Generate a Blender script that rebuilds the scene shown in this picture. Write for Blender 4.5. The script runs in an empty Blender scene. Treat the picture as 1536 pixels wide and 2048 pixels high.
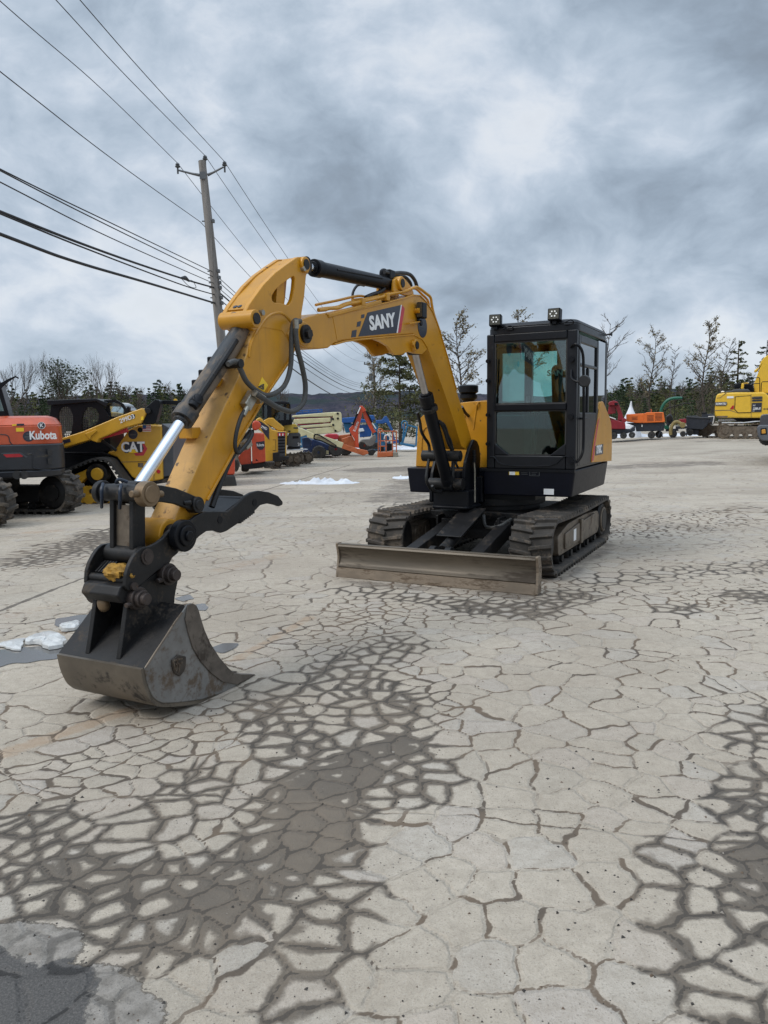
import bpy, bmesh, math, random
from mathutils import Vector, Matrix
import numpy as np

sc = bpy.context.scene
COL = sc.collection
R = math.radians
PI = math.pi

# ---------------------------------------------------------------- camera
CAM_H, PITCH_T, ROLL, FPX = 1.523, 0.12, -0.014, 1550.0       # eye height, tan(pitch), roll, focal length in pixels of a 2048 high picture
_th = math.atan(PITCH_T)
_F = Vector((0, math.cos(_th), -math.sin(_th)))
_U0 = Vector((0, math.sin(_th), math.cos(_th)))
_R0 = Vector((1, 0, 0))
_CR = _R0 * math.cos(ROLL) + _U0 * math.sin(ROLL)
_CU = -_R0 * math.sin(ROLL) + _U0 * math.cos(ROLL)
EYE = Vector((0, 0, CAM_H))
cam_data = bpy.data.cameras.new("camera")
cam = bpy.data.objects.new("camera", cam_data)
COL.objects.link(cam)
cam_data.sensor_fit = 'VERTICAL'
cam_data.sensor_height = 36.0
cam_data.lens = 36.0 * FPX / 2048.0
cam_data.clip_start = 0.05
cam_data.clip_end = 6000
cam.matrix_world = Matrix(((_CR.x, _CU.x, -_F.x, 0), (_CR.y, _CU.y, -_F.y, 0), (_CR.z, _CU.z, -_F.z, CAM_H), (0, 0, 0, 1)))
sc.camera = cam
sc.view_settings.view_transform = 'Standard'
sc.view_settings.look = 'None'
sc.view_settings.exposure = 0.0
sc.view_settings.gamma = 1.0
sc.view_settings.use_curve_mapping = False
sc.cycles.max_bounces = 6
sc.cycles.transparent_max_bounces = 12
sc.cycles.use_denoising = True

# ---------------------------------------------------------------- node helpers
class NT:
    def __init__(self, tree):
        self.t = tree; self.n = tree.nodes; self.l = tree.links
    def new(self, typ, **kw):
        nd = self.n.new(typ)
        for k, v in kw.items(): setattr(nd, k, v)
        return nd
    def set(self, sock, v):
        if isinstance(v, bpy.types.NodeSocket): self.l.new(v, sock)
        elif v is not None:
            if hasattr(sock, 'default_value'):
                dv = sock.default_value
                if hasattr(dv, '__len__') and not hasattr(v, '__len__'): v = [v] * len(dv)
                elif hasattr(dv, '__len__') and len(dv) == 4 and len(v) == 3: v = (*v, 1)
                sock.default_value = v
    def math(self, op, a, b=None, c=None, clamp=False):
        nd = self.new('ShaderNodeMath', operation=op, use_clamp=clamp)
        for i, v in enumerate((a, b, c)):
            if v is not None: self.set(nd.inputs[i], v)
        return nd.outputs[0]
    def vmath(self, op, a, b=None, scale=None):
        nd = self.new('ShaderNodeVectorMath', operation=op)
        self.set(nd.inputs[0], a)
        if b is not None: self.set(nd.inputs[1], b)
        if scale is not None: self.set(nd.inputs['Scale'], scale)
        return nd.outputs['Value'] if op in ('DOT_PRODUCT', 'LENGTH', 'DISTANCE') else nd.outputs[0]
    def mix(self, f, a, b, typ='MIX'):
        nd = self.new('ShaderNodeMix', data_type='RGBA', blend_type=typ)
        self.set(nd.inputs[0], f); self.set(nd.inputs[6], a); self.set(nd.inputs[7], b)
        return nd.outputs[2]
    def noise(self, vec, scale, detail=4, rough=.55, dist=0., dim='3D', out=0):
        nd = self.new('ShaderNodeTexNoise', noise_dimensions=dim)
        if vec is not None: self.set(nd.inputs['Vector'], vec)
        nd.inputs['Scale'].default_value = scale; nd.inputs['Detail'].default_value = detail
        nd.inputs['Roughness'].default_value = rough; nd.inputs['Distortion'].default_value = dist
        return nd.outputs[out]
    def ramp(self, v, lo, hi, a=0., b=1., smooth=True):
        nd = self.new('ShaderNodeMapRange', interpolation_type='SMOOTHSTEP' if smooth else 'LINEAR')
        self.set(nd.inputs[0], v); self.set(nd.inputs[1], lo); self.set(nd.inputs[2], hi); self.set(nd.inputs[3], a); self.set(nd.inputs[4], b)
        return nd.outputs[0]
    def bump(self, h, strength=.5, dist=.01, normal=None):
        nd = self.new('ShaderNodeBump')
        self.set(nd.inputs['Height'], h); nd.inputs['Strength'].default_value = strength; nd.inputs['Distance'].default_value = dist
        if normal is not None: self.l.new(normal, nd.inputs['Normal'])
        return nd.outputs[0]

# ---------------------------------------------------------------- sky: thin blue Nishita sky behind broken grey overcast, brighter overhead
SUN_EL, SUN_AZ = 48.0, -118.0          # degrees; azimuth from +Y (view direction) clockwise: the sun stands behind the photographer's left shoulder
world = bpy.data.worlds.new("World"); sc.world = world; world.use_nodes = True
w = NT(world.node_tree); w.n.clear()
wo = w.new('ShaderNodeOutputWorld')
sky = w.new('ShaderNodeTexSky', sky_type='NISHITA')
sky.sun_disc = False; sky.sun_elevation = R(SUN_EL); sky.sun_rotation = R(SUN_AZ); sky.air_density = 1.0; sky.dust_density = 1.0
skyc = w.mix(1.0, sky.outputs[0], (0.085, 0.085, 0.085), 'MULTIPLY')
tc = w.new('ShaderNodeTexCoord').outputs['Generated']
sx = w.new('ShaderNodeSeparateXYZ'); w.l.new(tc, sx.inputs[0])
zz = w.math('MAXIMUM', sx.outputs[2], 0.0)
cvec = w.vmath('MULTIPLY', tc, (1.0, 1.0, 1.55))
def sky_blob(dx, dy, dz, size, amp):                 # a soft patch of cloud in one compass direction
    v = Vector((dx, dy, dz)).normalized()
    d = w.vmath('DOT_PRODUCT', tc, tuple(v))
    return w.ramp(d, math.cos(size), 1.0, 0.0, amp)
warp = w.noise(cvec, 2.4, 4, .55, out=1)
wv = w.vmath('ADD', cvec, w.vmath('SCALE', w.vmath('SUBTRACT', warp, (.5, .5, .5)), scale=0.20))
n1 = w.noise(wv, 2.3, 8, .50)
n2 = w.noise(w.vmath('ADD', wv, (7.3, 2.1, 0)), 6.2, 10, .58)
n3 = w.noise(w.vmath('ADD', wv, (3.3, 9.1, 4)), 1.3, 3, .5)
lump = w.math('ABSOLUTE', w.math('SUBTRACT', w.noise(w.vmath('ADD', wv, (1.7, 4.4, 8)), 3.6, 6, .50), 0.5))
dens = w.math('ADD', w.math('MULTIPLY', n1, 0.42), w.math('MULTIPLY', n2, 0.50))
dens = w.math('ADD', dens, w.math('MULTIPLY', n3, 0.24))
dens = w.math('ADD', dens, w.math('MULTIPLY', w.math('SUBTRACT', 0.09, lump), 0.42))
dens = w.math('ADD', w.math('MULTIPLY', w.math('SUBTRACT', dens, 0.565), 1.22), 0.505)
for bx, by, bs, ba in ((990, 215, .10, .11), (1490, 40, .13, .14), (1130, 400, .11, .09), (430, 140, .30, .045), (110, 640, .20, .05), (1350, 540, .09, .08), (1300, 630, .17, .05), (350, 710, .13, .06), (60, 240, .16, .05),
                       (1240, 170, .18, -.095), (1440, 270, .17, -.10), (600, 480, .24, -.02), (1050, 500, .20, -.04), (420, 20, .12, -.05), (790, 350, .15, -.04), (20, 20, .16, -.05), (150, 500, .16, -.05)):
    _d = _F + _CR * ((bx - 768) / FPX) - _CU * ((by - 1024) / FPX)
    dens = w.math('ADD', dens, sky_blob(_d.x, _d.y, _d.z, bs * 1.5, ba))
cl = w.new('ShaderNodeValToRGB'); w.l.new(dens, cl.inputs[0])
cr = cl.color_ramp; cr.interpolation = 'B_SPLINE'
cr.elements[0].position = 0.34; cr.elements[0].color = (0.250, 0.300, 0.365, 1)
cr.elements[1].position = 0.70; cr.elements[1].color = (0.86, 0.90, 0.95, 1)
for p, c in ((0.42, (0.300, 0.372, 0.462)), (0.485, (0.385, 0.470, 0.575)), (0.545, (0.470, 0.562, 0.672)), (0.62, (0.60, 0.68, 0.79))):
    e = cr.elements.new(p); e.color = (*c, 1)
lowwhite = w.ramp(zz, 0.0, 0.15, 0.26, 0.0)
cloudc = w.mix(lowwhite, cl.outputs[0], (0.72, 0.80, 0.88))
cover = w.ramp(dens, 0.60, 0.78, 0.97, 0.80)
base = w.mix(cover, skyc, cloudc)
over = w.ramp(zz, 0.48, 0.90, 1.0, 2.75)              # overcast sky: the zenith is brighter than the horizon
fin = w.vmath('SCALE', base, scale=over)
bg = w.new('ShaderNodeBackground'); w.l.new(fin, bg.inputs[0]); bg.inputs[1].default_value = 1.0
w.l.new(bg.outputs[0], wo.inputs[0])
world.cycles.sampling_method = 'MANUAL'; world.cycles.sample_map_resolution = 512

# ---------------------------------------------------------------- sun through the cloud
sd = bpy.data.lights.new("sun", 'SUN'); sd.energy = 1.5; sd.angle = R(24); sd.color = (1.0, 0.95, 0.88)
sun = bpy.data.objects.new("sun", sd); COL.objects.link(sun)
_a = R(SUN_AZ); _e = R(SUN_EL)
_sdir = Vector((math.sin(_a) * math.cos(_e), math.cos(_a) * math.cos(_e), math.sin(_e)))
sun.rotation_euler = (-_sdir).to_track_quat('-Z', 'Y').to_euler()
sun.location = _sdir * 50

# ---------------------------------------------------------------- geometry helpers
def pixel_ray(x, y): return _F + _CR * ((x - 768) / FPX) - _CU * ((y - 1024) / FPX)
def on_ground(x, y, z=0.0):
    d = pixel_ray(x, y); return EYE + d * ((z - CAM_H) / d.z)
def at(x, y, Y):                                       # point of the line of sight at distance Y
    d = pixel_ray(x, y); return EYE + d * (Y / d.y)
def on_plane(x, y, p0, n):
    d = pixel_ray(x, y); return EYE + d * ((Vector(p0) - EYE).dot(n) / d.dot(n))

class Frame:
    """A thing's own upright frame: origin on the ground, x to its side, y backwards, z up."""
    def __init__(s, ox, oy, ang, oz=0.0):
        s.o = Vector((ox, oy, oz)); s.a = ang
        s.M = Matrix.Translation(s.o) @ Matrix.Rotation(ang, 4, 'Z'); s.I = s.M.inverted()
        s.X = Vector((math.cos(ang), math.sin(ang), 0)); s.Y = Vector((-math.sin(ang), math.cos(ang), 0))
    def sx(s, px, py, x):                              # on the plane x = const: (y, z)
        p = s.I @ on_plane(px, py, s.o + s.X * x, s.X); return (p.y, p.z)
    def sy(s, px, py, y):                              # on the plane y = const: (x, z)
        p = s.I @ on_plane(px, py, s.o + s.Y * y, s.Y); return (p.x, p.z)
    def lx(s, px, py, x): q = s.sx(px, py, x); return Vector((x, q[0], q[1]))
    def ly(s, px, py, y): q = s.sy(px, py, y); return Vector((q[0], y, q[1]))

class MB:
    def __init__(s): s.v = []; s.f = []; s.m = []; s.cur = 0
    def add(s, vs, fs):
        b = len(s.v); s.v += [tuple(p) for p in vs]
        for f in fs: s.f.append(tuple(b + i for i in f)); s.m.append(s.cur)
        return s
    def box(s, x0, x1, y0, y1, z0, z1, M=None):
        vs = [Vector((x, y, z)) for z in (z0, z1) for x, y in ((x0, y0), (x1, y0), (x1, y1), (x0, y1))]
        if M is not None: vs = [M @ p for p in vs]
        return s.add(vs, [(3, 2, 1, 0), (4, 5, 6, 7), (0, 1, 5, 4), (1, 2, 6, 5), (2, 3, 7, 6), (3, 0, 4, 7)])
    def beam(s, a, b, w, h, up=(0, 0, 1)):             # rectangular bar from a to b
        a = Vector(a); b = Vector(b); d = (b - a).normalized(); u = Vector(up)
        if abs(d.dot(u)) > .99: u = Vector((0, 1, 0))
        x = d.cross(u).normalized(); y = x.cross(d).normalized()
        vs = [p + x * i * w / 2 + y * j * h / 2 for p in (a, b) for i, j in ((-1, -1), (1, -1), (1, 1), (-1, 1))]
        return s.add(vs, [(0, 1, 2, 3), (7, 6, 5, 4), (0, 4, 5, 1), (1, 5, 6, 2), (2, 6, 7, 3), (3, 7, 4, 0)])
    def cone(s, a, b, r0, r1, n=20, caps=True):
        a = Vector(a); b = Vector(b); d = (b - a).normalized()
        u = d.orthogonal().normalized(); v = d.cross(u)
        vs = []
        for p, r in ((a, r0), (b, r1)):
            for i in range(n):
                t = 2 * PI * i / n; vs.append(p + u * math.cos(t) * r + v * math.sin(t) * r)
        fs = [(i, (i + 1) % n, n + (i + 1) % n, n + i) for i in range(n)]
        if caps: fs += [tuple(range(n - 1, -1, -1)), tuple(range(n, 2 * n))]
        return s.add(vs, fs)
    def cyl(s, a, b, r, n=20): return s.cone(a, b, r, r, n)
    def tube(s, pts, r, n=10, caps=True, smooth=0):
        pts = [Vector(p) for p in pts]
        if smooth: pts = catmull(pts, smooth)
        rs = r if hasattr(r, '__len__') else [r] * len(pts)
        if len(rs) != len(pts): rs = list(np.interp(np.linspace(0, 1, len(pts)), np.linspace(0, 1, len(rs)), rs))
        vs = []; u = None
        for i, p in enumerate(pts):
            d = (pts[min(i + 1, len(pts) - 1)] - pts[max(i - 1, 0)]).normalized()
            if u is None: u = d.orthogonal().normalized()
            u = (u - d * u.dot(d)); u = u.normalized() if u.length > 1e-6 else d.orthogonal().normalized()
            v = d.cross(u)
            for k in range(n):
                t = 2 * PI * k / n; vs.append(p + (u * math.cos(t) + v * math.sin(t)) * rs[i])
        fs = []
        for i in range(len(pts) - 1):
            for k in range(n): fs.append((i * n + k, i * n + (k + 1) % n, (i + 1) * n + (k + 1) % n, (i + 1) * n + k))
        if caps: fs += [tuple(range(n - 1, -1, -1)), tuple((len(pts) - 1) * n + k for k in range(n))]
        return s.add(vs, fs)
    def prism(s, a, b):                                # two matching rings of 3-D points
        n = len(a); vs = list(a) + list(b)
        fs = [(i, (i + 1) % n, n + (i + 1) % n, n + i) for i in range(n)] + [tuple(range(n - 1, -1, -1)), tuple(range(n, 2 * n))]
        return s.add(vs, fs)
    def px(s, yz, x0, x1): return s.prism([(x0, y, z) for y, z in yz], [(x1, y, z) for y, z in yz])
    def py(s, xz, y0, y1): return s.prism([(x, y0, z) for x, z in xz], [(x, y1, z) for x, z in xz])
    def pz(s, xy, z0, z1): return s.prism([(x, y, z0) for x, y in xy], [(x, y, z1) for x, y in xy])
    def strip(s, path, x0, x1, t, closed=False):       # a plate following (y, z) points, t thick, from x0 to x1
        n = len(path); out = []
        for i in range(n):
            a = path[(i - 1) % n] if closed or i else path[i]; b = path[(i + 1) % n] if closed or i < n - 1 else path[i]
            dy, dz = b[0] - a[0], b[1] - a[1]; L = math.hypot(dy, dz) or 1
            out.append((path[i][0] - dz / L * t, path[i][1] + dy / L * t))
        vs = []
        for i in range(n):
            vs += [(x0, *path[i]), (x1, *path[i]), (x1, *out[i]), (x0, *out[i])]
        fs = []
        for i in range(n if closed else n - 1):
            j = (i + 1) % n
            for k in range(4): fs.append((i * 4 + k, i * 4 + (k + 1) % 4, j * 4 + (k + 1) % 4, j * 4 + k))
        if not closed: fs += [(3, 2, 1, 0), tuple((n - 1) * 4 + k for k in range(4))]
        return s.add(vs, fs)
    def lathe(s, prof, M=None, n=24):                  # (r, z) profile about z
        vs = []; M = M or Matrix()
        for r, z in prof:
            for k in range(n):
                t = 2 * PI * k / n; vs.append(M @ Vector((r * math.cos(t), r * math.sin(t), z)))
        fs = []
        for i in range(len(prof) - 1):
            for k in range(n): fs.append((i * n + k, i * n + (k + 1) % n, (i + 1) * n + (k + 1) % n, (i + 1) * n + k))
        fs += [tuple(range(n - 1, -1, -1)), tuple((len(prof) - 1) * n + k for k in range(n))]
        return s.add(vs, fs)
    def build(s, name, mats, parent=None, bevel=0, seg=2, sharp=38, fix=True):
        me = bpy.data.meshes.new(name); me.from_pydata(s.v, [], s.f)
        for m in (mats if isinstance(mats, (list, tuple)) else [mats]): me.materials.append(m)
        if any(s.m): me.polygons.foreach_set('material_index', s.m)
        if fix:
            bm = bmesh.new(); bm.from_mesh(me); bmesh.ops.recalc_face_normals(bm, faces=bm.faces); bm.to_mesh(me); bm.free()
        me.polygons.foreach_set('use_smooth', [True] * len(me.polygons))
        me.set_sharp_from_angle(angle=R(sharp))
        me.update()
        o = bpy.data.objects.new(name, me); COL.objects.link(o)
        if parent is not None: o.parent = parent
        if bevel:
            b = o.modifiers.new('edge', 'BEVEL'); b.width = bevel; b.segments = seg; b.limit_method = 'ANGLE'; b.angle_limit = R(40); b.harden_normals = True
        return o

def catmull(p, k):
    out = []
    for i in range(len(p) - 1):
        a, b, c, d = p[max(i - 1, 0)], p[i], p[i + 1], p[min(i + 2, len(p) - 1)]
        for j in range(k):
            t = j / k
            out.append(0.5 * ((2 * b) + (c - a) * t + (2 * a - 5 * b + 4 * c - d) * t * t + (3 * b - a - 3 * c + d) * t ** 3))
    out.append(p[-1]); return out
def smooth2(pts, k=4, closed=False):
    q = [Vector((a, b, 0)) for a, b in pts]
    if closed: q = [q[-1]] + q + [q[0], q[1]]
    o = catmull(q, k)
    if closed: o = o[k:-k - 0][:len(pts) * k]
    return [(v.x, v.y) for v in o]
def fillet(pts, r, n=5):                               # round the corners of a 2-D polygon
    out = []; m = len(pts)
    for i in range(m):
        a, b, c = Vector(pts[i - 1]), Vector(pts[i]), Vector(pts[(i + 1) % m])
        ri = r[i] if hasattr(r, '__len__') else r
        u, v = (a - b), (c - b); k = min(ri, u.length * .48, v.length * .48)
        if k < 1e-4: out.append(tuple(b)); continue
        p, q = b + u.normalized() * k, b + v.normalized() * k
        for j in range(n + 1):
            t = j / n; out.append(tuple((1 - t) ** 2 * p + 2 * t * (1 - t) * b + t * t * q))
    return out
def tag(o, label=None, cat=None, group=None, kind=None):
    if label: o['label'] = label
    if cat: o['category'] = cat
    if group: o['group'] = group
    if kind: o['kind'] = kind
    return o
def thing(name, label, cat, fr=None, group=None):
    o = bpy.data.objects.new(name, None); COL.objects.link(o); o.empty_display_size = .3
    if fr is not None: o.matrix_world = fr.M
    return tag(o, label, cat, group)
def text_mesh(name, s, M, size, mat, parent, xs=1.0, bold=0.0, align='CENTER', depth=.0015, shear=0.0, space=1.0):
    """Lettering: M maps text x, y, z onto the surface."""
    cu = bpy.data.curves.new(name, 'FONT'); cu.body = s; cu.size = size; cu.align_x = align; cu.align_y = 'CENTER'
    cu.offset = bold; cu.extrude = depth; cu.shear = shear; cu.space_character = space; cu.resolution_u = 3
    to = bpy.data.objects.new(name + '_c', cu); COL.objects.link(to)
    dg = bpy.context.evaluated_depsgraph_get(); dg.update()
    me = bpy.data.meshes.new_from_object(to.evaluated_get(dg)); bpy.data.objects.remove(to); bpy.data.curves.remove(cu)
    me.transform(M @ Matrix.Diagonal((xs, 1, 1, 1))); me.materials.clear(); me.materials.append(mat); me.name = name
    o = bpy.data.objects.new(name, me); COL.objects.link(o); o.parent = parent
    return o
def face_M(p, xdir, ydir):
    x = Vector(xdir).normalized(); y = Vector(ydir); y = (y - x * y.dot(x)).normalized(); z = x.cross(y)
    return Matrix(((x.x, y.x, z.x, p[0]), (x.y, y.y, z.y, p[1]), (x.z, y.z, z.z, p[2]), (0, 0, 0, 1)))

# ---------------------------------------------------------------- materials
def pmat(name, col, rough=.5, metal=0., var=.12, scale=6., dirt=None, bump=0., bscale=60., coat=0., spec=.5, dscale=5., damt=.5, stretch=None, chips=0.):
    """Painted / worn surface: base colour with slow variation, dirt of its own colour in irregular patches, fine bump."""
    m = bpy.data.materials.new(name); m.use_nodes = True
    t = NT(m.node_tree); b = t.n['Principled BSDF']
    oc = t.new('ShaderNodeTexCoord').outputs['Object']
    if stretch:
        mp = t.new('ShaderNodeMapping'); t.l.new(oc, mp.inputs[0]); mp.inputs['Scale'].default_value = stretch; oc = mp.outputs[0]
    n = t.noise(oc, scale, 5, .6)
    c = t.mix(t.ramp(n, .3, .7), tuple(x * (1 - var) for x in col), tuple(min(1, x * (1 + var)) for x in col))
    r = t.math('ADD', rough - .08, t.math('MULTIPLY', t.noise(oc, scale * 4, 4, .6), .16))
    if dirt:
        dn = t.noise(oc, dscale, 7, .66, .4)
        d2 = t.noise(oc, dscale * 9, 4, .6)
        dm = t.math('ADD', dn, t.math('MULTIPLY', t.math('SUBTRACT', d2, .5), .35))
        dm = t.ramp(dm, .70 - .38 * damt, .86 - .38 * damt)
        c = t.mix(t.math('MULTIPLY', dm, .85), c, dirt)
        r = t.math('ADD', r, t.math('MULTIPLY', dm, .3), clamp=True)
    t.set(b.inputs['Base Color'], c); t.set(b.inputs['Roughness'], r); b.inputs['Metallic'].default_value = metal
    b.inputs['Specular IOR Level'].default_value = spec; b.inputs['Coat Weight'].default_value = coat
    if chips:                                          # chipped spots and run-down streaks
        vc = t.new('ShaderNodeTexVoronoi', feature='F1'); t.l.new(t.vmath('ADD', oc, t.vmath('SCALE', t.noise(oc, 30, 2, .6, out=1), scale=.05)), vc.inputs['Vector']); vc.inputs['Scale'].default_value = 15
        vs_ = t.new('ShaderNodeSeparateColor'); t.l.new(vc.outputs['Color'], vs_.inputs[0])
        ch = t.math('MULTIPLY', t.ramp(vc.outputs['Distance'], .10, .26, 1., 0.), t.ramp(vs_.outputs[0], 1 - chips, 1.02 - chips * .9))
        c = t.mix(t.math('MULTIPLY', ch, .9), c, (0.060, 0.034, 0.020))
        stv = t.vmath('MULTIPLY', oc, (16, 16, 1.6)); c = t.mix(t.math('MULTIPLY', t.ramp(t.noise(stv, 1.0, 5, .6), .56, .80), .45), c, dirt); t.set(b.inputs['Base Color'], c)
    if bump: t.l.new(t.bump(t.noise(oc, bscale, 5, .65), bump, .004), b.inputs['Normal'])
    return m
def glass_mat(name, tint, refl=.5, rough=.02):
    m = bpy.data.materials.new(name); m.use_nodes = True
    t = NT(m.node_tree); t.n.clear(); o = t.new('ShaderNodeOutputMaterial')
    tr = t.new('ShaderNodeBsdfTransparent'); tr.inputs[0].default_value = (*tint, 1)
    gl = t.new('ShaderNodeBsdfGlossy'); gl.inputs['Roughness'].default_value = rough
    fr = t.new('ShaderNodeFresnel'); fr.inputs[0].default_value = 1.45
    mx = t.new('ShaderNodeMixShader'); t.l.new(t.math('MULTIPLY', fr.outputs[0], refl * 2, clamp=True), mx.inputs[0])
    t.l.new(tr.outputs[0], mx.inputs[1]); t.l.new(gl.outputs[0], mx.inputs[2]); t.l.new(mx.outputs[0], o.inputs[0])
    return m
def led_mat(name, col, st):
    m = bpy.data.materials.new(name); m.use_nodes = True; b = m.node_tree.nodes['Principled BSDF']
    b.inputs['Base Color'].default_value = (*col, 1); b.inputs['Roughness'].default_value = .2
    return m
MUD = (0.13, 0.085, 0.05)
M = {}
M['yellow'] = pmat('yellow paint', (0.53, 0.243, 0.008), .38, var=.10, scale=3, dirt=(0.26, 0.125, 0.03), dscale=6, damt=.24, coat=.08, chips=.14)
M['yellow_mud'] = pmat('muddy yellow paint', (0.51, 0.236, 0.010), .44, var=.12, scale=4, dirt=(0.17, 0.085, 0.03), dscale=9, damt=.18, chips=.22, bump=.12, bscale=40)
M['yellow_dust'] = pmat('dust washed yellow paint', (0.50, 0.275, 0.075), .58, var=.16, scale=5, dirt=(0.130, 0.070, 0.040), dscale=9, damt=.36, chips=.42, bump=.3, bscale=40)
M['pin_rust'] = pmat('rusty pin steel', (0.045, 0.034, 0.030), .5, metal=.3, var=.3, scale=18, dirt=(0.10, 0.06, 0.04), dscale=14, damt=.35, bump=.3)
M['black'] = pmat('black paint', (0.0055, 0.0062, 0.0085), .40, var=.2, scale=5, dirt=(0.022, 0.020, 0.018), dscale=4, damt=.16, spec=.20)
M['skirt'] = pmat('dark body paint', (0.0045, 0.0052, 0.0105), .42, var=.15, scale=5, dirt=(0.022, 0.021, 0.021), dscale=6, damt=.12, spec=.16)
M['cabframe'] = pmat('cab frame paint', (0.0060, 0.0070, 0.0100), .36, var=.15, scale=6, dirt=(0.024, 0.024, 0.025), dscale=6, damt=.10, spec=.32)
M['steel_dark'] = pmat('dirty dark steel', (0.0095, 0.0090, 0.0092), .50, metal=.0, var=.3, scale=9, dirt=(0.070, 0.053, 0.038), dscale=6, damt=.40, bump=.3, bscale=45, spec=.35)
M['steel_grey'] = pmat('worn grey steel', (0.190, 0.184, 0.174), .46, metal=.25, var=.2, scale=4, dirt=(0.105, 0.068, 0.038), dscale=3.8, damt=.48, bump=.2, bscale=30)
M['steel_rub'] = pmat('rubbed steel', (0.145, 0.115, 0.085), .5, metal=.3, var=.3, scale=10, dirt=(0.07, 0.045, 0.028), dscale=6, damt=.5, bump=.3)
M['blade'] = pmat('scoured blade steel', (0.128, 0.104, 0.076), .50, metal=.3, var=.25, scale=3, dirt=(0.055, 0.040, 0.028), dscale=2.8, damt=.55, bump=.25, bscale=35, stretch=(.35, 1, 2.2))
M['blade_edge'] = pmat('scraped cutting edge', (0.225, 0.175, 0.125), .55, metal=.25, var=.2, scale=7, dirt=(0.105, 0.072, 0.046), dscale=7, damt=.52, bump=.3, stretch=(.5, 1, 2))
M['chrome'] = pmat('chrome rod', (0.72, 0.76, 0.82), .12, metal=1., var=.05)
M['chrome_dull'] = pmat('dull chrome rod', (0.42, 0.40, 0.39), .32, metal=.9, var=.15)
M['bronze'] = pmat('bronze pin', (0.21, 0.145, 0.085), .45, metal=.5, var=.2, dirt=(0.06, 0.05, 0.04), dscale=20, damt=.35)
M['rubber'] = pmat('rubber', (0.028, 0.027, 0.026), .75, var=.2, scale=9, dirt=(0.10, 0.083, 0.066), dscale=7, damt=.42, bump=.3)
M['track'] = pmat('dusty rubber track', (0.050, 0.043, 0.036), .82, var=.25, scale=9, dirt=(0.165, 0.132, 0.100), dscale=5, damt=.58, bump=.5, bscale=50)
M['track_pale'] = pmat('mud caked track', (0.085, 0.070, 0.055), .85, var=.3, scale=9, dirt=(0.20, 0.16, 0.12), dscale=6, damt=.5, bump=.5, bscale=50)
M['hose'] = pmat('hydraulic hose', (0.055, 0.055, 0.052), .62, var=.2, scale=14, dirt=(0.11, 0.095, 0.08), dscale=11, damt=.35)
M['hose_black'] = pmat('black hose', (0.014, 0.014, 0.015), .5, var=.2, scale=14)
M['zinc'] = pmat('zinc fitting', (0.34, 0.32, 0.27), .38, metal=.8, var=.2, scale=30)
M['glass'] = glass_mat('tinted cab glass', (0.70, 0.89, 0.865), 1.7)
M['glass_low'] = glass_mat('dark tinted glass', (0.50, 0.74, 0.70), 1.1)
M['glass_dark'] = glass_mat('dark glass', (0.30, 0.36, 0.37), 1.1)
M['white'] = pmat('white lettering', (0.78, 0.78, 0.77), .45, var=.04)
M['decal'] = pmat('dark decal', (0.022, 0.025, 0.040), .35, var=.05)
M['red_decal'] = pmat('red decal', (0.48, 0.035, 0.05), .4, var=.08)
M['warn'] = pmat('yellow warning sticker', (0.85, 0.55, 0.02), .4, var=.05)
M['seat'] = pmat('seat fabric', (0.018, 0.020, 0.022), .8, var=.2, bump=.2)
M['seat_grey'] = pmat('grey plastic', (0.07, 0.075, 0.078), .6, var=.1)
M['lens'] = led_mat('lamp lens', (.9, .9, .86), 0)
M['lampbody'] = pmat('lamp reflector', (0.085, 0.080, 0.062), .35, metal=.5, var=.2, scale=40)
M['mirror'] = pmat('mirror back', (0.012, 0.012, 0.013), .4)
M['cloth'] = pmat('dirty yellow rag', (0.30, 0.16, 0.02), .8, var=.35, scale=25, bump=.6)
M['shell'] = pmat('brown scoured shell', (0.135, 0.112, 0.085), .46, metal=.25, var=.25, scale=4, dirt=(0.016, 0.014, 0.013), dscale=3.5, damt=.38, bump=.25, bscale=30)
M['blue'] = pmat('blue fitting', (0.008, 0.018, 0.038), .45, var=.3, scale=40)
# ================================================================ THE LOT
def sstep(a, b, v): t = np.clip((v - a) / (b - a), 0, 1); return t * t * (3 - 2 * t)
def gz(x, y): return 0.38 * float(sstep(5, 15, np.float64(x)) * sstep(18, 34, np.float64(y)))
def gz_np(x, y): return 0.38 * sstep(5, 15, x) * sstep(18, 34, y)
def seg_mask(X, Y, segs):
    """Greatest of soft capsules (x0, y0, x1, y1, radius, amount) in metres on the lot."""
    out = np.zeros_like(X)
    for x0, y0, x1, y1, r, a in segs:
        dx, dy = x1 - x0, y1 - y0; L = dx * dx + dy * dy + 1e-9
        t = np.clip(((X - x0) * dx + (Y - y0) * dy) / L, 0, 1)
        d = np.hypot(X - x0 - t * dx, Y - y0 - t * dy)
        out = np.maximum(out, a * (1 - sstep(0.25, 1.0, d / r)))
    return out
def gseg(p, q, r, a):
    A = on_ground(*p); B = on_ground(*q); return (A.x, A.y, B.x, B.y, r, a)
xs = np.concatenate([-np.geomspace(12.5, 900, 26)[::-1], np.arange(-12.2, -4.2, .10), np.arange(-4.2, -2.6, .026), np.arange(-2.6, 2.7, .014), np.arange(2.7, 5.2, .026), np.arange(5.2, 16, .10), np.geomspace(16.3, 900, 26)])
ys = np.concatenate([-np.geomspace(1, 60, 10)[::-1], np.arange(0, 1.4, .2), np.arange(1.42, 4.2, .0125), np.arange(4.2, 7, .018), np.arange(7, 9.6, .028), np.arange(9.6, 13, .05), np.arange(13.05, 27, .12), np.geomspace(27.4, 1600, 40)])
GX, GY = np.meshgrid(xs, ys)
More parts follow.
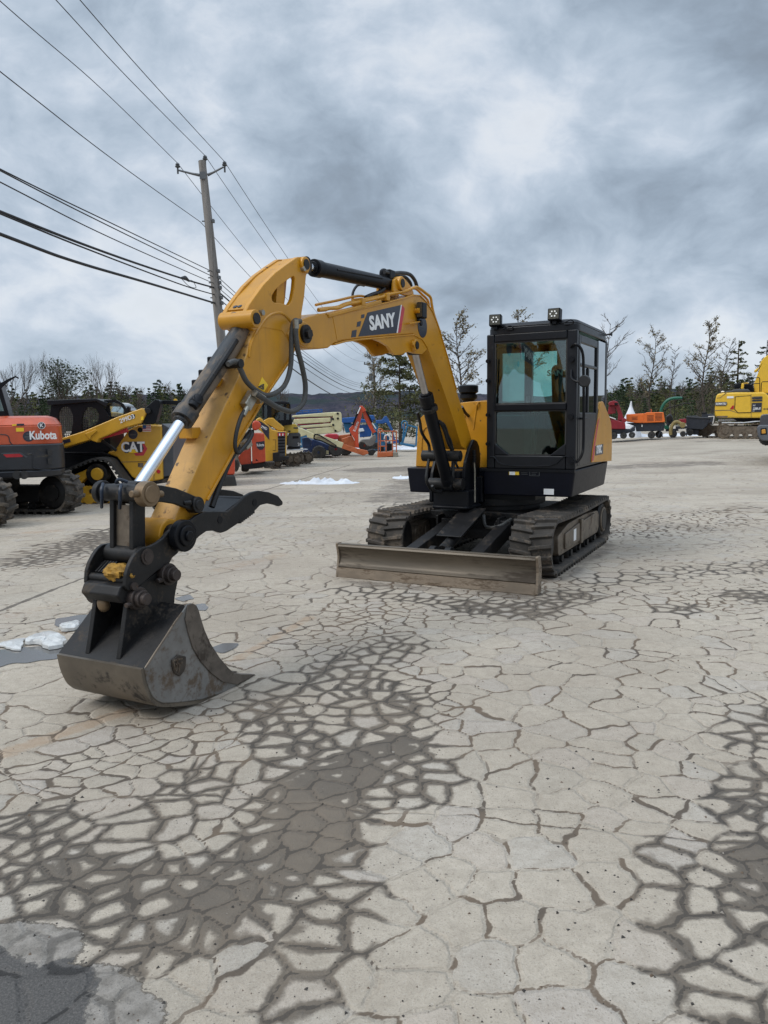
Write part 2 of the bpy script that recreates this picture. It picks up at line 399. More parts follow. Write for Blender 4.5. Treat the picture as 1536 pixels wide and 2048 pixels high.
dirt_segs = [gseg((790, 1490), (640, 1570), .30, .95), gseg((640, 1570), (600, 1690), .34, 1.0), gseg((600, 1690), (420, 1790), .30, .92),
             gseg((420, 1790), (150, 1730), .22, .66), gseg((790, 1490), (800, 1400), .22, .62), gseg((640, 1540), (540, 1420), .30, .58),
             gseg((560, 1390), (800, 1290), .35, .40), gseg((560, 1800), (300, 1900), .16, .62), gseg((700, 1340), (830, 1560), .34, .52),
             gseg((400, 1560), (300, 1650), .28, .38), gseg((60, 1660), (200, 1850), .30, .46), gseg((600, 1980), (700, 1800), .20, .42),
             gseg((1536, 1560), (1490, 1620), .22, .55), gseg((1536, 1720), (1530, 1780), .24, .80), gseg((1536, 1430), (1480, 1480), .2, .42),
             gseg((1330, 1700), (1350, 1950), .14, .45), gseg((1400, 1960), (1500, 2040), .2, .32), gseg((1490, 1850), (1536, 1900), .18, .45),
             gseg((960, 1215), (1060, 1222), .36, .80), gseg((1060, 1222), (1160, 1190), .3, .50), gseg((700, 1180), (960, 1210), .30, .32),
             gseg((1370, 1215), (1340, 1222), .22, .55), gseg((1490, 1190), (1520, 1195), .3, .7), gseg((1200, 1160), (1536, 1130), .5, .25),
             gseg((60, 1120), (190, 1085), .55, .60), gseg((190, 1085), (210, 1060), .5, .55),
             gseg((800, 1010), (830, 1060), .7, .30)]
cell_segs = [gseg((430, 1800), (800, 1420), .55, 1.0), gseg((800, 1420), (700, 1260), .55, .9), gseg((520, 1420), (100, 1560), .55, .62), gseg((0, 1700), (300, 1850), .4, .55),
             gseg((760, 1230), (1150, 1180), .7, .75), gseg((60, 1120), (220, 1070), .9, 1.0), gseg((1536, 1500), (1440, 1400), .4, .45), gseg((1420, 1200), (1536, 1190), .7, .6),
             gseg((600, 1290), (900, 1100), .6, .5), gseg((1260, 1060), (1536, 1020), 1.6, .5)]
big_segs = [gseg((1120, 1900), (1050, 1300), .62, .62), gseg((1250, 1350), (1300, 1250), .8, .6), gseg((950, 2000), (900, 1700), .3, .5), gseg((0, 1400), (420, 1230), .55, 1.0),
            gseg((100, 1180), (700, 1120), 1.3, 1.0), gseg((300, 1030), (700, 950), 3.0, 1.0), gseg((1400, 930), (1000, 900), 6, .6)]
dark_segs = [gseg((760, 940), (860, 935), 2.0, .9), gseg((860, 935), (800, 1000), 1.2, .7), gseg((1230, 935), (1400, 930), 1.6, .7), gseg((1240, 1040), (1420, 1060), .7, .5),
             gseg((1440, 900), (1536, 897), 2.5, .6), gseg((640, 905), (780, 900), 3, .35), gseg((690, 1166), (1080, 1196), .22, .55), gseg((1110, 1160), (1215, 1090), .24, .62), gseg((735, 1150), (760, 1120), .3, .5), gseg((820, 1080), (1040, 1080), .8, .5), gseg((250, 1400), (460, 1370), .14, .5)]  # last segments: contact shade painted in with dirt under blade, tracks, body and bucket
rust_segs = [gseg((0, 1510), (260, 1420), .10, .9), gseg((260, 1420), (420, 1340), .07, .7), gseg((470, 1320), (620, 1235), .08, .8), gseg((440, 1140), (560, 1110), .22, .6),
             gseg((120, 1265), (160, 1255), .10, .9), gseg((150, 1200), (30, 1230), .2, .5), gseg((60, 1065), (110, 1062), .25, .8), gseg((520, 1180), (700, 1150), .3, .35),
             gseg((0, 1080), (500, 1010), 1.0, .15)]
line_segs = [gseg((0, 1222), (110, 1178), .035, 1.), gseg((110, 1178), (215, 1138), .022, 1.), gseg((250, 1640), (560, 1440), .022, .0), gseg((0, 1030), (420, 1012), .035, .6), gseg((420, 1012), (700, 930), .05, .6)]
spall_segs = [gseg((40, 1990), (150, 2000), .22, 1.0), gseg((0, 1890), (90, 1905), .17, 1.0), gseg((0, 2048), (230, 2048), .20, 1.0), gseg((190, 1965), (240, 1990), .10, .9)]
wet_segs = [gseg((20, 2020), (110, 1975), .17, 1.0), gseg((-80, 1960), (60, 2040), .22, 1.)]
_fx, _fy = GX.ravel(), GY.ravel()
gv = np.stack([_fx, _fy, gz_np(_fx, _fy)], 1)
nx, ny = len(xs), len(ys)
gi = (np.arange(ny - 1)[:, None] * nx + np.arange(nx - 1)[None, :]).ravel()
gf = np.stack([gi, gi + 1, gi + 1 + nx, gi + nx], 1)
gme = bpy.data.meshes.new('ground'); gme.from_pydata(gv.tolist(), [], gf.tolist())
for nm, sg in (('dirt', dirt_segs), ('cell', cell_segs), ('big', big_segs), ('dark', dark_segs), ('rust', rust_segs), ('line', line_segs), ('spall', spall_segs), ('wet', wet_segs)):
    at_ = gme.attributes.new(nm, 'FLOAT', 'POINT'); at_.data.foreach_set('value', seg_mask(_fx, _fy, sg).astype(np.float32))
# ---- the crack web: slabs grown round scattered seeds, close together where the paving has crumbled, wide apart where it is sound
from mathutils import kdtree, noise as mno
def fields(X, Y):
    c_, b__, d_ = seg_mask(X, Y, cell_segs), seg_mask(X, Y, big_segs), seg_mask(X, Y, dirt_segs)
    wv_ = .5 + .30 * np.sin(X * 1.7 + 1.3 * np.sin(Y * 1.1)) * np.sin(Y * 1.3 + 1.7 * np.sin(X * .9)) + .2 * np.sin(X * 4.1 + Y * 2.2) * np.sin(Y * 3.7 - X)
    s = .235 * (.66 + .68 * wv_) + .10 * sstep(8, 14, Y)
    s = s * (1 - b__) + b__ * np.where(b__ > .7, .95, .34)
    k = sstep(.0, .65, np.maximum(c_, d_ * .9)); s = s * (1 - k) + k * (.110 + .055 * wv_)
    return np.clip(s, .10, 1.1)
rs_ = np.random.RandomState(7)
cand = np.stack([rs_.uniform(-10.5, 14.5, 200000), 1.0 + 26 * rs_.uniform(0, 1, 200000) ** 1.7], 1)
near_ = rs_.permutation(200000); cand = cand[near_]; rad_ = fields(cand[:, 0], cand[:, 1]) * rs_.uniform(.45, .92, len(cand))
cellsz = .30; gridd = {}; seeds = []; srad = []
for (qx, qy), rr_ in zip(cand.tolist(), rad_.tolist()):
    ix, iy = int(qx // cellsz), int(qy // cellsz); k = int(rr_ // cellsz) + 1; okk = True; r2 = rr_ * rr_
    for jx in range(ix - k, ix + k + 1):
        for jy in range(iy - k, iy + k + 1):
            for (sx0, sy0) in gridd.get((jx, jy), ()):
                if (sx0 - qx) ** 2 + ((sy0 - qy) * .92) ** 2 < r2: okk = False; break
            if not okk: break
        if not okk: break
    if okk: gridd.setdefault((ix, iy), []).append((qx, qy)); seeds.append((qx, qy)); srad.append(rr_)
kd = kdtree.KDTree(len(seeds))
for i, (qx, qy) in enumerate(seeds): kd.insert((qx, qy, 0), i)
kd.balance()
cd_ = np.full(len(_fx), .5); cw_ = np.zeros(len(_fx)); ct_ = np.zeros(len(_fx)); ct2_ = np.zeros(len(_fx))
tone1 = rs_.uniform(0, 1, len(seeds)); tone2_ = rs_.uniform(0, 1, len(seeds))
for i in np.nonzero((_fx > -10) & (_fx < 14) & (_fy > 1.2) & (_fy < 26.5))[0].tolist():
    x, y = _fx[i], _fy[i]
    n_a = mno.noise_vector((x * 3.1, y * 3.1, 0)); n_b = mno.noise_vector((x * 11, y * 11, 3)); n_c = mno.noise_vector((x * 27, y * 27, 7)) if y < 9 else n_b
    qx, qy = x + .060 * n_a.x + .022 * n_b.x + .010 * n_c.x, y + .060 * n_a.y + .022 * n_b.y + .010 * n_c.y
    nb = kd.find_n((qx, qy, 0), 5); p0, i0, d0 = nb[0]; best = 9.; bi = i0
    for p1, i1, d1 in nb[1:]:
        e_ = (d1 * d1 - d0 * d0) / (2 * math.hypot(p1.x - p0.x, p1.y - p0.y))
        if e_ < best: best, bi = e_, i1
    h_ = math.sin((min(i0, bi) * 12.9898 + max(i0, bi) * 78.233)) * 43758.5453; cd_[i] = best; cw_[i] = h_ - math.floor(h_); ct_[i] = tone1[i0]; ct2_[i] = tone2_[i0]
for nm, vals in (('cd', cd_), ('cw', cw_), ('ct', ct_), ('cu', ct2_)):
    at_ = gme.attributes.new(nm, 'FLOAT', 'POINT'); at_.data.foreach_set('value', vals.astype(np.float32))
gme.polygons.foreach_set('use_smooth', [True] * len(gme.polygons))
ground = bpy.data.objects.new('ground', gme); COL.objects.link(ground); tag(ground, kind='structure')

gm = bpy.data.materials.new('cracked pavement'); gm.use_nodes = True
t = NT(gm.node_tree); b = t.n['Principled BSDF']
gp = t.new('ShaderNodeNewGeometry').outputs['Position']
def attr(nm): return t.new('ShaderNodeAttribute', attribute_name=nm).outputs['Fac']
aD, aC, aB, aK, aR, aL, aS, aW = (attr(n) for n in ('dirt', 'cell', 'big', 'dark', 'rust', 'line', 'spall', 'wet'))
w1 = t.vmath('SCALE', t.vmath('SUBTRACT', t.noise(gp, 2.6, 2, .5, out=1), (.5, .5, .5)), scale=.16)
w2 = t.vmath('SCALE', t.vmath('SUBTRACT', t.noise(gp, 13, 4, .6, out=1), (.5, .5, .5)), scale=.038)
w3 = t.vmath('SCALE', t.vmath('SUBTRACT', t.noise(gp, 55, 2, .6, out=1), (.5, .5, .5)), scale=.010)
pw = t.vmath('MULTIPLY', t.vmath('ADD', t.vmath('ADD', t.vmath('ADD', gp, w1), w2), w3), (1, 1, 0))
def vor(scale, off, feat='DISTANCE_TO_EDGE', out='Distance', stretch=(1, 1, 1)):
    v = t.new('ShaderNodeTexVoronoi', voronoi_dimensions='2D', feature=feat)
    t.l.new(t.vmath('MULTIPLY', t.vmath('ADD', pw, off), stretch), v.inputs['Vector']); v.inputs['Scale'].default_value = scale; v.inputs['Randomness'].default_value = .95
    return v.outputs[out]
vb_d = t.math('DIVIDE', vor(.42, (1.1, .4, 0), stretch=(.8, 1.25, 1)), .42)
far_d = t.math('DIVIDE', vor(2.2, (3.1, 1.7, 0)), 2.2)
gpy = t.new('ShaderNodeSeparateXYZ'); t.l.new(gp, gpy.inputs[0])
aCD, aCW, aCT, aCU = (attr(n) for n in ('cd', 'cw', 'ct', 'cu'))
fn = t.noise(gp, 26, 6, .65); fn2 = t.noise(gp, 5, 3, .55); fnh = t.noise(gp, 70, 3, .6)
dist = t.math('ADD', t.math('MAXIMUM', t.math('SUBTRACT', aCD, t.ramp(gpy.outputs[1], 2, 12, .0042, .009)), 0.), t.math('MULTIPLY', t.math('SUBTRACT', fnh, .42), .0060))
dist = t.math('MINIMUM', dist, t.math('ADD', far_d, t.ramp(gpy.outputs[1], 25.5, 26.5, .5, 0.)))
dist = t.math('MINIMUM', dist, vb_d)
wn = t.noise(gp, 1.9, 3, .6); wn2 = t.noise(gp, 9, 2, .5)
wid = t.math('MULTIPLY', t.math('MULTIPLY', t.math('POWER', aCW, 3.2), t.math('ADD', .15, t.math('MULTIPLY', wn2, 1.3))), .0118)
wid = t.math('ADD', t.math('ADD', wid, .0011), t.math('ADD', t.math('MULTIPLY', aD, .008), t.math('MULTIPLY', aC, .0032)))
wid = t.math('ADD', wid, t.ramp(gpy.outputs[1], 5, 14, 0., .006))
crack = t.ramp(dist, t.math('MULTIPLY', wid, .35), wid, 1., 0.)
cst = t.math('MAXIMUM', t.ramp(t.math('ADD', aCW, t.math('MULTIPLY', t.math('SUBTRACT', t.noise(gp, 2.3, 3, .6), .5), 1.2)), .16, .74, .16, 1.), t.ramp(t.math('MAXIMUM', aC, aD), .2, .5))
crack = t.math('MULTIPLY', crack, t.math('MULTIPLY', cst, t.math('MAXIMUM', t.ramp(gpy.outputs[1], 5.5, 11, 1., .42), t.ramp(aC, .2, .5))))
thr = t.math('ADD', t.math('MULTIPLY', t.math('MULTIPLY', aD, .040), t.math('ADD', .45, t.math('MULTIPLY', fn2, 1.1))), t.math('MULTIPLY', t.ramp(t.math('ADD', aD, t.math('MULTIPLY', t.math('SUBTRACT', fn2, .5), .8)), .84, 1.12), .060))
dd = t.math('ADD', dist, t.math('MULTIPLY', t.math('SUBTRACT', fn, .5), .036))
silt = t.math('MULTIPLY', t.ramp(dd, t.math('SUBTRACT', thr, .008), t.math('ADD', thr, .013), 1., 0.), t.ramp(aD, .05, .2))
linem = t.math('MULTIPLY', t.ramp(t.math('ADD', aL, t.math('MULTIPLY', t.math('SUBTRACT', fn, .5), .8)), .30, .5), .85)
# stone: old pale paving, each slab a slightly different tone, sand specks and aggregate
c = t.mix(t.ramp(t.noise(gp, .55, 6, .62), .32, .68), (0.362, 0.308, 0.242), (0.482, 0.420, 0.338))
c = t.mix(t.math('MULTIPLY', t.ramp(aCT, .80, .90), .20), c, (0.37, 0.372, 0.372))
c = t.mix(t.math('MULTIPLY', t.ramp(aCU, .75, .88), .25), c, (0.43, 0.365, 0.32))
c = t.mix(t.math('MULTIPLY', t.ramp(aCT, .0, .22, 1., 0.), .22), c, (0.31, 0.285, 0.24))
ag = t.noise(gp, 150, 3, .7); ag2 = t.noise(gp, 420, 2, .6); blot = t.noise(gp, 17, 6, .68)
c = t.mix(t.ramp(blot, .36, .68, 0., .40), c, (0.265, 0.225, 0.175))
c = t.mix(t.ramp(ag, .54, .70, 0., .62), c, (0.175, 0.150, 0.120))
ag3 = t.noise(gp, 62, 4, .72); c = t.mix(t.ramp(ag3, .54, .70, 0., .45), c, (0.215, 0.180, 0.140)); c = t.mix(t.ramp(ag3, .44, .30, 0., .30), c, (0.55, 0.50, 0.43))
c = t.mix(t.ramp(ag, .42, .28, 0., .40), c, (0.56, 0.52, 0.45))
c = t.mix(t.ramp(ag2, .60, .72, 0., .45), c, (0.20, 0.175, 0.15))
pit = t.new('ShaderNodeTexVoronoi', voronoi_dimensions='2D', feature='F1'); t.l.new(gp, pit.inputs['Vector']); pit.inputs['Scale'].default_value = 26
pits = t.math('MULTIPLY', t.ramp(pit.outputs['Distance'], .03, .085, 1., 0.), t.ramp(t.noise(gp, 3.1, 2, .5), .50, .62))
c = t.mix(t.math('MULTIPLY', pits, .75), c, (0.055, 0.048, 0.042))
c = t.mix(t.math('MULTIPLY', t.ramp(t.math('ADD', aR, t.math('MULTIPLY', t.math('SUBTRACT', blot, .5), 1.5)), .35, .95), .42), c, (0.36, 0.225, 0.125))
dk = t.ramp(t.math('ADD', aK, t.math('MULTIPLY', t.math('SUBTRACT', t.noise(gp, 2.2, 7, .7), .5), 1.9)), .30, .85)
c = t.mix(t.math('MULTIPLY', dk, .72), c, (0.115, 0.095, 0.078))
farn = t.ramp(t.noise(t.vmath('MULTIPLY', gp, (.30, 1.3, 0)), 1.0, 6, .68), .52, .72)
sy_ = t.new('ShaderNodeSeparateXYZ'); t.l.new(gp, sy_.inputs[0])
c = t.mix(t.math('MULTIPLY', t.math('MULTIPLY', farn, t.ramp(sy_.outputs[1], 7.5, 14)), .60), c, (0.17, 0.135, 0.105))
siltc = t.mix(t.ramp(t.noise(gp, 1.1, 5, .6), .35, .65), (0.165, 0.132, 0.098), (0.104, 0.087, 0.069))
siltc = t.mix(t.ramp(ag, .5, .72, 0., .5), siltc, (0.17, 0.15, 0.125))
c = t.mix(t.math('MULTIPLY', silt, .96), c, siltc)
crackc = t.mix(t.ramp(wn, .45, .6), (0.132, 0.096, 0.066), (0.085, 0.066, 0.050))
c = t.mix(t.math('MULTIPLY', t.math('MULTIPLY', crack, .93), t.math('SUBTRACT', 1., t.math('MULTIPLY', silt, .75))), c, crackc)
hair = t.ramp(dist, .0012, .0032, 1., 0.)
c = t.mix(t.math('MULTIPLY', t.math('MULTIPLY', hair, silt), .6), c, (0.035, 0.031, 0.027))
c = t.mix(linem, c, (0.10, 0.085, 0.07))
# spalled corner: top layer gone, grey binder course below, part of it damp
sn = t.math('ADD', aS, t.math('MULTIPLY', t.math('ADD', t.math('SUBTRACT', t.noise(gp, 7.5, 9, .72), .5), t.math('MULTIPLY', t.math('SUBTRACT', t.noise(gp, 34, 5, .7), .5), .55)), 1.05))
sp = t.ramp(sn, .44, .53)
rim = t.math('MULTIPLY', t.ramp(sn, .405, .435), t.ramp(sn, .475, .445))
spc = t.mix(t.ramp(blot, .3, .7), (0.165, 0.148, 0.126), (0.300, 0.272, 0.238))
spc = t.mix(t.ramp(ag, .55, .7, 0., .6), spc, (0.07, 0.066, 0.06))
wn_ = t.math('ADD', aW, t.math('MULTIPLY', t.math('ADD', t.math('SUBTRACT', t.noise(gp, 9, 9, .72), .5), t.math('MULTIPLY', t.math('SUBTRACT', t.noise(gp, 40, 5, .7), .5), .5)), 1.0))
wt = t.ramp(wn_, .40, .50)
spc = t.mix(wt, spc, t.mix(t.ramp(ag, .4, .7), (0.070, 0.065, 0.060), (0.125, 0.115, 0.105)))
wrim = t.math('MULTIPLY', t.ramp(wn_, .40, .425), t.ramp(wn_, .465, .44))
spc = t.mix(t.math('MULTIPLY', wrim, .5), spc, (0.03, 0.027, 0.024)); spc = t.mix(t.math('MULTIPLY', crack, .55), spc, (0.05, 0.044, 0.038))
spc = t.mix(t.math('MULTIPLY', crack, t.math('MULTIPLY', wt, .85)), spc, (0.025, 0.023, 0.021))
c = t.mix(sp, c, spc); c = t.mix(t.math('MULTIPLY', rim, .65), c, (0.035, 0.030, 0.026))
t.l.new(c, b.inputs['Base Color'])
rg = t.math('SUBTRACT', .88, t.math('MULTIPLY', silt, .16)); rg = t.math('SUBTRACT', rg, t.math('MULTIPLY', t.math('MULTIPLY', sp, wt), .3)); t.l.new(rg, b.inputs['Roughness'])
b.inputs['Specular IOR Level'].default_value = .3
h = t.math('MULTIPLY', t.ramp(dist, 0., t.math('ADD', wid, .012)), .9)
h = t.math('ADD', h, t.math('MULTIPLY', ag, .45)); h = t.math('ADD', h, t.math('MULTIPLY', ag3, .45)); h = t.math('ADD', h, t.math('MULTIPLY', blot, .35)); h = t.math('SUBTRACT', h, t.math('MULTIPLY', sp, 1.6)); h = t.math('SUBTRACT', h, t.math('MULTIPLY', pits, .6))
t.l.new(t.bump(h, .75, .010), b.inputs['Normal'])
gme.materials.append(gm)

# loose grit on the lot (uncountable)
rnd = random.Random(5)
gr = MB()
gcols = [pmat('dark grit', (0.05, 0.045, 0.04), .9), pmat('pale grit', (0.30, 0.27, 0.23), .9), pmat('brown grit', (0.14, 0.10, 0.07), .9)]
for i in range(2600):
    y = 1.6 + 9 * rnd.random() ** 1.7; x = rnd.uniform(-.62, .62) * y
    s = (.0014 + .0042 * rnd.random() ** 4) * (1 + .10 * y); a = rnd.random() * 6.3; gr.cur = rnd.choices((0, 1, 2), (6, 1, 3))[0]
    q = [Vector((math.cos(a + k * 2.09) * s * rnd.uniform(.7, 1.5), math.sin(a + k * 2.09) * s * rnd.uniform(.7, 1.4), 0)) for k in range(3)]
    p = Vector((x, y, .0005)); top = p + Vector((rnd.uniform(-.3, .3) * s, rnd.uniform(-.3, .3) * s, s * rnd.uniform(.7, 1.2)))
    gr.add([p + q[0], p + q[1], p + q[2], top], [(0, 1, 3), (1, 2, 3), (2, 0, 3)])
tag(gr.build('gravel', gcols, fix=False, sharp=10), 'loose dark grit and pebbles scattered over the cracked lot', 'gravel', kind='stuff')

# ================================================================ HILLS AND FOREST
def terrain(name, x0, x1, y0, y1, nx, ny, hf, mat):
    v = []; f = []
    for j in range(ny):
        for i in range(nx):
            x = x0 + (x1 - x0) * i / (nx - 1); y = y0 + (y1 - y0) * j / (ny - 1); v.append((x, y, hf(x, y)))
    for j in range(ny - 1):
        for i in range(nx - 1): k = j * nx + i; f.append((k, k + 1, k + 1 + nx, k + nx))
    me = bpy.data.meshes.new(name); me.from_pydata(v, [], f); me.polygons.foreach_set('use_smooth', [True] * len(f)); me.materials.append(mat)
    o = bpy.data.objects.new(name, me); COL.objects.link(o); return tag(o, kind='structure')
def hmat(name, c0, c1, c2, sc_, st):
    m = bpy.data.materials.new(name); m.use_nodes = True; t = NT(m.node_tree); b = t.n['Principled BSDF']
    p = t.new('ShaderNodeNewGeometry').outputs['Position']; q = t.vmath('MULTIPLY', p, st)
    c = t.mix(t.ramp(t.noise(q, sc_, 6, .7), .38, .64), c0, c1); c = t.mix(t.ramp(t.noise(p, sc_ * .22, 5, .6), .48, .64), c, c2)
    t.l.new(c, b.inputs['Base Color']); b.inputs['Roughness'].default_value = 1; b.inputs['Specular IOR Level'].default_value = 0
    t.l.new(t.bump(t.noise(q, sc_ * 1.3, 6, .7), 1., 4.), b.inputs['Normal']); return m
from mathutils import noise as mn
def nz(x, y, z=0): return mn.noise(Vector((x, y, z)))
def far_h(x, y):
    u = x / y
    ridge = 31.5 + 5.0 * math.exp(-((u + .16) / .07) ** 2) - 3 * sstep(-.05, .2, np.float64(u)) + 3.0 * math.sin(u * 17 + 1)
    prof = float(sstep(520, 900, np.float64(y)))
    return ridge * y / 900 * prof + 1.5 * nz(x * .012, y * .012) + 2.2 * nz(x * .09, y * .03) * prof + 1.3 * nz(x * .25, y * .05, 4) * prof - 1.0
terrain('far_hill', -900, 1000, 480, 930, 420, 24, far_h, hmat('bare wooded hill', (0.040, 0.041, 0.056), (0.075, 0.068, 0.079), (0.036, 0.048, 0.048), .055, (1, .35, .35)))
fmats = [pmat('pine needles', (0.040, 0.058, 0.030), .9, var=.4, scale=.6, spec=.1), pmat('bare winter twigs', (0.105, 0.088, 0.074), .95, var=.35, scale=.5, spec=.05),
         pmat('olive needles', (0.092, 0.098, 0.042), .9, var=.4, scale=.6, spec=.1), pmat('grey bark', (0.085, 0.075, 0.065), .95, var=.3, scale=3)]
wood_c = hmat('forest floor', (0.060, 0.054, 0.044), (0.078, 0.078, 0.050), (0.044, 0.054, 0.032), .35, (1, .5, .25))
def bank(base, top, y0, y1): return lambda x, y: base + top(x, y) * float(sstep(y0, y1, np.float64(y))) + .5 * nz(x * .1, y * .1)
terrain('wooded_slope', -190, -26, 120, 260, 60, 20, bank(-.6, lambda x, y: 4.0 * float(sstep(-14, -40, np.float64(x))), 125, 250), wood_c)
terrain('wooded_slope', 30, 190, 80, 260, 60, 20, bank(-.6, lambda x, y: 5.5 + 4 * float(sstep(60, 130, np.float64(x))), 85, 240), wood_c)
def leafclump(mb, c, r, n, size, rn, flat=.75):
    for _ in range(n):
        d = Vector((rn.gauss(0, 1), rn.gauss(0, 1), rn.gauss(0, flat))); d = d.normalized() * r * rn.random() ** .45
        p = c + d; s = size * rn.uniform(.5, 1.3)
        u = Vector((rn.uniform(-1, 1), rn.uniform(-1, 1), rn.uniform(-.6, .6))).normalized(); v = u.orthogonal().normalized(); v = (v * math.cos(rn.random() * 6)+ u.cross(v) * math.sin(rn.random() * 6))
        mb.add([p - u * s - v * s * .25, p + u * s * .2 - v * s * .5, p + u * s + v * s * .2, p - u * s * .1 + v * s * .55], [(0, 1, 2, 3)])
def forest_tree(mb, x, y, z, hgt, kind, rn):
    mb.cur = 3; mb.cone((x, y, z), (x, y, z + hgt * .9), hgt * .016, hgt * .005, 5, False)
    if kind == 1:                                      # leafless: a haze of twigs
        for _ in range(46):
            h0 = rn.uniform(.25, .9); a = rn.random() * 6.3; L = hgt * (.34 - .2 * h0) * rn.uniform(.6, 1.3)
            p = Vector((x, y, z + hgt * h0)); q = p + Vector((math.cos(a) * L * .8, math.sin(a) * L * .5, L * rn.uniform(.5, 1.0))); mb.cur = 1
            mb.cone(p, q, hgt * .005, hgt * .0016, 3, False)
            for k in range(3):
                q2 = p.lerp(q, rn.uniform(.4, .9)); e = q2 + Vector((rn.uniform(-1, 1), rn.uniform(-1, 1), rn.uniform(.3, 1.2))) * L * .35; mb.cone(q2, e, hgt * .003, hgt * .001, 3, False)
    else:
        mb.cur = kind
        for k in range(11):
            u = .18 + .80 * k / 10; rr = hgt * (.24 * (1 - u) ** .8 + .035) * rn.uniform(.65, 1.3)
            for _ in range(3):
                a = rn.random() * 6.3; leafclump(mb, Vector((x + math.cos(a) * rr * .6, y + math.sin(a) * rr * .6, z + hgt * u)), rr * .62, 9, hgt * .034, rn, .45)
rn = random.Random(11)
def forest(name, label, spots):
    mb = MB()
    for (x, y, z, hgt, kind) in spots: forest_tree(mb, x, y, z, hgt, kind, rn)
    tag(mb.build(name, fmats, fix=False, sharp=20), label, 'forest', kind='stuff')
sp = []
for i in range(210):
    y = rn.uniform(120, 205); u = rn.uniform(-.52, -.150); x = u * y; k = (y - 120) / 85
    toppx = 796 - 26 * k + 10 * nz(u * 40, 3) + (8 if u > -.2 else 0)
    z = -.6 + 4.0 * float(sstep(-14, -40, np.float64(x))) * float(sstep(125, 250, np.float64(y)))
    top = CAM_H + (848 - 10 * (u + .5) - toppx) / FPX * y * 1.02
    sp.append((x, y, z, max(3.0, top - z) * rn.uniform(.72, 1.08), rn.choices((0, 1, 2), (6, 4, 2))[0]))
forest('treeline', 'dark pine and bare wood along the ridge behind the machines on the left', sp)
sp = []
for i in range(330):
    y = rn.uniform(78, 170); u = rn.uniform(.235, .60); x = u * y; k = (y - 78) / 92
    toppx = 800 - 42 * k - 22 * max(0, u - .32) / .2 + 9 * nz(u * 30, 7)
    z = -.6 + (5.5 + 4 * float(sstep(60, 130, np.float64(x)))) * float(sstep(85, 240, np.float64(y)))
    top = CAM_H + (831 - 10 * (u - .3) - toppx) / FPX * y * 1.02
    sp.append((x, y, z, max(3.5, top - z) * rn.uniform(.7, 1.08), rn.choices((0, 1, 2), (5, 4, 5))[0]))
forest('treeline', 'dense mixed wood of pines and bare trees behind the orange trailer unit', sp)
sp = []
for i in range(130):
    y = rn.uniform(75, 150); u = rn.uniform(-.175, .245); x = u * y; k = (y - 75) / 75
    top = CAM_H + (838 - 10 * u - (834 - 22 * k + 10 * nz(u * 25, 1))) / FPX * y
    sp.append((x, y, -.4, max(2.2, top) * rn.uniform(.7, 1.1), rn.choices((0, 1, 2), (3, 5, 4))[0]))
forest('treeline', 'low olive scrub and bare saplings below the far hill', sp)

# ================================================================ SINGLE TREES
bark = pmat('tree bark', (0.075, 0.062, 0.052), .95, var=.3, scale=5, spec=.1)
leafm = {'oak': pmat('dry oak leaves', (0.175, 0.145, 0.080), .8, var=.4, scale=2), 'pine': pmat('dull pine needles', (0.092, 0.096, 0.044), .85, var=.4, scale=2, spec=.2),
         'green': pmat('dark evergreen leaves', (0.048, 0.060, 0.036), .8, var=.45, scale=2, spec=.25)}
def grow(mb, lv, p, d, L, r, lev, rn, spread, leaf, up, tips, sides=5):
    n = 4; pts = [p]; dd = d.copy()
    for i in range(n):
        dd = (dd + Vector((rn.gauss(0, .11), rn.gauss(0, .11), rn.gauss(0, .06) + up * .10))).normalized(); pts.append(pts[-1] + dd * L / n)
    mb.tube(pts, [r, r * .86, r * .74, r * .62, r * .5], max(3, sides), False)
    if lev == 0: tips.append((pts[-1], dd)); return
    kids = rn.randint(3, 4)
    for k in range(kids):
        i = rn.choice((2, 3, 3, 4, 4)) if k else 4; a = rn.random() * 6.3
        o = dd.orthogonal().normalized(); o = (o * math.cos(a) + dd.cross(o) * math.sin(a)); s = spread * rn.uniform(.6, 1.25) * (.45 if k == 0 else 1)
        nd = (dd * math.cos(s) + o * math.sin(s)); grow(mb, lv, pts[i], nd.normalized(), L * rn.uniform(.58, .82), r * (.62 if k == 0 else .44), lev - 1, rn, spread, leaf, up, tips, sides - 1)
def tree(px, base, Y, hgt, label, leaf=None, dens=1.0, lev=4, spread=.55, seed=1, lsize=.07, clump=.35, group=None, name='tree', trunk=.30, up=1.0, lean=0, thick=1.0):
    rn = random.Random(seed); p = at(px, base, Y); x, y = p.x, p.y; z0 = gz(x, y) - .1
    root = thing(name, label, 'tree', Frame(x, y, 0, z0), group)
    mb = MB(); lf = MB(); tips = []
    grow(mb, lf, Vector((0, 0, 0)), Vector((lean, 0, 1)).normalized(), hgt * trunk, hgt * .017 * thick, lev, rn, spread, leaf, up, tips)
    zmax = max(v[2] for v in mb.v); s = hgt / zmax
    mb.v = [(a * s, b_ * s, c_ * s) for a, b_, c_ in mb.v]
    mb.build('trunk', bark, root, fix=False, sharp=60)
    if leaf:
        for q, d in tips:
            if rn.random() < dens: leafclump(lf, q * s, clump, rn.randint(4, 9), lsize, rn, .8)
        lf.build('crown', leafm[leaf], root, fix=False, sharp=20)
    return root
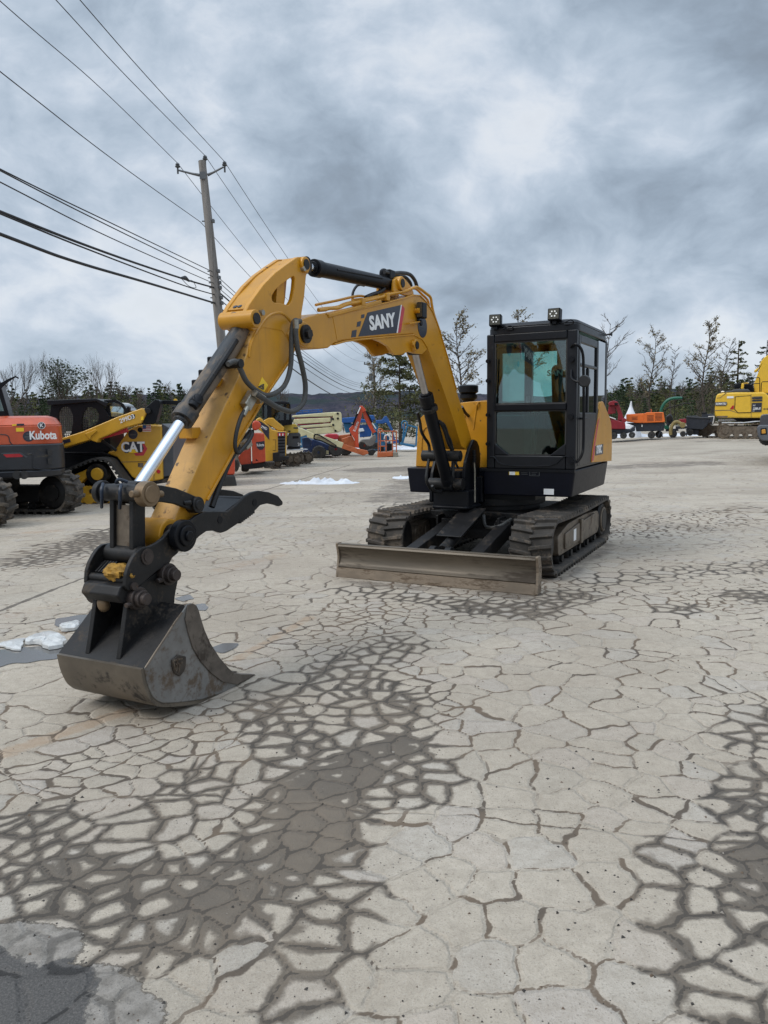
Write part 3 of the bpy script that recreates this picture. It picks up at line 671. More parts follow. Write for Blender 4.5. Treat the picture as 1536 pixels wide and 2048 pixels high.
def pine(px, Y, hgt, label, seed, leaf='pine', half=.30, first=.22, dens=1.0, nl=26):
    rn = random.Random(seed); p = at(px, 840, Y); root = thing('pine_tree', label, 'pine tree', Frame(p.x, p.y, 0, gz(p.x, p.y) - .1))
    mb = MB(); lf = MB(); mb.cone((0, 0, 0), (0, 0, hgt), hgt * .02, hgt * .004, 7)
    for i in range(nl):
        u = first + (1 - first) * (i / nl) ** .9; a = rn.random() * 6.3; L = hgt * half * (1 - u * .80) * rn.uniform(.55, 1.15)
        q0 = Vector((0, 0, hgt * u)); q1 = q0 + Vector((math.cos(a) * L, math.sin(a) * L, L * rn.uniform(-.12, .35))); mb.tube([q0, q0.lerp(q1, .5) + Vector((0, 0, -.05 * L)), q1], [hgt * .006, hgt * .004, hgt * .0015], 4, False)
        for k in range(int(9 * dens)):
            q = q0.lerp(q1, rn.uniform(.3, 1.05)); leafclump(lf, q + Vector((rn.gauss(0, .12) * L, rn.gauss(0, .12) * L, rn.gauss(0, .05) * L)), L * .15, 7, hgt * .013, rn, .45)
    mb.build('trunk', bark, root, fix=False, sharp=60); lf.build('crown', leafm[leaf], root, fix=False, sharp=20); return root
def slender(px, Y, hgt, label, seed, leaf='oak', dens=.6, first=.34, wide=.24, nb=26, lean=0.):
    """A thin straight-stemmed tree: ascending side branches that fork into twigs, a few withered leaves at their ends."""
    rn = random.Random(seed); p = at(px, 840, Y); root = thing('tree', label, 'tree', Frame(p.x, p.y, 0, gz(p.x, p.y) - .1)); mb = MB(); lf = MB(); cv = [Vector((lean * hgt * u * u + .02 * hgt * math.sin(u * 7 + seed), .02 * hgt * math.sin(u * 5), hgt * u)) for u in [i / 10 for i in range(11)]]
    mb.tube(cv, [hgt * .0125 * (1 - .9 * i / 10) for i in range(11)], 6, False)
    for i in range(nb):
        u = first + (1 - first) * ((i + rn.random()) / nb); k = min(9, int(u * 10)); q0 = cv[k].lerp(cv[k + 1], u * 10 - k); a = rn.random() * 6.3; L = hgt * wide * (1.05 - .75 * u) * rn.uniform(.5, 1.25); d = Vector((math.cos(a), math.sin(a), rn.uniform(.35, 1.0))).normalized()
        q1 = q0 + d * L * .55 + Vector((0, 0, .02 * L)); q2 = q1 + (d + Vector((rn.gauss(0, .25), rn.gauss(0, .25), .30))).normalized() * L * .5; mb.tube([q0, q1, q2], [hgt * .0045 * (1.2 - u * .6), hgt * .003, hgt * .0012], 4, False)
        for _ in range(6):
            s0 = q0.lerp(q1, rn.uniform(.5, 1)) if rn.random() < .4 else q1.lerp(q2, rn.uniform(.1, 1.)); e = s0 + (d + Vector((rn.gauss(0, .6), rn.gauss(0, .6), rn.gauss(.25, .4)))).normalized() * L * rn.uniform(.15, .42); mb.tube([s0, s0.lerp(e, .5) + Vector((rn.gauss(0, .03), rn.gauss(0, .03), .02)) * L, e], [hgt * .0019, hgt * .0014, hgt * .0009], 3, False)
            for _2 in range(2): e2 = e + (d + Vector((rn.gauss(0, .8), rn.gauss(0, .8), rn.gauss(.3, .4)))).normalized() * L * rn.uniform(.08, .2); mb.cone(s0.lerp(e, .6), e2, hgt * .0011, hgt * .0006, 3, False)
            if leaf and rn.random() < dens: leafclump(lf, e, hgt * .030, rn.randint(5, 10), hgt * .0095, rn, .8)
    mb.build('trunk', bark, root, fix=False, sharp=60)
    if leaf: lf.build('crown', leafm[leaf], root, fix=False, sharp=20)
    return root
tree(2, 850, 62, 7.2, 'bare tree cut by the left edge behind the orange excavator', seed=3, lev=5, spread=.5)
tree(100, 850, 50, 5.7, 'dark leafy evergreen tree above the black roof of the compact track loader', 'green', .62, 5, .72, 8, .075, .40, trunk=.22)
tree(128, 850, 60, 7.4, 'bare grey tree rising behind the dark leafy evergreen', seed=12, lev=5, spread=.42)
tree(207, 850, 64, 7.4, 'leafless spreading tree standing alone against the sky left of the pole', seed=21, lev=5, spread=.52)
tree(548, 845, 58, 4.5, 'thin bare sapling seen between the arm and the hanging hoses', seed=31, lev=4, spread=.4)
pine(800, 46, 5.9, 'broad olive pine with drooping limbs behind the boom elbow', 5, half=.60, first=.08, dens=3.0, nl=50)
slender(748, 50, 5.6, 'small leafy tree beside the distant wooden pole', 41, dens=.9, first=.15, wide=.36, nb=40)
slender(918, 40, 6.6, 'slender young oak with withered leaves between boom and cab', 55, dens=.75, first=.26, wide=.30, nb=42)
slender(1040, 48, 7.8, 'tall oak behind the cab with few leaves on its top twigs', 61, dens=.6, wide=.28)
slender(1192, 44, 6.4, 'bare leaning tree just right of the cab rear window', 66, None, wide=.34, lean=.12, first=.2)
slender(1302, 52, 6.5, 'thin tree with scattered leaves above the orange trailer unit', 71, dens=.6, wide=.30)
slender(1342, 60, 6.2, 'leafless sapling between the two thin leafy trees', 77, None, wide=.22)
slender(1408, 50, 6.9, 'tallest thin leafy tree left of the big yellow excavator', 83, dens=.7, wide=.30, nb=30)
slender(1438, 54, 6.3, 'bare forked tree next to the tallest thin leafy tree', 88, None, wide=.26, lean=.10)
pine(1472, 62, 7.0, 'ragged grey pine above the big yellow excavator engine hood', 9, 'pine', half=.30, first=.2, dens=.9, nl=30)
pine(1528, 58, 6.6, 'dark pine at the right edge behind the big yellow boom', 14, 'green', half=.34, first=.2, dens=1.0)

# ================================================================ POLES AND WIRES
polem = pmat('weathered pole wood', (0.205, 0.190, 0.176), .9, var=.25, scale=3, dirt=(0.09, 0.075, 0.06), dscale=4, damt=.4, stretch=(3, 3, .25))
galv = pmat('galvanised steel', (0.12, 0.125, 0.13), .5, metal=.6); porc = pmat('insulator', (0.055, 0.06, 0.065), .3)
wirem = pmat('black cable', (0.012, 0.013, 0.016), .6)
PB, PT = at(446, 925, 26.0), at(404, 322, 26.0)
PB.z = -.3; PB.x = PT.x + (446 - 404) / FPX * 26 * 1.0
pf = Frame(PB.x, PB.y, 0, 0)
pole = thing('utility_pole', 'weathered wooden utility pole with two steel arms behind the yellow arm', 'utility pole', pf)
ax = PT - PB; ax = Vector((ax.x, 0, PT.z)); dr = ax.normalized()
MB().cone((0, 0, -.2), ax, .185, .118, 22).build('post', polem, pole)
def on_pole(z): return dr * (z / dr.z)
def pole_px(y): return at(418, y, 26.0).z
brk = MB(); zt = pole_px(350)
for tip in ((355, 340), (447, 334)):
    e = pf.I @ at(*tip, 26.0); s0 = on_pole(zt) + Vector((math.copysign(.13, e.x - on_pole(zt).x), 0, 0)); brk.tube([s0, s0.lerp(e, .35) + Vector((0, 0, -.01)), e], [.05, .035, .028], 8)
b_ = on_pole(zt - .1); brk.box(b_.x - .10, b_.x + .10, -.155, -.135, b_.z - .06, b_.z + .16)
brk.build('bracket_arm', galv, pole)
INS = []
for tip in ((355, 328), (410, 313), (449, 325)):
    e = pf.I @ at(*tip, 26.0); ib = MB(); ib.lathe([(.03, -.20), (.03, -.02), (.075, .0), (.085, .03), (.05, .06), (.07, .08), (.05, .12), (.02, .14)], Matrix.Translation(e + Vector((0, 0, -.10))), 12); ib.build('insulator', porc, pole); INS.append(pf.M @ (e + Vector((0, 0, .03))))
for y in (443, 543, 556, 566, 576, 596, 607):
    cl_ = MB(); q = on_pole(pole_px(y)); cl_.cyl(q + Vector((-.20, -.05, 0)), q + Vector((.20, -.05, 0)), .022, 8); cl_.box(q.x + .13, q.x + .2, -.12, .02, q.z - .05, q.z + .05); cl_.build('clamp', galv, pole)
P2 = at(752, 838, 112.0); P2.z = 0; P2T = at(748, 716, 112.0)
pf2 = Frame(P2.x, P2.y, 0, 0); pole2 = thing('utility_pole', 'distant wooden utility pole with a crossarm beside the leafy tree', 'utility pole', pf2)
h2 = P2T.z
MB().cone((0, 0, 0), (-.25, 0, h2), .22, .15, 14).build('post', polem, pole2)
cb = MB(); cb.box(-1.6, .9, -.22, -.12, h2 - .95, h2 - .80); cb.build('crossarm', galv, pole2)
for dx in (-1.5, -.75, .8): MB().lathe([(.05, 0), (.09, .05), (.09, .2), (.04, .28)], Matrix.Translation((dx, -.17, h2 - .80)), 8).build('insulator', porc, pole2)
MB().cyl((-.65, -.2, h2 - 3.2), (-.65, -.2, h2 - 2.2), .28, 14).build('transformer', galv, pole2)
P3 = at(990 * .5 + 250, 838, 150.0)
WD = Vector((P2.x - PB.x, P2.y - PB.y, 0)).normalized(); WN = Vector((WD.y, -WD.x, 0))
def wire(label, A, near, farz, r, fardx=0.0, sag=1.4, group=None, cat='power line', name='power_line'):
    """A cable through the pole at A; NEAR are points of it towards the photographer, then on to the distant pole."""
    pts = [A]; qs = [on_plane(x, y, A, WN) for x, y in near]
    k = qs[-1]; j = qs[-2] if len(qs) > 1 else A
    sl = (k.z - j.z) / max(1e-3, (k - j).length); ext = k - WD * 9 + Vector((0, 0, 9 * sl * .8))
    line = [A] + qs + [ext]; ns = catmull(line, 8)[::-1]
    B = Vector((P2.x + fardx, P2.y, farz)); fs = []
    for i in range(1, 41):
        u = i / 40; q = A.lerp(B, u); q.z -= 4 * sag * u * (1 - u); fs.append(q)
    mb = MB(); mb.tube(ns + fs, r, 7); return tag(mb.build(name, wirem, fix=False, sharp=80), label, cat, group)
def atp(x, y): return at(x, y, 26.0 - .15)
wire('leftmost thin wire over the pole arm, running up to the top left corner', INS[0], [(200, 175), (0, 2)], h2 - .5, .0095, -1.5, 1.6)
wire('thin middle wire on the pole top insulator', INS[1], [(260, 160), (112, 0)], h2 + .2, .0095, -.7, 1.6)
wire('thin wire over the right pole arm, highest of the three top wires', INS[2], [(300, 160), (160, 0)], h2 - .5, .0095, .8, 1.6)
wire('single thin wire clipped halfway down the pole side', atp(401, 444), [(230, 322), (0, 143)], h2 - 2.0, .010, -.2, 1.6)
wire('upper of two thin cables running close together to the pole', atp(424, 543), [(220, 445), (0, 338)], h2 - 3.4, .0125, .2, 1.5, cat='cable', name='cable')
wire('lower of two thin cables running close together to the pole', atp(425, 553), [(220, 453), (0, 341)], h2 - 3.6, .0125, .2, 1.5, cat='cable', name='cable')
wire('thin cable alone beneath the close pair of cables', atp(426, 566), [(220, 475), (0, 364)], h2 - 3.8, .0115, .2, 1.5, cat='cable', name='cable')
wire('thick black cable with a splice near the pole', atp(427, 575), [(365, 557), (220, 508), (0, 423)], h2 - 4.3, .026, .2, 1.5, cat='cable', name='cable')
wire('thin cable hugging the underside of the spliced thick cable', atp(428, 589), [(365, 570), (200, 508), (0, 427)], h2 - 4.7, .017, .2, 1.6, cat='cable', name='cable')
wire('lowest thick black cable, under all the other lines', atp(429, 606), [(300, 567), (150, 523), (0, 468)], h2 - 5.4, .030, .2, 1.9, cat='cable', name='cable')
sb = MB(); s0 = on_plane(362, 556, atp(427, 575), WN); s1 = on_plane(378, 562, atp(427, 575), WN); sb.tube([s0, s0.lerp(s1, .5) + Vector((0, 0, .05)), s1], [.03, .06, .03], 8)
s2 = on_plane(392, 575, atp(427, 575), WN); sb.tube([s0, s0.lerp(s2, .5) + Vector((0, 0, -.09)), s2, s1.lerp(s2, .5) + Vector((0, 0, .1)), s1], .009, 6, smooth=6)
tag(sb.build('cable_splice', wirem), 'looped splice on the thick cable just left of the pole', 'cable splice')

# ================================================================ SNOW, ICE, PUDDLES
snowm = pmat('old snow', (0.62, 0.64, 0.67), .8, var=.10, scale=5, dirt=(0.42, 0.38, 0.33), dscale=6, damt=.25, bump=.8, bscale=25)
icem = pmat('cloudy ice', (0.56, 0.56, 0.54), .25, var=.15, scale=14, bump=.5, bscale=30, dirt=(0.45, 0.42, 0.38), dscale=12, damt=.3)
def mound(name, label, c, rx, ry, hgt, seed, group=None, lumps=9, mat=None, kind=None, ang=0, cat='snow'):
    rn = random.Random(seed); n = 72; m_ = 26; v = []; f = []
    L = [(rn.uniform(-.75, .75), rn.uniform(-.6, .6), rn.uniform(.07, .2), rn.uniform(.3, 1.)) for _ in range(lumps)]
    for j in range(m_):
        for i in range(n):
            u = 2 * PI * i / n; r = (j / (m_ - 1)); q = 1 + .22 * nz(math.cos(u) * 1.6 + seed, math.sin(u) * 1.6) + .10 * nz(math.cos(u) * 5 + seed, math.sin(u) * 5)
            x, y = math.cos(u) * r * q, math.sin(u) * r * q
            h = sum(a * math.exp(-((x - lx_) ** 2 + (y - ly_) ** 2) / (s * s)) for lx_, ly_, s, a in L) * (1 - r ** 3) + .10 * (1 - r) + (.30 * max(0, nz(x * 7 + seed, y * 7)) + .22 * max(0, nz(x * 15, y * 15 + seed))) * (1 - r ** 4)
            v.append((x * rx, y * ry, h * hgt + (.012 if j < m_ - 1 else -.01)))
    for j in range(m_ - 1):
        for i in range(n): f.append((j * n + i, j * n + (i + 1) % n, (j + 1) * n + (i + 1) % n, (j + 1) * n + i))
    mb = MB(); mb.add(v, f); o = mb.build(name, mat or snowm, sharp=60); o.matrix_world = Matrix.Translation(c + Vector((0, 0, .004))) @ Matrix.Rotation(ang, 4, 'Z'); return tag(o, label, cat, group, kind)
g = on_ground
mound('snow_pile', 'lumpy white snow heap lying alone on the lot behind the thumb claw', g(662, 967), .62, .30, .105, 4, lumps=22)
mound('snow_pile', 'flat thin tongue of snow left of the lumpy snow heap', g(603, 967), .52, .26, .07, 9, lumps=5)
mound('snow_pile', 'small dirty snow patch by the left corner of the excavator body', g(806, 956), .30, .42, .05, 6, lumps=3)
for k, (x, y, a, b_, lb) in enumerate(((800, 898, 2.6, .9, 'white snow bank beneath the blue basket frame'), (745, 897, 2.0, .6, 'snow strip behind the orange basket'), (1262, 875, 3.4, .6, 'long snow strip under the dark red machine'), (1330, 872, 3.0, .6, 'snow strip under the tan hose and green chute'))):
    q = g(x, y, gz(*g(x, y).xy)); q = g(x, y, gz(q.x, q.y)); q.z = gz(q.x, q.y); mound('snow_patch', lb, q, a, b_, .22, 20 + k, lumps=6)
icecol = []
def ice(label, pts, z, hgt, seed):
    rn = random.Random(seed); q = [g(*p, z) for p in pts]; c = sum(q, Vector()) / len(q); mb = MB(); q = catmull([q[-1]] + q + [q[0], q[1]], 6)[6:-7]
    q = [p + Vector((nz(p.x * 22, p.y * 22, seed), nz(p.x * 22, p.y * 22, seed + 9), 0)) * .022 for p in q]; n = len(q); rings = []
    for k, (u, hh) in enumerate(((0, 0), (.03, .75), (.16, 1.0), (.45, 1.08), (.75, 1.15))): rings.append([p.lerp(c, u) + Vector((0, 0, hgt * hh * (1 + .45 * nz(p.x * 9 + u, p.y * 9, seed)) + (hgt * .35 * nz(p.x * 30, p.y * 30 + u) if k > 1 else 0))) for p in q])
    mb.add([p for r_ in rings for p in r_] + [c + Vector((0, 0, hgt * 1.15))], [(k * n + i, k * n + (i + 1) % n, (k + 1) * n + (i + 1) % n, (k + 1) * n + i) for k in range(4) for i in range(n)] + [(4 * n + i, 4 * n + (i + 1) % n, 5 * n) for i in range(n)])
    return tag(mb.build('ice_chunk', icem, sharp=35), label, 'ice chunk')
ice('large cloudy ice slab lying in the puddle left of the bucket', [(48, 1287), (70, 1272), (100, 1266), (133, 1280), (128, 1292), (100, 1300), (75, 1290)], .008, .030, 3)
ice('flat clear ice sheet at the left edge beside the large ice slab', [(0, 1288), (48, 1278), (44, 1295), (36, 1302), (10, 1296)], .008, .014, 5)
ice('small rectangular ice block at the puddle rim behind the bucket', [(122, 1262), (125, 1252), (157, 1247), (157, 1257), (140, 1262)], .008, .032, 7)
ice('crumbled ice bits touching the bucket back', [(128, 1296), (140, 1290), (150, 1296), (140, 1302)], .008, .02, 8)
watm = bpy.data.materials.new('dirty puddle water'); watm.use_nodes = True
_b = watm.node_tree.nodes['Principled BSDF']; _b.inputs['Base Color'].default_value = (.105, .10, .095, 1); _b.inputs['Roughness'].default_value = .13; _b.inputs['Specular IOR Level'].default_value = .5
def puddle(pts, seed, name='puddle_water'):
    q = [g(*p) for p in pts]; q = catmull([q[-1]] + q + [q[0], q[1]], 8)[8:-9]; rn = random.Random(seed)
    q = [p + Vector((nz(p.x * 9, p.y * 9) * .03, nz(p.x * 9, p.y * 9, 5) * .04, .004)) for p in q]
    mb = MB(); c = sum(q, Vector()) / len(q); n = len(q); mb.add(q + [c], [(i, (i + 1) % n, n) for i in range(n)])
    tag(mb.build(name, watm), kind='structure')
puddle([(-40, 1310), (30, 1296), (110, 1292), (170, 1288), (190, 1300), (120, 1316), (20, 1330), (-40, 1340)], 1)
puddle([(112, 1240), (150, 1232), (200, 1230), (210, 1250), (150, 1262), (118, 1252)], 2)
puddle([(350, 1198), (375, 1191), (388, 1197), (368, 1203)], 3)
puddle([(380, 1216), (400, 1208), (418, 1214), (408, 1221), (392, 1222)], 4)
puddle([(425, 1300), (440, 1290), (475, 1288), (468, 1298), (445, 1308)], 5)
# ================================================================ THE BIG YELLOW EXCAVATOR
PSI = 0.478
H = Frame(1.318, 8.719, -PSI)
EX = thing('excavator', 'big yellow excavator with black cab resting its bucket on the cracked lot', 'excavator', H)
def zc(ox, oy, k): return lambda *p: [(ox + x / k, oy + y / k) for x, y in p]
Z5, Z6, Z3, Z4 = zc(120, 920, 3.339), zc(420, 480, 3.072), zc(640, 500, 5.908), zc(340, 600, 5.12)
Z5b, Z2b, ZC = zc(170, 940, 6.144), zc(800, 780, 7.314), zc(940, 600, 4.876)
def yz(pts, x): return [H.sx(px, py, x) for px, py in pts]
def L3(pts, x): return [H.lx(px, py, x) for px, py in pts]
CX = -.23                                              # middle plane of boom, arm and bucket
def boss(mb, px, py, x0, x1, r, xp=None):              # pin boss whose visible end shows at (px, py) on plane xp
    y, z = H.sx(px, py, x1 if xp is None else xp); mb.cyl((x0, y, z), (x1, y, z), r, 24); return y, z

# ---- tracks
def track_mesh(x0, x1, yf, yr, rad, lug, pitch, thick=.03, zc_=None, zr=None, sag=.02, stagger=True, single=False):
    """Endless rubber track: belt loop in the y-z plane with slanted lugs; yf, yr = axle positions."""
    zf = zc_ if zc_ is not None else rad + lug; zr = zf if zr is None else zr
    path = []; n = 16
    for i in range(n + 1): t = PI / 2 + PI * i / n; path.append((yf + math.cos(t) * rad, zf + math.sin(t) * rad))       # front end, from top round to bottom
    for i in range(1, 12): u = i / 12; path.append((yf + (yr - yf) * u, zf - rad + (zr - zf) * u * 0))
    for i in range(n + 1): t = -PI / 2 + PI * i / n; path.append((yr + math.cos(t) * rad, zr + math.sin(t) * rad))
    for i in range(1, 12): u = i / 12; path.append((yr + (yf - yr) * u, zr + rad + (zf - zr) * u - sag * math.sin(PI * u)))
    mb = MB(); mb.strip(path, x0, x1, thick, closed=True)
    seg = [math.dist(path[i], path[(i + 1) % len(path)]) for i in range(len(path))]; tot = sum(seg); N = int(tot / pitch); pit = tot / N
    def pos(s):
        s %= tot
        for i, l in enumerate(seg):
            if s <= l:
                a, b_ = path[i], path[(i + 1) % len(path)]; u = s / l; dy, dz = (b_[0] - a[0]) / l, (b_[1] - a[1]) / l
                return (a[0] + (b_[0] - a[0]) * u, a[1] + (b_[1] - a[1]) * u), (dz * -1, dy)       # point, inward normal
            s -= l
    cy0, cz0 = (yf + yr) / 2, (zf + zr) / 2
    def P(x, s, h):
        (y, z), (ny_, nz_) = pos(s)
        if (y - cy0) * ny_ + (z - cz0) * nz_ < 0: ny_, nz_ = -ny_, -nz_
        return (x, y + ny_ * h, z + nz_ * h)
    w_ = x1 - x0; xm = (x0 + x1) / 2
    for k in range(N):
        s = k * pit
        halves = ((x0, x1, 0, 0),) if single else ((x0 - .004, xm + .03 * w_, .0, .30), (x1 + .004, xm - .03 * w_, .5 if stagger else 0, .30))
        for xa, xb, off, sl in halves:
            b0 = s + off * pit; e = pit * .21; sh = sl * pit; vs = []
            for h, g_ in ((-.004, 1.0), (lug, .68)):
                for xx, so in ((xa, 0.), (xa + (xb - xa) * .5, sh * .45), (xb, sh)):
                    vs += [P(xx, b0 + so - e * g_, h), P(xx, b0 + so + e * g_, h)]
            mb.add(vs, [(6, 7, 9, 8), (8, 9, 11, 10), (0, 2, 8, 6), (2, 4, 10, 8), (1, 7, 9, 3), (3, 9, 11, 5), (0, 6, 7, 1), (4, 5, 11, 10)])
    return mb, zf, zr
def wheel(mb, x0, x1, y, z, r, hub=.45):
    mb.lathe([(r * .9, 0), (r, .02), (r, (x1 - x0) - .02), (r * .9, x1 - x0)], Matrix(((0, 0, 1, x0), (1, 0, 0, y), (0, 1, 0, z), (0, 0, 0, 1))), 28)
    mb.lathe([(r * hub, -.025), (r * hub, x1 - x0 + .025)], Matrix(((0, 0, 1, x0), (1, 0, 0, y), (0, 1, 0, z), (0, 0, 0, 1))), 20)
for sx in (-1, 1):
    x0, x1 = (.565, .965) if sx > 0 else (-.965, -.565)
    tm, zf, zr = track_mesh(x0, x1, -1.13, 1.09, .258, .031, .102, .03)
    tr = tm.build('track', M['track'], EX, fix=True, sharp=30, bevel=.004, seg=1)
    wm = MB(); wheel(wm, x0 + .10, x1 - .10, -1.13, zf, .215, .5); wheel(wm, x0 + .13, x1 - .05, 1.09, zr, .205, .6)
    for i in range(5): wheel(wm, x0 + .08, x1 - .08, -.75 + .37 * i, .115, .075, .5)
    wm.build('track_wheel', M['steel_dark'], tr)
    fm = MB(); fm.px(fillet([(-.92, .16), (.86, .16), (.98, .30), (.86, .42), (.2, .455), (-.55, .44), (-.95, .36)], .06), x0 + .06, x1 - .055)
    fm.px(fillet([(-.72, .20), (-.12, .20), (-.12, .40), (-.72, .36)], .03), x1 - .055, x1 - .035); fm.px(fillet([(.0, .19), (.62, .19), (.62, .42), (.0, .40)], .03), x1 - .055, x1 - .03)
    fm.box(x1 - .055, x1 - .02, -.10, -.02, .17, .43); fm.cyl((x1 - .06, 1.09, zr), (x1 - .03, 1.09, zr), .15, 24)
    fm.build('track_frame', M['steel_rub'], tr, bevel=.008)
ps = MB(); ps.px([(-.40, .24), (-.30, .24), (-.30, .36), (-.40, .36)], .965 - .034, .965 - .031); ps.build('sticker', M['white'], EX)

# ---- lower frame, dozer blade
lf = MB(); lf.box(-.56, .56, -.62, .62, .33, .50); lf.pz([(-.75, -.72), (-.25, -.62), (.25, -.62), (.75, -.72), (.75, .72), (-.75, .72)], .44, .53)
lf.box(-.60, .60, -.62, -.55, .24, .48); lf.cyl((0, 0, .52), (0, 0, .70), .44, 40); lf.cyl((0, 0, .58), (0, 0, .66), .50, 40)
for sx in (-1, 1): lf.box(sx * .34 - .10, sx * .34 - .07, -.82, -.55, .26, .50); lf.box(sx * .34 + .07, sx * .34 + .10, -.82, -.55, .26, .50)
lf.build('undercarriage', M['steel_dark'], EX, bevel=.008)
for sx in (-1, 1):
    am = MB(); am.beam((sx * .30, -.66, .39), (sx * .34, -1.86, .17), .13, .15); am.box(sx * .30 - .085, sx * .30 + .085, -.80, -.62, .33, .47); am.cyl((sx * .30 - .12, -.70, .39), (sx * .30 + .12, -.70, .39), .05)
    am.build('blade_arm', M['steel_dark'], EX, bevel=.01)
bc = MB(); bc.cyl((-.02, -.70, .52), (-.02, -1.62, .27), .055); bc.beam((-.02, -.78, .585), (-.02, -1.48, .385), .26, .016)
for sx in (-.09, .07): bc.cyl((sx - .02, -1.70, .24), (sx + .04, -1.70, .24), .085, 24)
bc.box(-.13, .09, -1.84, -1.70, .16, .30); bc.build('blade_cylinder', M['steel_dark'], EX, bevel=.006)
hz = MB(); hz.tube([(.05, -.68, .50), (.12, -.80, .40), (.28, -.86, .42), (.36, -.72, .48)], .018, 8, smooth=6); hz.build('hose', M['hose'], EX)
bl = MB(); prof = [(-1.945, .085), (-1.905, .12), (-1.885, .19), (-1.895, .255), (-1.925, .305), (-1.95, .325)]
bl.strip(smooth2(prof, 4), -.983, .983, .028)
bl.px([(-1.955, .33), (-1.95, .30), (-1.90, .30), (-1.90, .33)], -.983, .983)
for sx in (-.3, .3): bl.box(sx - .12, sx + .12, -1.87, -1.80, .06, .26)
bp = bl.build('dozer_blade', M['blade'], EX, bevel=.005)
ce = MB(); ce.px([(-1.970, .0), (-1.940, .005), (-1.922, .095), (-1.952, .10)], -.983, .983); ce.px([(-1.952, .098), (-1.922, .093), (-1.915, .112), (-1.945, .117)], -.983, .983)
ce.build('cutting_edge', M['blade_edge'], bp, bevel=.006)
for sx in (-1, 1):
    ep = MB(); q = fillet([(-1.975, .0), (-1.85, .01), (-1.845, .22), (-1.88, .335), (-1.965, .335), (-1.945, .27), (-1.93, .19), (-1.945, .11)], .02)
    ep.px(q, sx * .983 - .002 if sx > 0 else -1.005, 1.006 if sx > 0 else sx * .983 + .002); ep.build('end_plate', M['blade_edge'], bp, bevel=.004)

# ---- upper frame
up = MB()
plan = fillet([(-.875, -.62), (-.62, -.62), (-.60, -.42), (.0, -.42), (.02, -.62), (.985, -.62), (.985, 1.02), (.92, 1.24), (.55, 1.38), (-.45, 1.38), (-.80, 1.15), (-.875, .8)], [.03, .02, .03, .03, .02, .05, .3, .2, .2, .2, .2, .3])
plan2 = [(x * (.965 if abs(x) > .5 else 1), y * .985) for x, y in plan]
up.prism([(x, y, .715) for x, y in plan2], [(x, y, .985) for x, y in plan]); up.build('body_skirt', M['skirt'], EX, bevel=.012)
ub = MB(); ub.box(-.55, .55, -.5, .6, .66, .72); ub.box(-.02, .985, -.628, -.60, .965, .993); ub.build('deck', M['black'], EX)
st = MB(); q0 = H.ly(1018, 941, -.624); q1 = H.ly(1038, 950, -.624); st.box(q0.x, q1.x, -.624, -.6225, q1.z, q0.z); st.build('sticker', M['warn'], EX)
st = MB(); q0 = H.ly(1019, 942, -.625); q1 = H.ly(1030, 950, -.625); st.box(q0.x, q1.x, -.626, -.6245, q1.z, q0.z); q0 = H.ly(1089, 977, -.60); q1 = H.ly(1109, 989, -.60); st.box(q0.x, q1.x, -.628, -.6205, q1.z, q0.z); st.build('sticker', M['white'], EX)
st = MB()
for a, b_ in (((1039, 941), (1058, 942)), ((1059, 940.5), (1079, 941.5)), ((1059, 951), (1079, 952)), ((1059, 941), (1060, 951)), ((1078, 941), (1079, 951)), ((1042, 945), (1055, 946)), ((1042, 948), (1055, 949)), ((1063, 945), (1075, 945.8)), ((1063, 948), (1072, 948.8))):
    q0 = H.ly(*a, -.624); q1 = H.ly(*b_, -.624); st.box(q0.x, q1.x, -.6245, -.6225, min(q1.z, q0.z - .004), q0.z)
st.build('sticker', M['seat_grey'], EX)

# hood on the boom side and rear body with counterweight
hd = MB(); hp = fillet([(-.865, .986), (.02, .986), (.02, 1.70), (-.20, 1.70), (-.55, 1.66), (-.80, 1.545), (-.835, 1.44)], [.01, .01, .06, .1, .2, .08, .1])
hd.py(hp, -.40, 1.25); hood = hd.build('hood', M['yellow'], EX, bevel=.03, seg=3)
sm = MB(); sm.tube([(-.64, -.405, 1.42), (-.76, -.405, 1.40), (-.79, -.405, 1.10), (-.74, -.405, 1.06), (-.52, -.405, 1.06)], .007, 6, smooth=5); sm.tube([(-.17, -.398, 1.40), (-.14, -.398, 1.60), (-.10, -.37, 1.695), (-.06, .3, 1.706)], .010, 6, smooth=4)
sm.build('panel_seam', M['yellow_mud'], hood)
eb = MB(); e0 = H.ly(937, 806, .25); eb.cyl((e0.x, .25, 1.66), (e0.x, .25, 1.78), .07); eb.lathe([(.07, 0), (.105, .03), (.105, .07), (.085, .08), (.115, .10), (.115, .17), (.09, .185)], Matrix.Translation((e0.x, .25, 1.72)), 24); eb.build('air_cleaner', M['black'], EX)
rb = MB(); rp = yz(ZC((1186, 1585), (1204, 1420), (1245, 1180), (1278, 1000)), .997)
rp = rp + [(rp[-1][0] + .10, rp[-1][1] + .02), (1.00, 1.50), (1.10, 1.43), (1.16, 1.2), (1.16, .987)]
rb.px(fillet(rp, [.01, .05, .05, .02, .05, .1, .1, .1, .01]), .60, .997); rear = rb.build('rear_cover', M['yellow'], EX, bevel=.025, seg=3)
rb = MB(); rb.pz(fillet([(-.86, .85), (.60, .85), (.60, 1.0), (.95, 1.0), (.88, 1.15), (.54, 1.37), (-.45, 1.37), (-.79, 1.15)], .1), .986, 1.50); rb.build('counterweight', M['yellow'], EX, bevel=.05, seg=3)
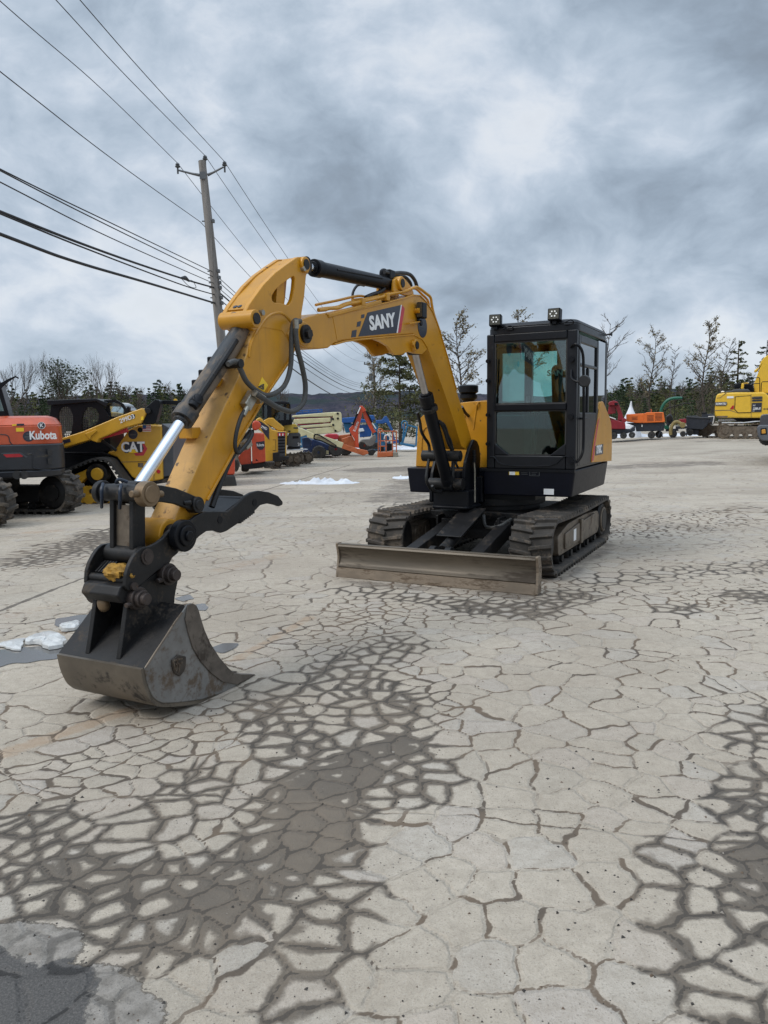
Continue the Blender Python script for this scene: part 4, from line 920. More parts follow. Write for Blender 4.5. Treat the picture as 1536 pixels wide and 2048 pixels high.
# side decal of the rear cover: red stripe and model plate
A = yz(ZC((1189, 1575), (1207, 1420), (1247, 1180), (1262, 1150), (1222, 1400), (1206, 1560)), .999)
rs = MB(); rs.px(A, .9965, 1.0005); rs.build('stripe', M['red_decal'], rear)
A = yz(ZC((1224, 1425), (1300, 1402), (1297, 1500), (1222, 1518)), 1.0); rs = MB(); rs.px(A, .9965, 1.0008); rs.build('model_plate', M['decal'], rear)
p = L3(ZC((1260, 1460), (1300, 1452), (1258, 1400)), 1.0025); text_mesh('lettering', 'SY60C', face_M(p[0], (0, 1, 0), (0, 0, 1)), .125, M['white'], rear, xs=.78, bold=.004)
vb = MB()
for z in (1.06, 1.14, 1.22, 1.32): vb.box(.70, .992, 1.145, 1.175, z, z + .035)
vb.build('vent', M['black'], rear)

# ---- cab
CB = bpy.data.objects.new('cab', None); COL.objects.link(CB); CB.parent = EX
cx0, cx1, cyf, cyb, cz0, cz1 = .050, .985, -.605, .86, .99, 2.475
def cyy(pts): return [H.sy(a, b_, cyf) for a, b_ in pts]
fr = MB()
rf = fillet([(cx0, cyf), (cx1, cyf), (cx1, cyb), (cx0, cyb)], .14)
fr.prism([(x, y, 2.36) for x, y in rf], [(x, y, 2.435) for x, y in rf]); s_ = lambda k: [((x - .52) * k + .52, (y - .12) * k + .12) for x, y in rf]
fr.prism([(x, y, 2.435) for x, y in rf], [(x, y, 2.468) for x, y in s_(.965)]); fr.prism([(x, y, 2.468) for x, y in s_(.965)], [(x, y, 2.482) for x, y in s_(.90)])
roof = fr.build('roof', M['cabframe'], CB, bevel=.012)
fr = MB()
fr.box(cx0, cx0 + .085, cyf, cyf + .09, cz0, 2.37); fr.box(cx1 - .10, cx1, cyf, cyf + .075, cz0, 2.37)               # front pillars
fr.box(cx0 + .085, cx1 - .10, cyf, cyf + .07, 2.285, 2.37)
zt0, zb0 = 1.625, 1.11
fr.px([(cyf, zb0 + .02), (cyf + .06, zb0 + .02), (cyf + .06, cz0), (cyf, cz0)], cx0 + .085, cx1 - .10)
for a, b_ in ((cx0 + .085, .17), (cx1 - .10, -.17)): fr.py([(a, zb0 + .019), (a + b_, zb0 + .019), (a, zb0 + .15)], cyf + .002, cyf + .06)
fr.box(cx0, cx0 + .07, cyb - .09, cyb, cz0, 2.37); fr.box(cx1 - .09, cx1, cyb - .09, cyb, cz0 + .02, 2.37)
fr.box(cx0, cx0 + .05, cyf + .09, cyb - .09, cz0, 1.55)
fr.box(cx0 + .07, cx1 - .09, cyb - .06, cyb, cz0, 1.58); fr.box(cx0 + .36, cx0 + .48, cyb - .055, cyb - .005, 1.58, 2.37); fr.box(cx0 + .07, cx1 - .09, cyb - .055, cyb - .003, 2.29, 2.37)
fr.box(cx0 + .02, cx1 - .02, cyf + .06, cyb - .02, cz0 - .004, cz0 + .05)
fr.build('cab_frame', M['cabframe'], CB, bevel=.014)
ln = MB(); ln.tube([(cx0 + .03, cyf - .004, 1.10), (cx0 + .085, cyf - .006, 1.115), (cx0 + .20, cyf - .006, 1.03), (cx1 - .26, cyf - .006, 1.03), (cx1 - .12, cyf - .006, 1.12), (cx1 - .06, cyf - .004, 1.12)], .007, 6, smooth=3); ln.build('weld_bead', M['cabframe'], CB)
mb = MB(); mb.box(cx0 + .085, cx1 - .10, cyf - .012, cyf + .03, zt0 - .035, zt0 + .03); mb.build('window_bar', M['black'], CB, bevel=.008)
g1 = MB(); g1.py(fillet([(cx0 + .083, zt0 + .03), (cx1 - .098, zt0 + .03), (cx1 - .098, 2.287), (cx0 + .083, 2.287)], [.0, .0, .03, .03]), cyf + .022, cyf + .028); g1.build('windscreen', M['glass'], CB, fix=True)
g1 = MB(); g1.py([(cx0 + .083, zb0 + .02), (cx1 - .098, zb0 + .02), (cx1 - .098, zt0 - .034), (cx0 + .083, zt0 - .034)], cyf + .030, cyf + .036); g1.build('lower_windscreen', M['glass_low'], CB)
gk = MB()
for a, b_, c_, d_ in ((cx0 + .083, cx1 - .098, zt0 + .03, 2.287), (cx0 + .083, cx1 - .098, zb0 + .02, zt0 - .035)):
    for q in ((a, a + .014, c_, d_), (b_ - .014, b_, c_, d_)): gk.box(q[0], q[1], cyf + .012, cyf + .034, q[2], q[3])
    gk.box(a + .014, b_ - .014, cyf + .012, cyf + .034, d_ - .014, d_); gk.box(a + .014, b_ - .014, cyf + .012, cyf + .034, c_, c_ + .012)
gk.build('window_seal', M['rubber'], CB)
g1 = MB(); g1.box(cx0 + .018, cx0 + .024, cyf + .09, cyb - .09, 1.55, 2.36); g1.build('side_window', M['glass'], CB)
for a, b_ in ((cx0 + .07, cx0 + .36), (cx0 + .48, cx1 - .09)):
    g1 = MB(); g1.box(a, b_, cyb - .035, cyb - .029, 1.58, 2.29); g1.build('rear_window', M['glass'], CB)
# door on the right hand side of the picture
dm = MB(); xo = cx1 + .004
dm.box(cx1 - .035, xo, -.53, -.46, 1.02, 2.33); dm.box(cx1 - .035, xo, .30, .38, 1.02, 2.33); dm.box(cx1 - .035, xo, -.46, .30, 2.25, 2.33); dm.box(cx1 - .035, xo, -.46, .30, 1.02, 1.56)
dm.box(cx1 - .035, xo, -.46, .30, 2.02, 2.055); dm.box(cx1 - .035, xo - .002, -.10, -.05, 1.56, 2.02)
door = dm.build('door', M['cabframe'], CB, bevel=.012)
g1 = MB(); g1.box(cx1 - .020, cx1 - .014, -.46, -.10, 1.56, 2.02); g1.box(cx1 - .020, cx1 - .014, -.05, .30, 1.56, 2.02); g1.box(cx1 - .020, cx1 - .014, -.46, .30, 2.055, 2.25); g1.build('door_window', M['glass_dark'], door)
g1 = MB(); g1.tube([(xo, -.47, 1.50), (xo + .03, -.46, 1.50), (xo + .03, -.30, 1.50), (xo, -.28, 1.50)], .011, 8); g1.build('handle', M['black'], door)
qp = MB(); qp.box(cx1 - .04, cx1, .38, cyb - .09, cz0 + .02, 1.60); qp.build('side_panel', M['cabframe'], CB, bevel=.01)
g1 = MB(); g1.box(cx1 - .014, cx1 - .006, .40, cyb + .0, 1.60, 2.34); g1.build('quarter_window', M['glass'], CB)
rail = MB(); rail.tube([(cx1 - .06, cyf, 2.20), (cx1 + .00, cyf - .05, 2.22), (cx1 + .055, cyf - .02, 2.15), (cx1 + .06, cyf + .03, 1.95), (cx1 + .06, cyf + .08, 1.30), (cx1 + .05, cyf + .06, 1.14), (cx1, cyf + .04, 1.06)], .014, 8, smooth=6)
rail.build('grab_rail', M['black'], CB)
mr = MB(); mr.tube([(cx1 - .05, cyf, 1.98), (cx1 - .04, cyf - .05, 1.90), (cx1 + .02, cyf - .09, 1.86), (cx1 + .09, cyf - .09, 1.86)], .011, 8, smooth=4)
mi = mr.build('mirror_arm', M['black'], CB); mr = MB(); mr.lathe([(.0, -.03), (.045, -.022), (.06, .0), (.05, .014)], Matrix.Translation((cx1 + .10, cyf - .10, 1.86)) @ Matrix.Rotation(R(90), 4, 'X'), 20); mr.build('mirror', M['mirror'], mi)
for x, z, r in ((cx1 - .05, 2.08, .028), (cx1 - .05, 1.52, .028), (cx1 - .04, 1.09, .035), (cx0 + .02, 1.25, .02), (cx0 + .02, 1.55, .02), (cx0 + .02, 1.9, .02), (cx0 + .02, 2.1, .02)): kn = MB(); kn.cyl((x, cyf - .03, z), (x, cyf + .01, z), r, 14); kn.build('hinge', M['black'], CB)
wp = MB(); wp.beam((cx0 + .10, cyf - .012, 1.62), (cx0 + .115, cyf - .012, 2.12), .012, .012); wp.build('wiper', M['black'], CB)
for px_, py_, rz in ((991, 641, .15), (1109, 629, -.05)):
    q = H.ly(px_, py_, cyf - .02); lamp = MB(); T = Matrix.Translation(q) @ Matrix.Rotation(rz, 4, 'Z') @ Matrix.Rotation(R(-6), 4, 'X')
    lamp.box(-.062, .062, -.03, .055, -.058, .058, T); lamp.box(-.055, .055, .055, .075, -.048, .048, T); lamp.box(-.02, .02, .0, .06, -.095, -.055, T); lo = lamp.build('work_lamp', M['black'], CB, bevel=.008)
    ll = MB(); ll.box(-.052, .052, -.034, -.0295, -.048, .048, T); ll.build('reflector', M['lampbody'], lo)
    ll = MB()
    for a in range(6): ll.cyl(T @ Vector((math.cos(a * 1.047) * .030, -.034, math.sin(a * 1.047) * .026)), T @ Vector((math.cos(a * 1.047) * .030, -.042, math.sin(a * 1.047) * .026)), .008, 10)
    ll.build('lens', M['lens'], lo)
    cbm = MB(); e = T @ Vector((.03, .03, -.06)); cbm.tube([e, e + Vector((.06, -.04, -.03)), e + Vector((.13, -.03, .0)), e + Vector((.16, -.02, -.03)), e + Vector((.10, -.01, -.045)), e + Vector((.02, .03, -.04))], .006, 6, smooth=5); cbm.build('lamp_cable', M['black'], lo)
an = MB(); an.cyl((cx1 - .03, cyb - .1, 2.43), (cx1 + .05, cyb - .1, 2.44), .01, 8); an.cyl((cx1 + .05, cyb - .1, 2.44), (cx1 + .065, cyb - .1, 2.44), .024, 10); an.build('horn', M['black'], CB)
# seat, levers, console
se = MB(); sq0 = H.ly(1086, 700, .28); sw = .50; sxc = .74
se.px(fillet([(.02, 1.42), (.08, 1.36), (.55, 1.40), (.60, 1.55), (.46, 1.60), (.40, 2.08), (.30, 2.10), (.24, 2.04), (.30, 1.62), (.05, 1.56)], .05), sxc - .25, sxc + .22)
seat = se.build('seat', M['seat'], CB, bevel=.05, seg=3)
hr = MB(); hp_ = fillet([(sxc - .17, 1.76), (sxc + .20, 1.76), (sxc + .17, 2.20), (sxc - .12, 2.20)], .08); hr.py(hp_, .215, .36); hro = hr.build('headrest', M['seat_grey'], seat, bevel=.035, seg=3)
p = H.ly(1115, 746, .208); text_mesh('lettering', 'SANY', face_M(p, (1, 0, 0), (0, 0, 1)), .085, M['white'], hro, xs=1.1, bold=.002)
lv = MB()
for x in (.46, .50): lv.tube([(x, -.40, 1.05), (x + .01, -.36, 1.30), (x + .03, -.30, 1.60)], .012, 8)
lv.box(.30, .42, -.1, .5, 1.05, 1.55); lv.box(.86, .93, -.1, .5, 1.05, 1.55)
for x in (.36, .90): lv.tube([(x, -.12, 1.5), (x, -.16, 1.66), (x, -.15, 1.74)], [.012, .014, .026], 8)
lv.box(.25, .40, -.42, -.30, 1.04, 1.12); lv.box(.62, .77, -.42, -.30, 1.04, 1.12); lv.build('control_lever', M['seat_grey'], CB, bevel=.006)

# ---- swing bracket and boom foot
sb_ = MB(); sb_.box(-.55, .0, -.58, -.40, .62, .90); sb_.cyl((CX, -.72, .58), (CX, -.72, .98), .16, 28); sb_.box(CX - .20, CX + .20, -.92, -.60, .60, .78); sb_.pz(fillet([(CX - .24, -.60), (CX + .24, -.60), (CX + .20, -.96), (CX - .20, -.96)], .05), .585, .62)
swb = sb_.build('swing_bracket', M['black'], EX, bevel=.015)
for nm, x, pts in (('bracket_plate', CX + .16, Z2b((1085, 720), (1130, 745), (1165, 830), (1180, 1000), (1165, 1200), (1120, 1420), (1110, 1640), (1010, 1660), (950, 1400), (945, 1250), (970, 1050), (1020, 860))),
                   ('bracket_plate', CX - .20, Z2b((540, 985), (620, 1080), (640, 1250), (700, 1400), (700, 1640), (470, 1640), (470, 1380), (490, 1200)))):
    m_ = MB(); m_.px(fillet(yz(pts, x), .02), x - .035, x); m_.build(nm, M['black'], swb, bevel=.008)
pm = MB(); y, z = boss(pm, 921, 912, CX - .22, CX + .19, .055, CX + .19); pm.cyl((CX + .17, y, z), (CX + .20, y, z), .035); y2, z2 = boss(pm, 899, 968, CX - .20, CX + .17, .06, CX + .02); pm.build('pin', M['steel_dark'], swb)

# ---- boom
XN, XF = CX + .105, CX - .105
boom_px = [(615, 634)] + Z3((0, 750), (70, 748), (250, 735), (560, 668), (800, 610), (1000, 560), (1100, 525), (1180, 530), (1250, 600), (1330, 720), (1400, 900), (1460, 1100), (1520, 1300)) + [(913, 780), (930, 832), (943, 876), (944, 895), (933, 897), (921, 890), (905, 836), (886, 780), (872, 742), (861, 713), (853, 692), (843, 677), (826, 668), (792, 671), (721, 677), (689, 681), (668, 687), (657, 696), (640, 698), (600, 697), (584, 690), (575, 668), (590, 645)]
bo = MB(); bpoly = yz(boom_px, XN); bo.px(bpoly, XF, XN); boom = bo.build('boom', M['yellow'], EX, bevel=.010)
fl = MB(); fl.strip(bpoly[2:15], XF - .008, XN + .008, -.012); fl.strip(yz([(933, 897), (921, 890), (905, 836), (886, 780), (872, 742), (861, 713), (853, 692), (843, 677), (826, 668), (792, 671), (721, 677), (689, 681), (668, 687)], XN), XF - .012, XN + .012, .013); fl.build('flange', M['yellow'], boom, bevel=.004)
# lower bracket that carries the boom cylinder rod
for x in (XN + .004, XF + .022):
    br = MB(); br.px(fillet(yz(Z3((640, 1055), (720, 1085), (800, 1135), (850, 1212), (885, 1242), (960, 1232), (1040, 1200), (1130, 1225), (1200, 1230), (1262, 1170), (1200, 1062), (1100, 1003), (900, 1008)), XN), .008), x - .026, x); br.build('cylinder_bracket', M['yellow'], boom, bevel=.006)
bb = MB(); y, z = boss(bb, *Z3((1145, 1125))[0], XF - .03, XN + .045, .052); bb.cyl((XN + .03, *H.sx(*Z3((1085, 1105))[0], XN + .03)), (XN + .05, *H.sx(*Z3((1085, 1105))[0], XN + .03)), .018, 12); bb.build('boss', M['yellow'], boom, bevel=.006)
cpin = MB(); cpin.cyl((XN + .03, y, z), (XN + .052, y, z), .034); cpin.build('pin', M['steel_dark'], boom)
# decal
def decal(pts, x, mat, parent, name, th=.0022): m_ = MB(); m_.px(yz(pts, x), x - .0045, x + th - .0022); return m_.build(name, mat, parent)
dp = decal(Z3((455, 1022), (562, 740), (955, 650), (905, 980)), XN + .002, M['decal'], boom, 'decal')
decal(Z3((905, 980), (955, 650), (968, 648), (920, 978)), XN + .002, M['white'], dp, 'stripe'); decal(Z3((920, 978), (968, 650), (985, 668), (1002, 694), (955, 972)), XN + .002, M['red_decal'], dp, 'stripe')
for q in (((490, 765), (527, 757), (525, 800), (486, 808)), ((442, 850), (487, 838), (476, 900), (434, 910)), ((380, 953), (436, 940), (425, 1026), (370, 1032))): decal(Z3(*q), XN + .002, M['decal'], dp, 'square')
a0, a1, a2 = L3(Z3((585, 950), (870, 900), (575, 790)), XN + .004); cc = L3(Z3((738, 852),), XN + .004)[0]
hgt_ = (a2 - a0).length; wid_ = (L3(Z3((895, 905),), XN + .004)[0] - a0).length
tmx = face_M(cc, a1 - a0, (0, -.08, 1)); text_mesh('lettering', 'SANY', tmx, hgt_ / .70, M['white'], dp, xs=wid_ / (hgt_ / .70) / 2.62, bold=.006)
c0 = H.sx(*Z3((1212, 905))[0], XN + .003); disc = MB(); disc.cyl((XN - .002, *c0), (XN + .0035, *c0), .098, 32); dd_ = disc.build('round_sticker', M['decal'], boom)
ds = MB()
for dz, w_, h_ in ((.04, .05, .016), (.0, .12, .014), (-.03, .08, .008)): ds.box(XN + .003, XN + .0048, c0[0] - w_ / 2, c0[0] + w_ / 2, c0[1] + dz - h_ / 2, c0[1] + dz + h_ / 2)
ds.build('sticker_print', M['seat_grey'], dd_)
wl = MB(); q = L3(Z3((1210, 705),), XN + .05)[0]; wl.box(XN + .012, XN + .075, q.y - .05, q.y + .05, q.z - .075, q.z + .062); wl.box(XN, XN + .02, q.y - .02, q.y + .02, q.z - .1, q.z - .03); wl.cyl((XN + .03, q.y - .01, q.z - .115), (XN + .05, q.y - .01, q.z - .115), .028, 14); wlo = wl.build('boom_lamp', M['black'], boom, bevel=.012)
wl = MB(); wl.box(XN + .018, XN + .07, q.y - .0535, q.y - .049, q.z - .066, q.z + .052); wl.build('lens', M['lampbody'], wlo)
wl = MB(); q = L3(Z3((1040, 870), (1160, 850)), XN + .03); wl.beam(q[0], q[1], .04, .01); wl.cyl((XN, *H.sx(*Z3((1120, 720))[0], XN)), (XN + .05, *H.sx(*Z3((1120, 720))[0], XN)), .022, 10); wl.build('lamp_bracket', M['yellow'], boom, bevel=.003)
pt_ = MB(); y, z = boss(pt_, 610, 668, XF - .02, XN + .03, .085); pt_.build('boss', M['yellow'], boom, bevel=.01)
cpin = MB(); cpin.cyl((XF - .03, y, z), (XN + .045, y, z), .05, 24); cpin.cyl((XN + .04, y, z), (XN + .075, y, z), .034, 6); cpin.cyl((XN + .03, y, z), (XN + .05, y, z), .062, 20); cpin.build('pin', M['steel_dark'], boom)
wp_ = MB(); wp_.px(yz(Z3((150, 775), (235, 758), (285, 1055), (205, 1070)), XN + .003), XN - .003, XN + .003); wp_.build('doubler_plate', M['yellow'], boom, bevel=.002)
# pipes along the boom
for x, r, pts in ((XN - .01, .013, Z3((-20, 712), (60, 705), (110, 690), (220, 684), (330, 640), (560, 596), (740, 552), (800, 528), (1000, 488), (1110, 445), (1160, 445), (1250, 510), (1305, 560), (1320, 640), (1345, 760), (1420, 980))),
                  (XN - .06, .011, Z3((-20, 700), (60, 690), (210, 672), (320, 628), (700, 545), (800, 515), (1000, 475), (1120, 455), (1200, 520), (1270, 590), (1290, 660))), (CX + .0, .010, Z3((-50, 650), (0, 637), (200, 597), (450, 543), (560, 560)))):
    m_ = MB(); m_.tube(L3(pts, x), r, 8, smooth=4); m_.build('hydraulic_pipe', M['yellow'], boom)
m_ = MB(); q = L3(Z3((70, 782), (700, 612)), XN - .015); m_.beam(q[0], q[1], .05, .03); m_.build('pipe_guard', M['yellow_mud'], boom, bevel=.008)
for px_ in ((770, 560), (480, 615)): m_ = MB(); q = L3(Z3(px_,), XN - .02)[0]; m_.box(XN - .09, XN + .012, q.y - .03, q.y + .03, q.z - .03, q.z + .028); m_.build('pipe_clamp', M['yellow_mud'], boom, bevel=.006)
# ear on the boom elbow that holds the arm cylinder
for x in (CX + .085, CX - .06):
    m_ = MB(); m_.px(fillet(yz(Z3((870, 500), (875, 400), (880, 345), (940, 318), (985, 322), (1020, 355), (1070, 420), (1110, 500), (1110, 560)), CX + .085), .02), x - .025, x); m_.build('cylinder_ear', M['yellow'], boom, bevel=.006)
m_ = MB(); ey, ez = boss(m_, *Z3((975, 392))[0], CX - .10, CX + .11, .058); m_.build('boss', M['yellow'], boom, bevel=.006); m_ = MB(); m_.cyl((CX + .1, ey, ez), (CX + .117, ey, ez), .036); m_.build('pin', M['steel_dark'], boom)

# ---- hydraulic cylinders
def cylinder(name, a, b, split, rb_, rr, barrel_mat, rod_mat, collar=True):
    """Barrel from a to the split, chromed rod from the split to b."""
    a = Vector(a); b = Vector(b); s_ = a.lerp(b, split); d = (b - a).normalized()
    m_ = MB(); m_.cyl(a + d * .04, s_, rb_, 28); m_.cyl(s_ - d * .075, s_ + d * .012, rb_ * 1.13, 28); m_.cyl(s_ + d * .012, s_ + d * .03, rb_ * .8, 24); m_.cyl(a + d * .03, a + d * .10, rb_ * 1.02, 28)
    e = Vector((rb_ * .9, 0, 0)); m_.cyl(a - e, a + e, rb_ * .95, 20)
    o = m_.build(name, barrel_mat, EX, bevel=.004); m_ = MB(); m_.cyl(s_, b - d * .03, rr, 20); rod = m_.build('rod', rod_mat, o)
    m_ = MB(); m_.cyl(b - e * .9, b + e * .9, rr * 1.9, 20); m_.build('rod_eye', M['steel_dark'], rod, bevel=.004); return o, s_, d
# boom cylinder
bca = H.lx(897, 972, CX + .02); bcb = Vector((CX, *H.sx(*Z3((1110, 1160))[0], CX)))
mk = H.lx(845, 800, CX); sp_ = (mk - bca).length / (bcb - bca).length
bcy, s_, d_ = cylinder('boom_cylinder', bca, bcb, sp_, .062, .033, M['black'], M['chrome_dull'])
for pts, x, r in ((Z2b((250, 330), (290, 470), (310, 600), (360, 700), (420, 800), (430, 950), (400, 1150), (385, 1300), (420, 1400), (480, 1470), (600, 1500)), CX - .14, .016),
                  (Z2b((560, 460), (640, 520), (690, 660), (740, 780), (780, 1000), (770, 1250), (800, 1400), (850, 1500)), CX + .06, .021), (Z2b((590, 470), (650, 600), (700, 760), (760, 900), (800, 1060)), CX + .09, .015),
                  (Z2b((905, 245), (960, 340), (1060, 440), (1100, 600), (1095, 720)), CX + .0, .017), (Z2b((930, 380), (990, 500), (1040, 620), (1050, 720)), CX - .05, .015),
                  (Z2b((850, 1140), (820, 1060), (870, 980), (900, 940)), CX + .08, .012), (Z2b((470, 1400), (520, 1480), (620, 1500)), CX - .05, .014)):
    m_ = MB(); m_.tube(L3(pts, x), r, 9, smooth=5); m_.build('hose', M['hose_black'], EX)
m_ = MB(); q = L3(Z2b((1085, 880), (1085, 1060), (1095, 1180), (1095, 1640)), CX + .20); m_.tube(q[1:], .010, 8); m_.build('drain_rod', M['zinc'], EX)
m_ = MB()
for k in range(9): p_ = q[0].lerp(q[1], k / 9); m_.cyl(p_, p_ + Vector((0, 0, -.012)), .022 if k % 2 == 0 else .016, 12)
m_.build('hose_spring', M['black'], EX)
m_ = MB(); dz_ = d_; m_.cyl(s_ - dz_ * .16, s_ - dz_ * .12, .085, 20); m_.beam(s_ - dz_ * .14 + Vector((-.10, 0, 0)), s_ - dz_ * .14 + Vector((.09, -.03, 0)), .05, .04); m_.build('pipe_clamp', M['steel_dark'], bcy, bevel=.004)
# arm cylinder along the top of the boom
aca = Vector((CX, ey, ez)); acb = H.lx(605, 531, CX); mk = H.lx(629, 541, CX); sp_ = (mk - aca).length / (acb - aca).length
acy, s_, d_ = cylinder('arm_cylinder', aca, acb, sp_, .056, .031, M['black'], M['chrome'])
m_ = MB(); q = L3(Z3((200, 235), (730, 335)), CX + .05); upv = Vector((0, 0, .0)); m_.tube([q[0], q[1]], .010, 8); m_.tube(L3(Z3((720, 325), (725, 250), (770, 240), (790, 300)), CX), .014, 8, smooth=4); m_.build('hydraulic_pipe', M['black'], acy)
for pts, x in ((Z3((760, 260), (850, 275), (960, 270), (1060, 290), (1120, 360), (1145, 430)), CX + .03), (Z3((800, 285), (900, 300), (1000, 320), (1060, 380), (1075, 430)), CX - .03), (Z3((385, 590), (390, 500), (430, 430), (470, 410), (520, 420)), CX - .10), (Z3((540, 560), (620, 525), (700, 500), (760, 460)), CX + .02)):
    m_ = MB(); m_.tube(L3(pts, x), .017 if pts[0][0] > 720 else .011, 9, smooth=5); m_.build('hose', M['hose_black'], EX)
m_ = MB(); q = L3(Z3((800, 290),), CX)[0]; m_.box(CX - .05, CX + .05, q.y - .05, q.y + .05, q.z - .05, q.z + .035); m_.build('hose_fitting', M['black'], acy, bevel=.01)

# ---- arm
AN, AF = CX + .092, CX - .092
arm_px = [(505, 668), (512, 645), (530, 630), (552, 625), (575, 632), (588, 650), (592, 690), (578, 725), (537, 785), (492, 860), (414, 1002), (400, 1035), (385, 1072), (362, 1092), (342, 1090), (338, 1072), (352, 1032), (377, 977), (410, 899), (451, 809), (477, 756), (497, 700)]
am = MB(); apoly = yz(arm_px, AN); am.px(apoly, AF, AN); arm = am.build('arm', [M['yellow_mud'], M['yellow_dust']], EX, bevel=.012)
for f_ in arm.data.polygons:
    if f_.normal.y < -.35 and abs(f_.normal.x) < .5: f_.material_index = 1         # the upper face carries dried dust
m_ = MB(); m_.strip(yz([(592, 690), (578, 725), (537, 785), (492, 860), (414, 1002)], AN), AF - .012, AN + .012, -.016); m_.build('flange', M['yellow'], arm, bevel=.004)
pl = Z6((535, 104), (565, 103), (597, 116), (612, 150), (608, 195), (590, 215), (586, 260), (578, 350), (562, 450), (556, 560), (500, 640), (440, 560), (330, 540), (270, 560), (238, 530), (212, 490), (218, 440), (240, 395), (290, 325), (330, 270), (400, 200), (470, 148))
hole = Z6((378, 345), (400, 308), (440, 272), (490, 235), (514, 222), (521, 240), (516, 300), (503, 370), (482, 402), (440, 388), (395, 385), (380, 372))
def holed_plate(outer, inner, x0, x1, mat, name, parent, bevel=.006):
    """Plate with an opening: both outlines walked in step and bridged."""
    oc, ic = Vector((sum(p[0] for p in inner) / len(inner), sum(p[1] for p in inner) / len(inner))), None
    bm = bmesh.new()
    def loop(pts, x): vs = [bm.verts.new((x, *p)) for p in pts]; return [bm.edges.new((vs[i], vs[(i + 1) % len(vs)])) for i in range(len(vs))]
    e = loop(outer, x0) + loop(inner, x0); r_ = bmesh.ops.triangle_fill(bm, use_beauty=True, edges=e)
    fs = [f for f in r_['geom'] if isinstance(f, bmesh.types.BMFace)]
    ex = bmesh.ops.extrude_face_region(bm, geom=fs); bmesh.ops.translate(bm, vec=(x1 - x0, 0, 0), verts=[v for v in ex['geom'] if isinstance(v, bmesh.types.BMVert)])
    bmesh.ops.recalc_face_normals(bm, faces=bm.faces); bmesh.ops.dissolve_limit(bm, angle_limit=.01, verts=bm.verts, edges=bm.edges)
    me = bpy.data.meshes.new(name); bm.to_mesh(me); bm.free(); me.materials.append(mat)
    o = bpy.data.objects.new(name, me); COL.objects.link(o); o.parent = parent
    b_ = o.modifiers.new('edge', 'BEVEL'); b_.width = bevel; b_.segments = 2; b_.limit_method = 'ANGLE'; b_.angle_limit = R(40); return o
po, pi_ = fillet(yz(pl, AN), .01), fillet(yz(hole, AN), .015)
holed_plate(po, pi_, AN - .030, AN + .003, M['yellow'], 'rocker_plate', arm); holed_plate(po, pi_, AF - .003, AF + .030, M['yellow'], 'rocker_plate', arm)
m_ = MB(); m_.px(yz(Z6((440, 250), (480, 230), (480, 400), (430, 390)), AN), CX - .06, CX + .06); m_.strip(yz(Z6((232, 420), (290, 335), (400, 212), (470, 160), (530, 118)), AN), AF + .03, AN - .03, -.014); m_.build('rib', M['yellow_mud'], arm)
m_ = MB(); ty, tz = boss(m_, *Z6((592, 150))[0], AF - .015, AN + .025, .052); by_, bz_ = boss(m_, *Z6((285, 482))[0], AF - .02, AN + .055, .055); m_.build('boss', M['yellow'], arm, bevel=.006)
for y, z, e in ((ty, tz, .031), (by_, bz_, .062)): m_ = MB(); m_.cyl((AN, y, z), (AN + e, y, z), .035); m_.build('pin', M['steel_dark'], arm)
for p_ in ((305, 448), (560, 178)): m_ = MB(); m_.cyl((AN, *H.sx(*Z6(p_)[0], AN)), (AN + .03, *H.sx(*Z6(p_)[0], AN)), .018, 12); m_.build('bolt', M['zinc'], arm)
# round weld bead under the rocker and tabs, stickers on the arm
m_ = MB(); m_.tube(L3(Z6((240, 720), (250, 640), (290, 560), (345, 480), (400, 450), (450, 455), (495, 500)), AN + .002), .010, 6, smooth=5); m_.build('weld_bead', M['yellow'], arm)
for p_ in ((80, 870),): m_ = MB(); q = L3(Z6(p_,), CX)[0]; m_.box(CX - .10, CX - .02, q.y - .03, q.y + .03, q.z - .03, q.z + .02); m_.build('tab', M['yellow_mud'], arm, bevel=.005)
q = H.lx(382, 865, CX - .05); m_ = MB(); m_.box(CX - .10, CX + .0, q.y - .05, q.y + .03, q.z - .035, q.z + .03); m_.build('tab', M['yellow_mud'], arm, bevel=.005)
wd = decal(Z4((900, 900), (945, 790), (1005, 870), (985, 910), (965, 940)), AN + .003, M['warn'], arm, 'warning_sticker')
m_ = MB()
for a_, c_ in (((905, 890), (960, 862)), ((960, 862), (957, 915)), ((957, 915), (905, 890)), ((925, 885), (940, 890)), ((945, 875), (950, 900))): q = L3(Z4(a_, c_), AN + .0045); m_.beam(q[0], q[1], .006, .003, up=(1, 0, 0))
m_.build('warning_print', M['decal'], wd)
# bucket cylinder down the front of the arm
kca = Vector((CX, *H.sx(*Z6((250, 470))[0], CX))); kcb = H.lx(268, 985, CX); mk = H.lx(365, 838, CX); sp_ = (mk - kca).length / (kcb - kca).length
kmat = pmat('scuffed black barrel', (0.016, 0.018, 0.020), .42, var=.2, scale=6, dirt=(0.175, 0.130, 0.090), dscale=3.2, damt=.78, stretch=(1.3, .5, .5))
kcy, s_, d_ = cylinder('bucket_cylinder', kca, kcb, sp_, .060, .0325, kmat, M['chrome'])
m_ = MB(); p0, p1 = kca.lerp(kcb, .20), s_ - d_ * .03; off = Vector((.055, .0, .045)); m_.tube([p0 + off * .8 + Vector((0, 0, .0)), p0.lerp(p1, .3) + off, p0.lerp(p1, .75) + off, p1 + off], .019, 8, smooth=4); m_.build('hydraulic_pipe', M['steel_dark'], kcy)
m_ = MB(); m_.cyl(p1 + off * .3 - d_ * .05, p1 + off * 1.3 - d_ * .05, .035, 14); m_.cyl(p1 + off - d_ * .09, p1 + off, .03, 12); m_.build('hose_fitting', M['black'], kcy, bevel=.008)
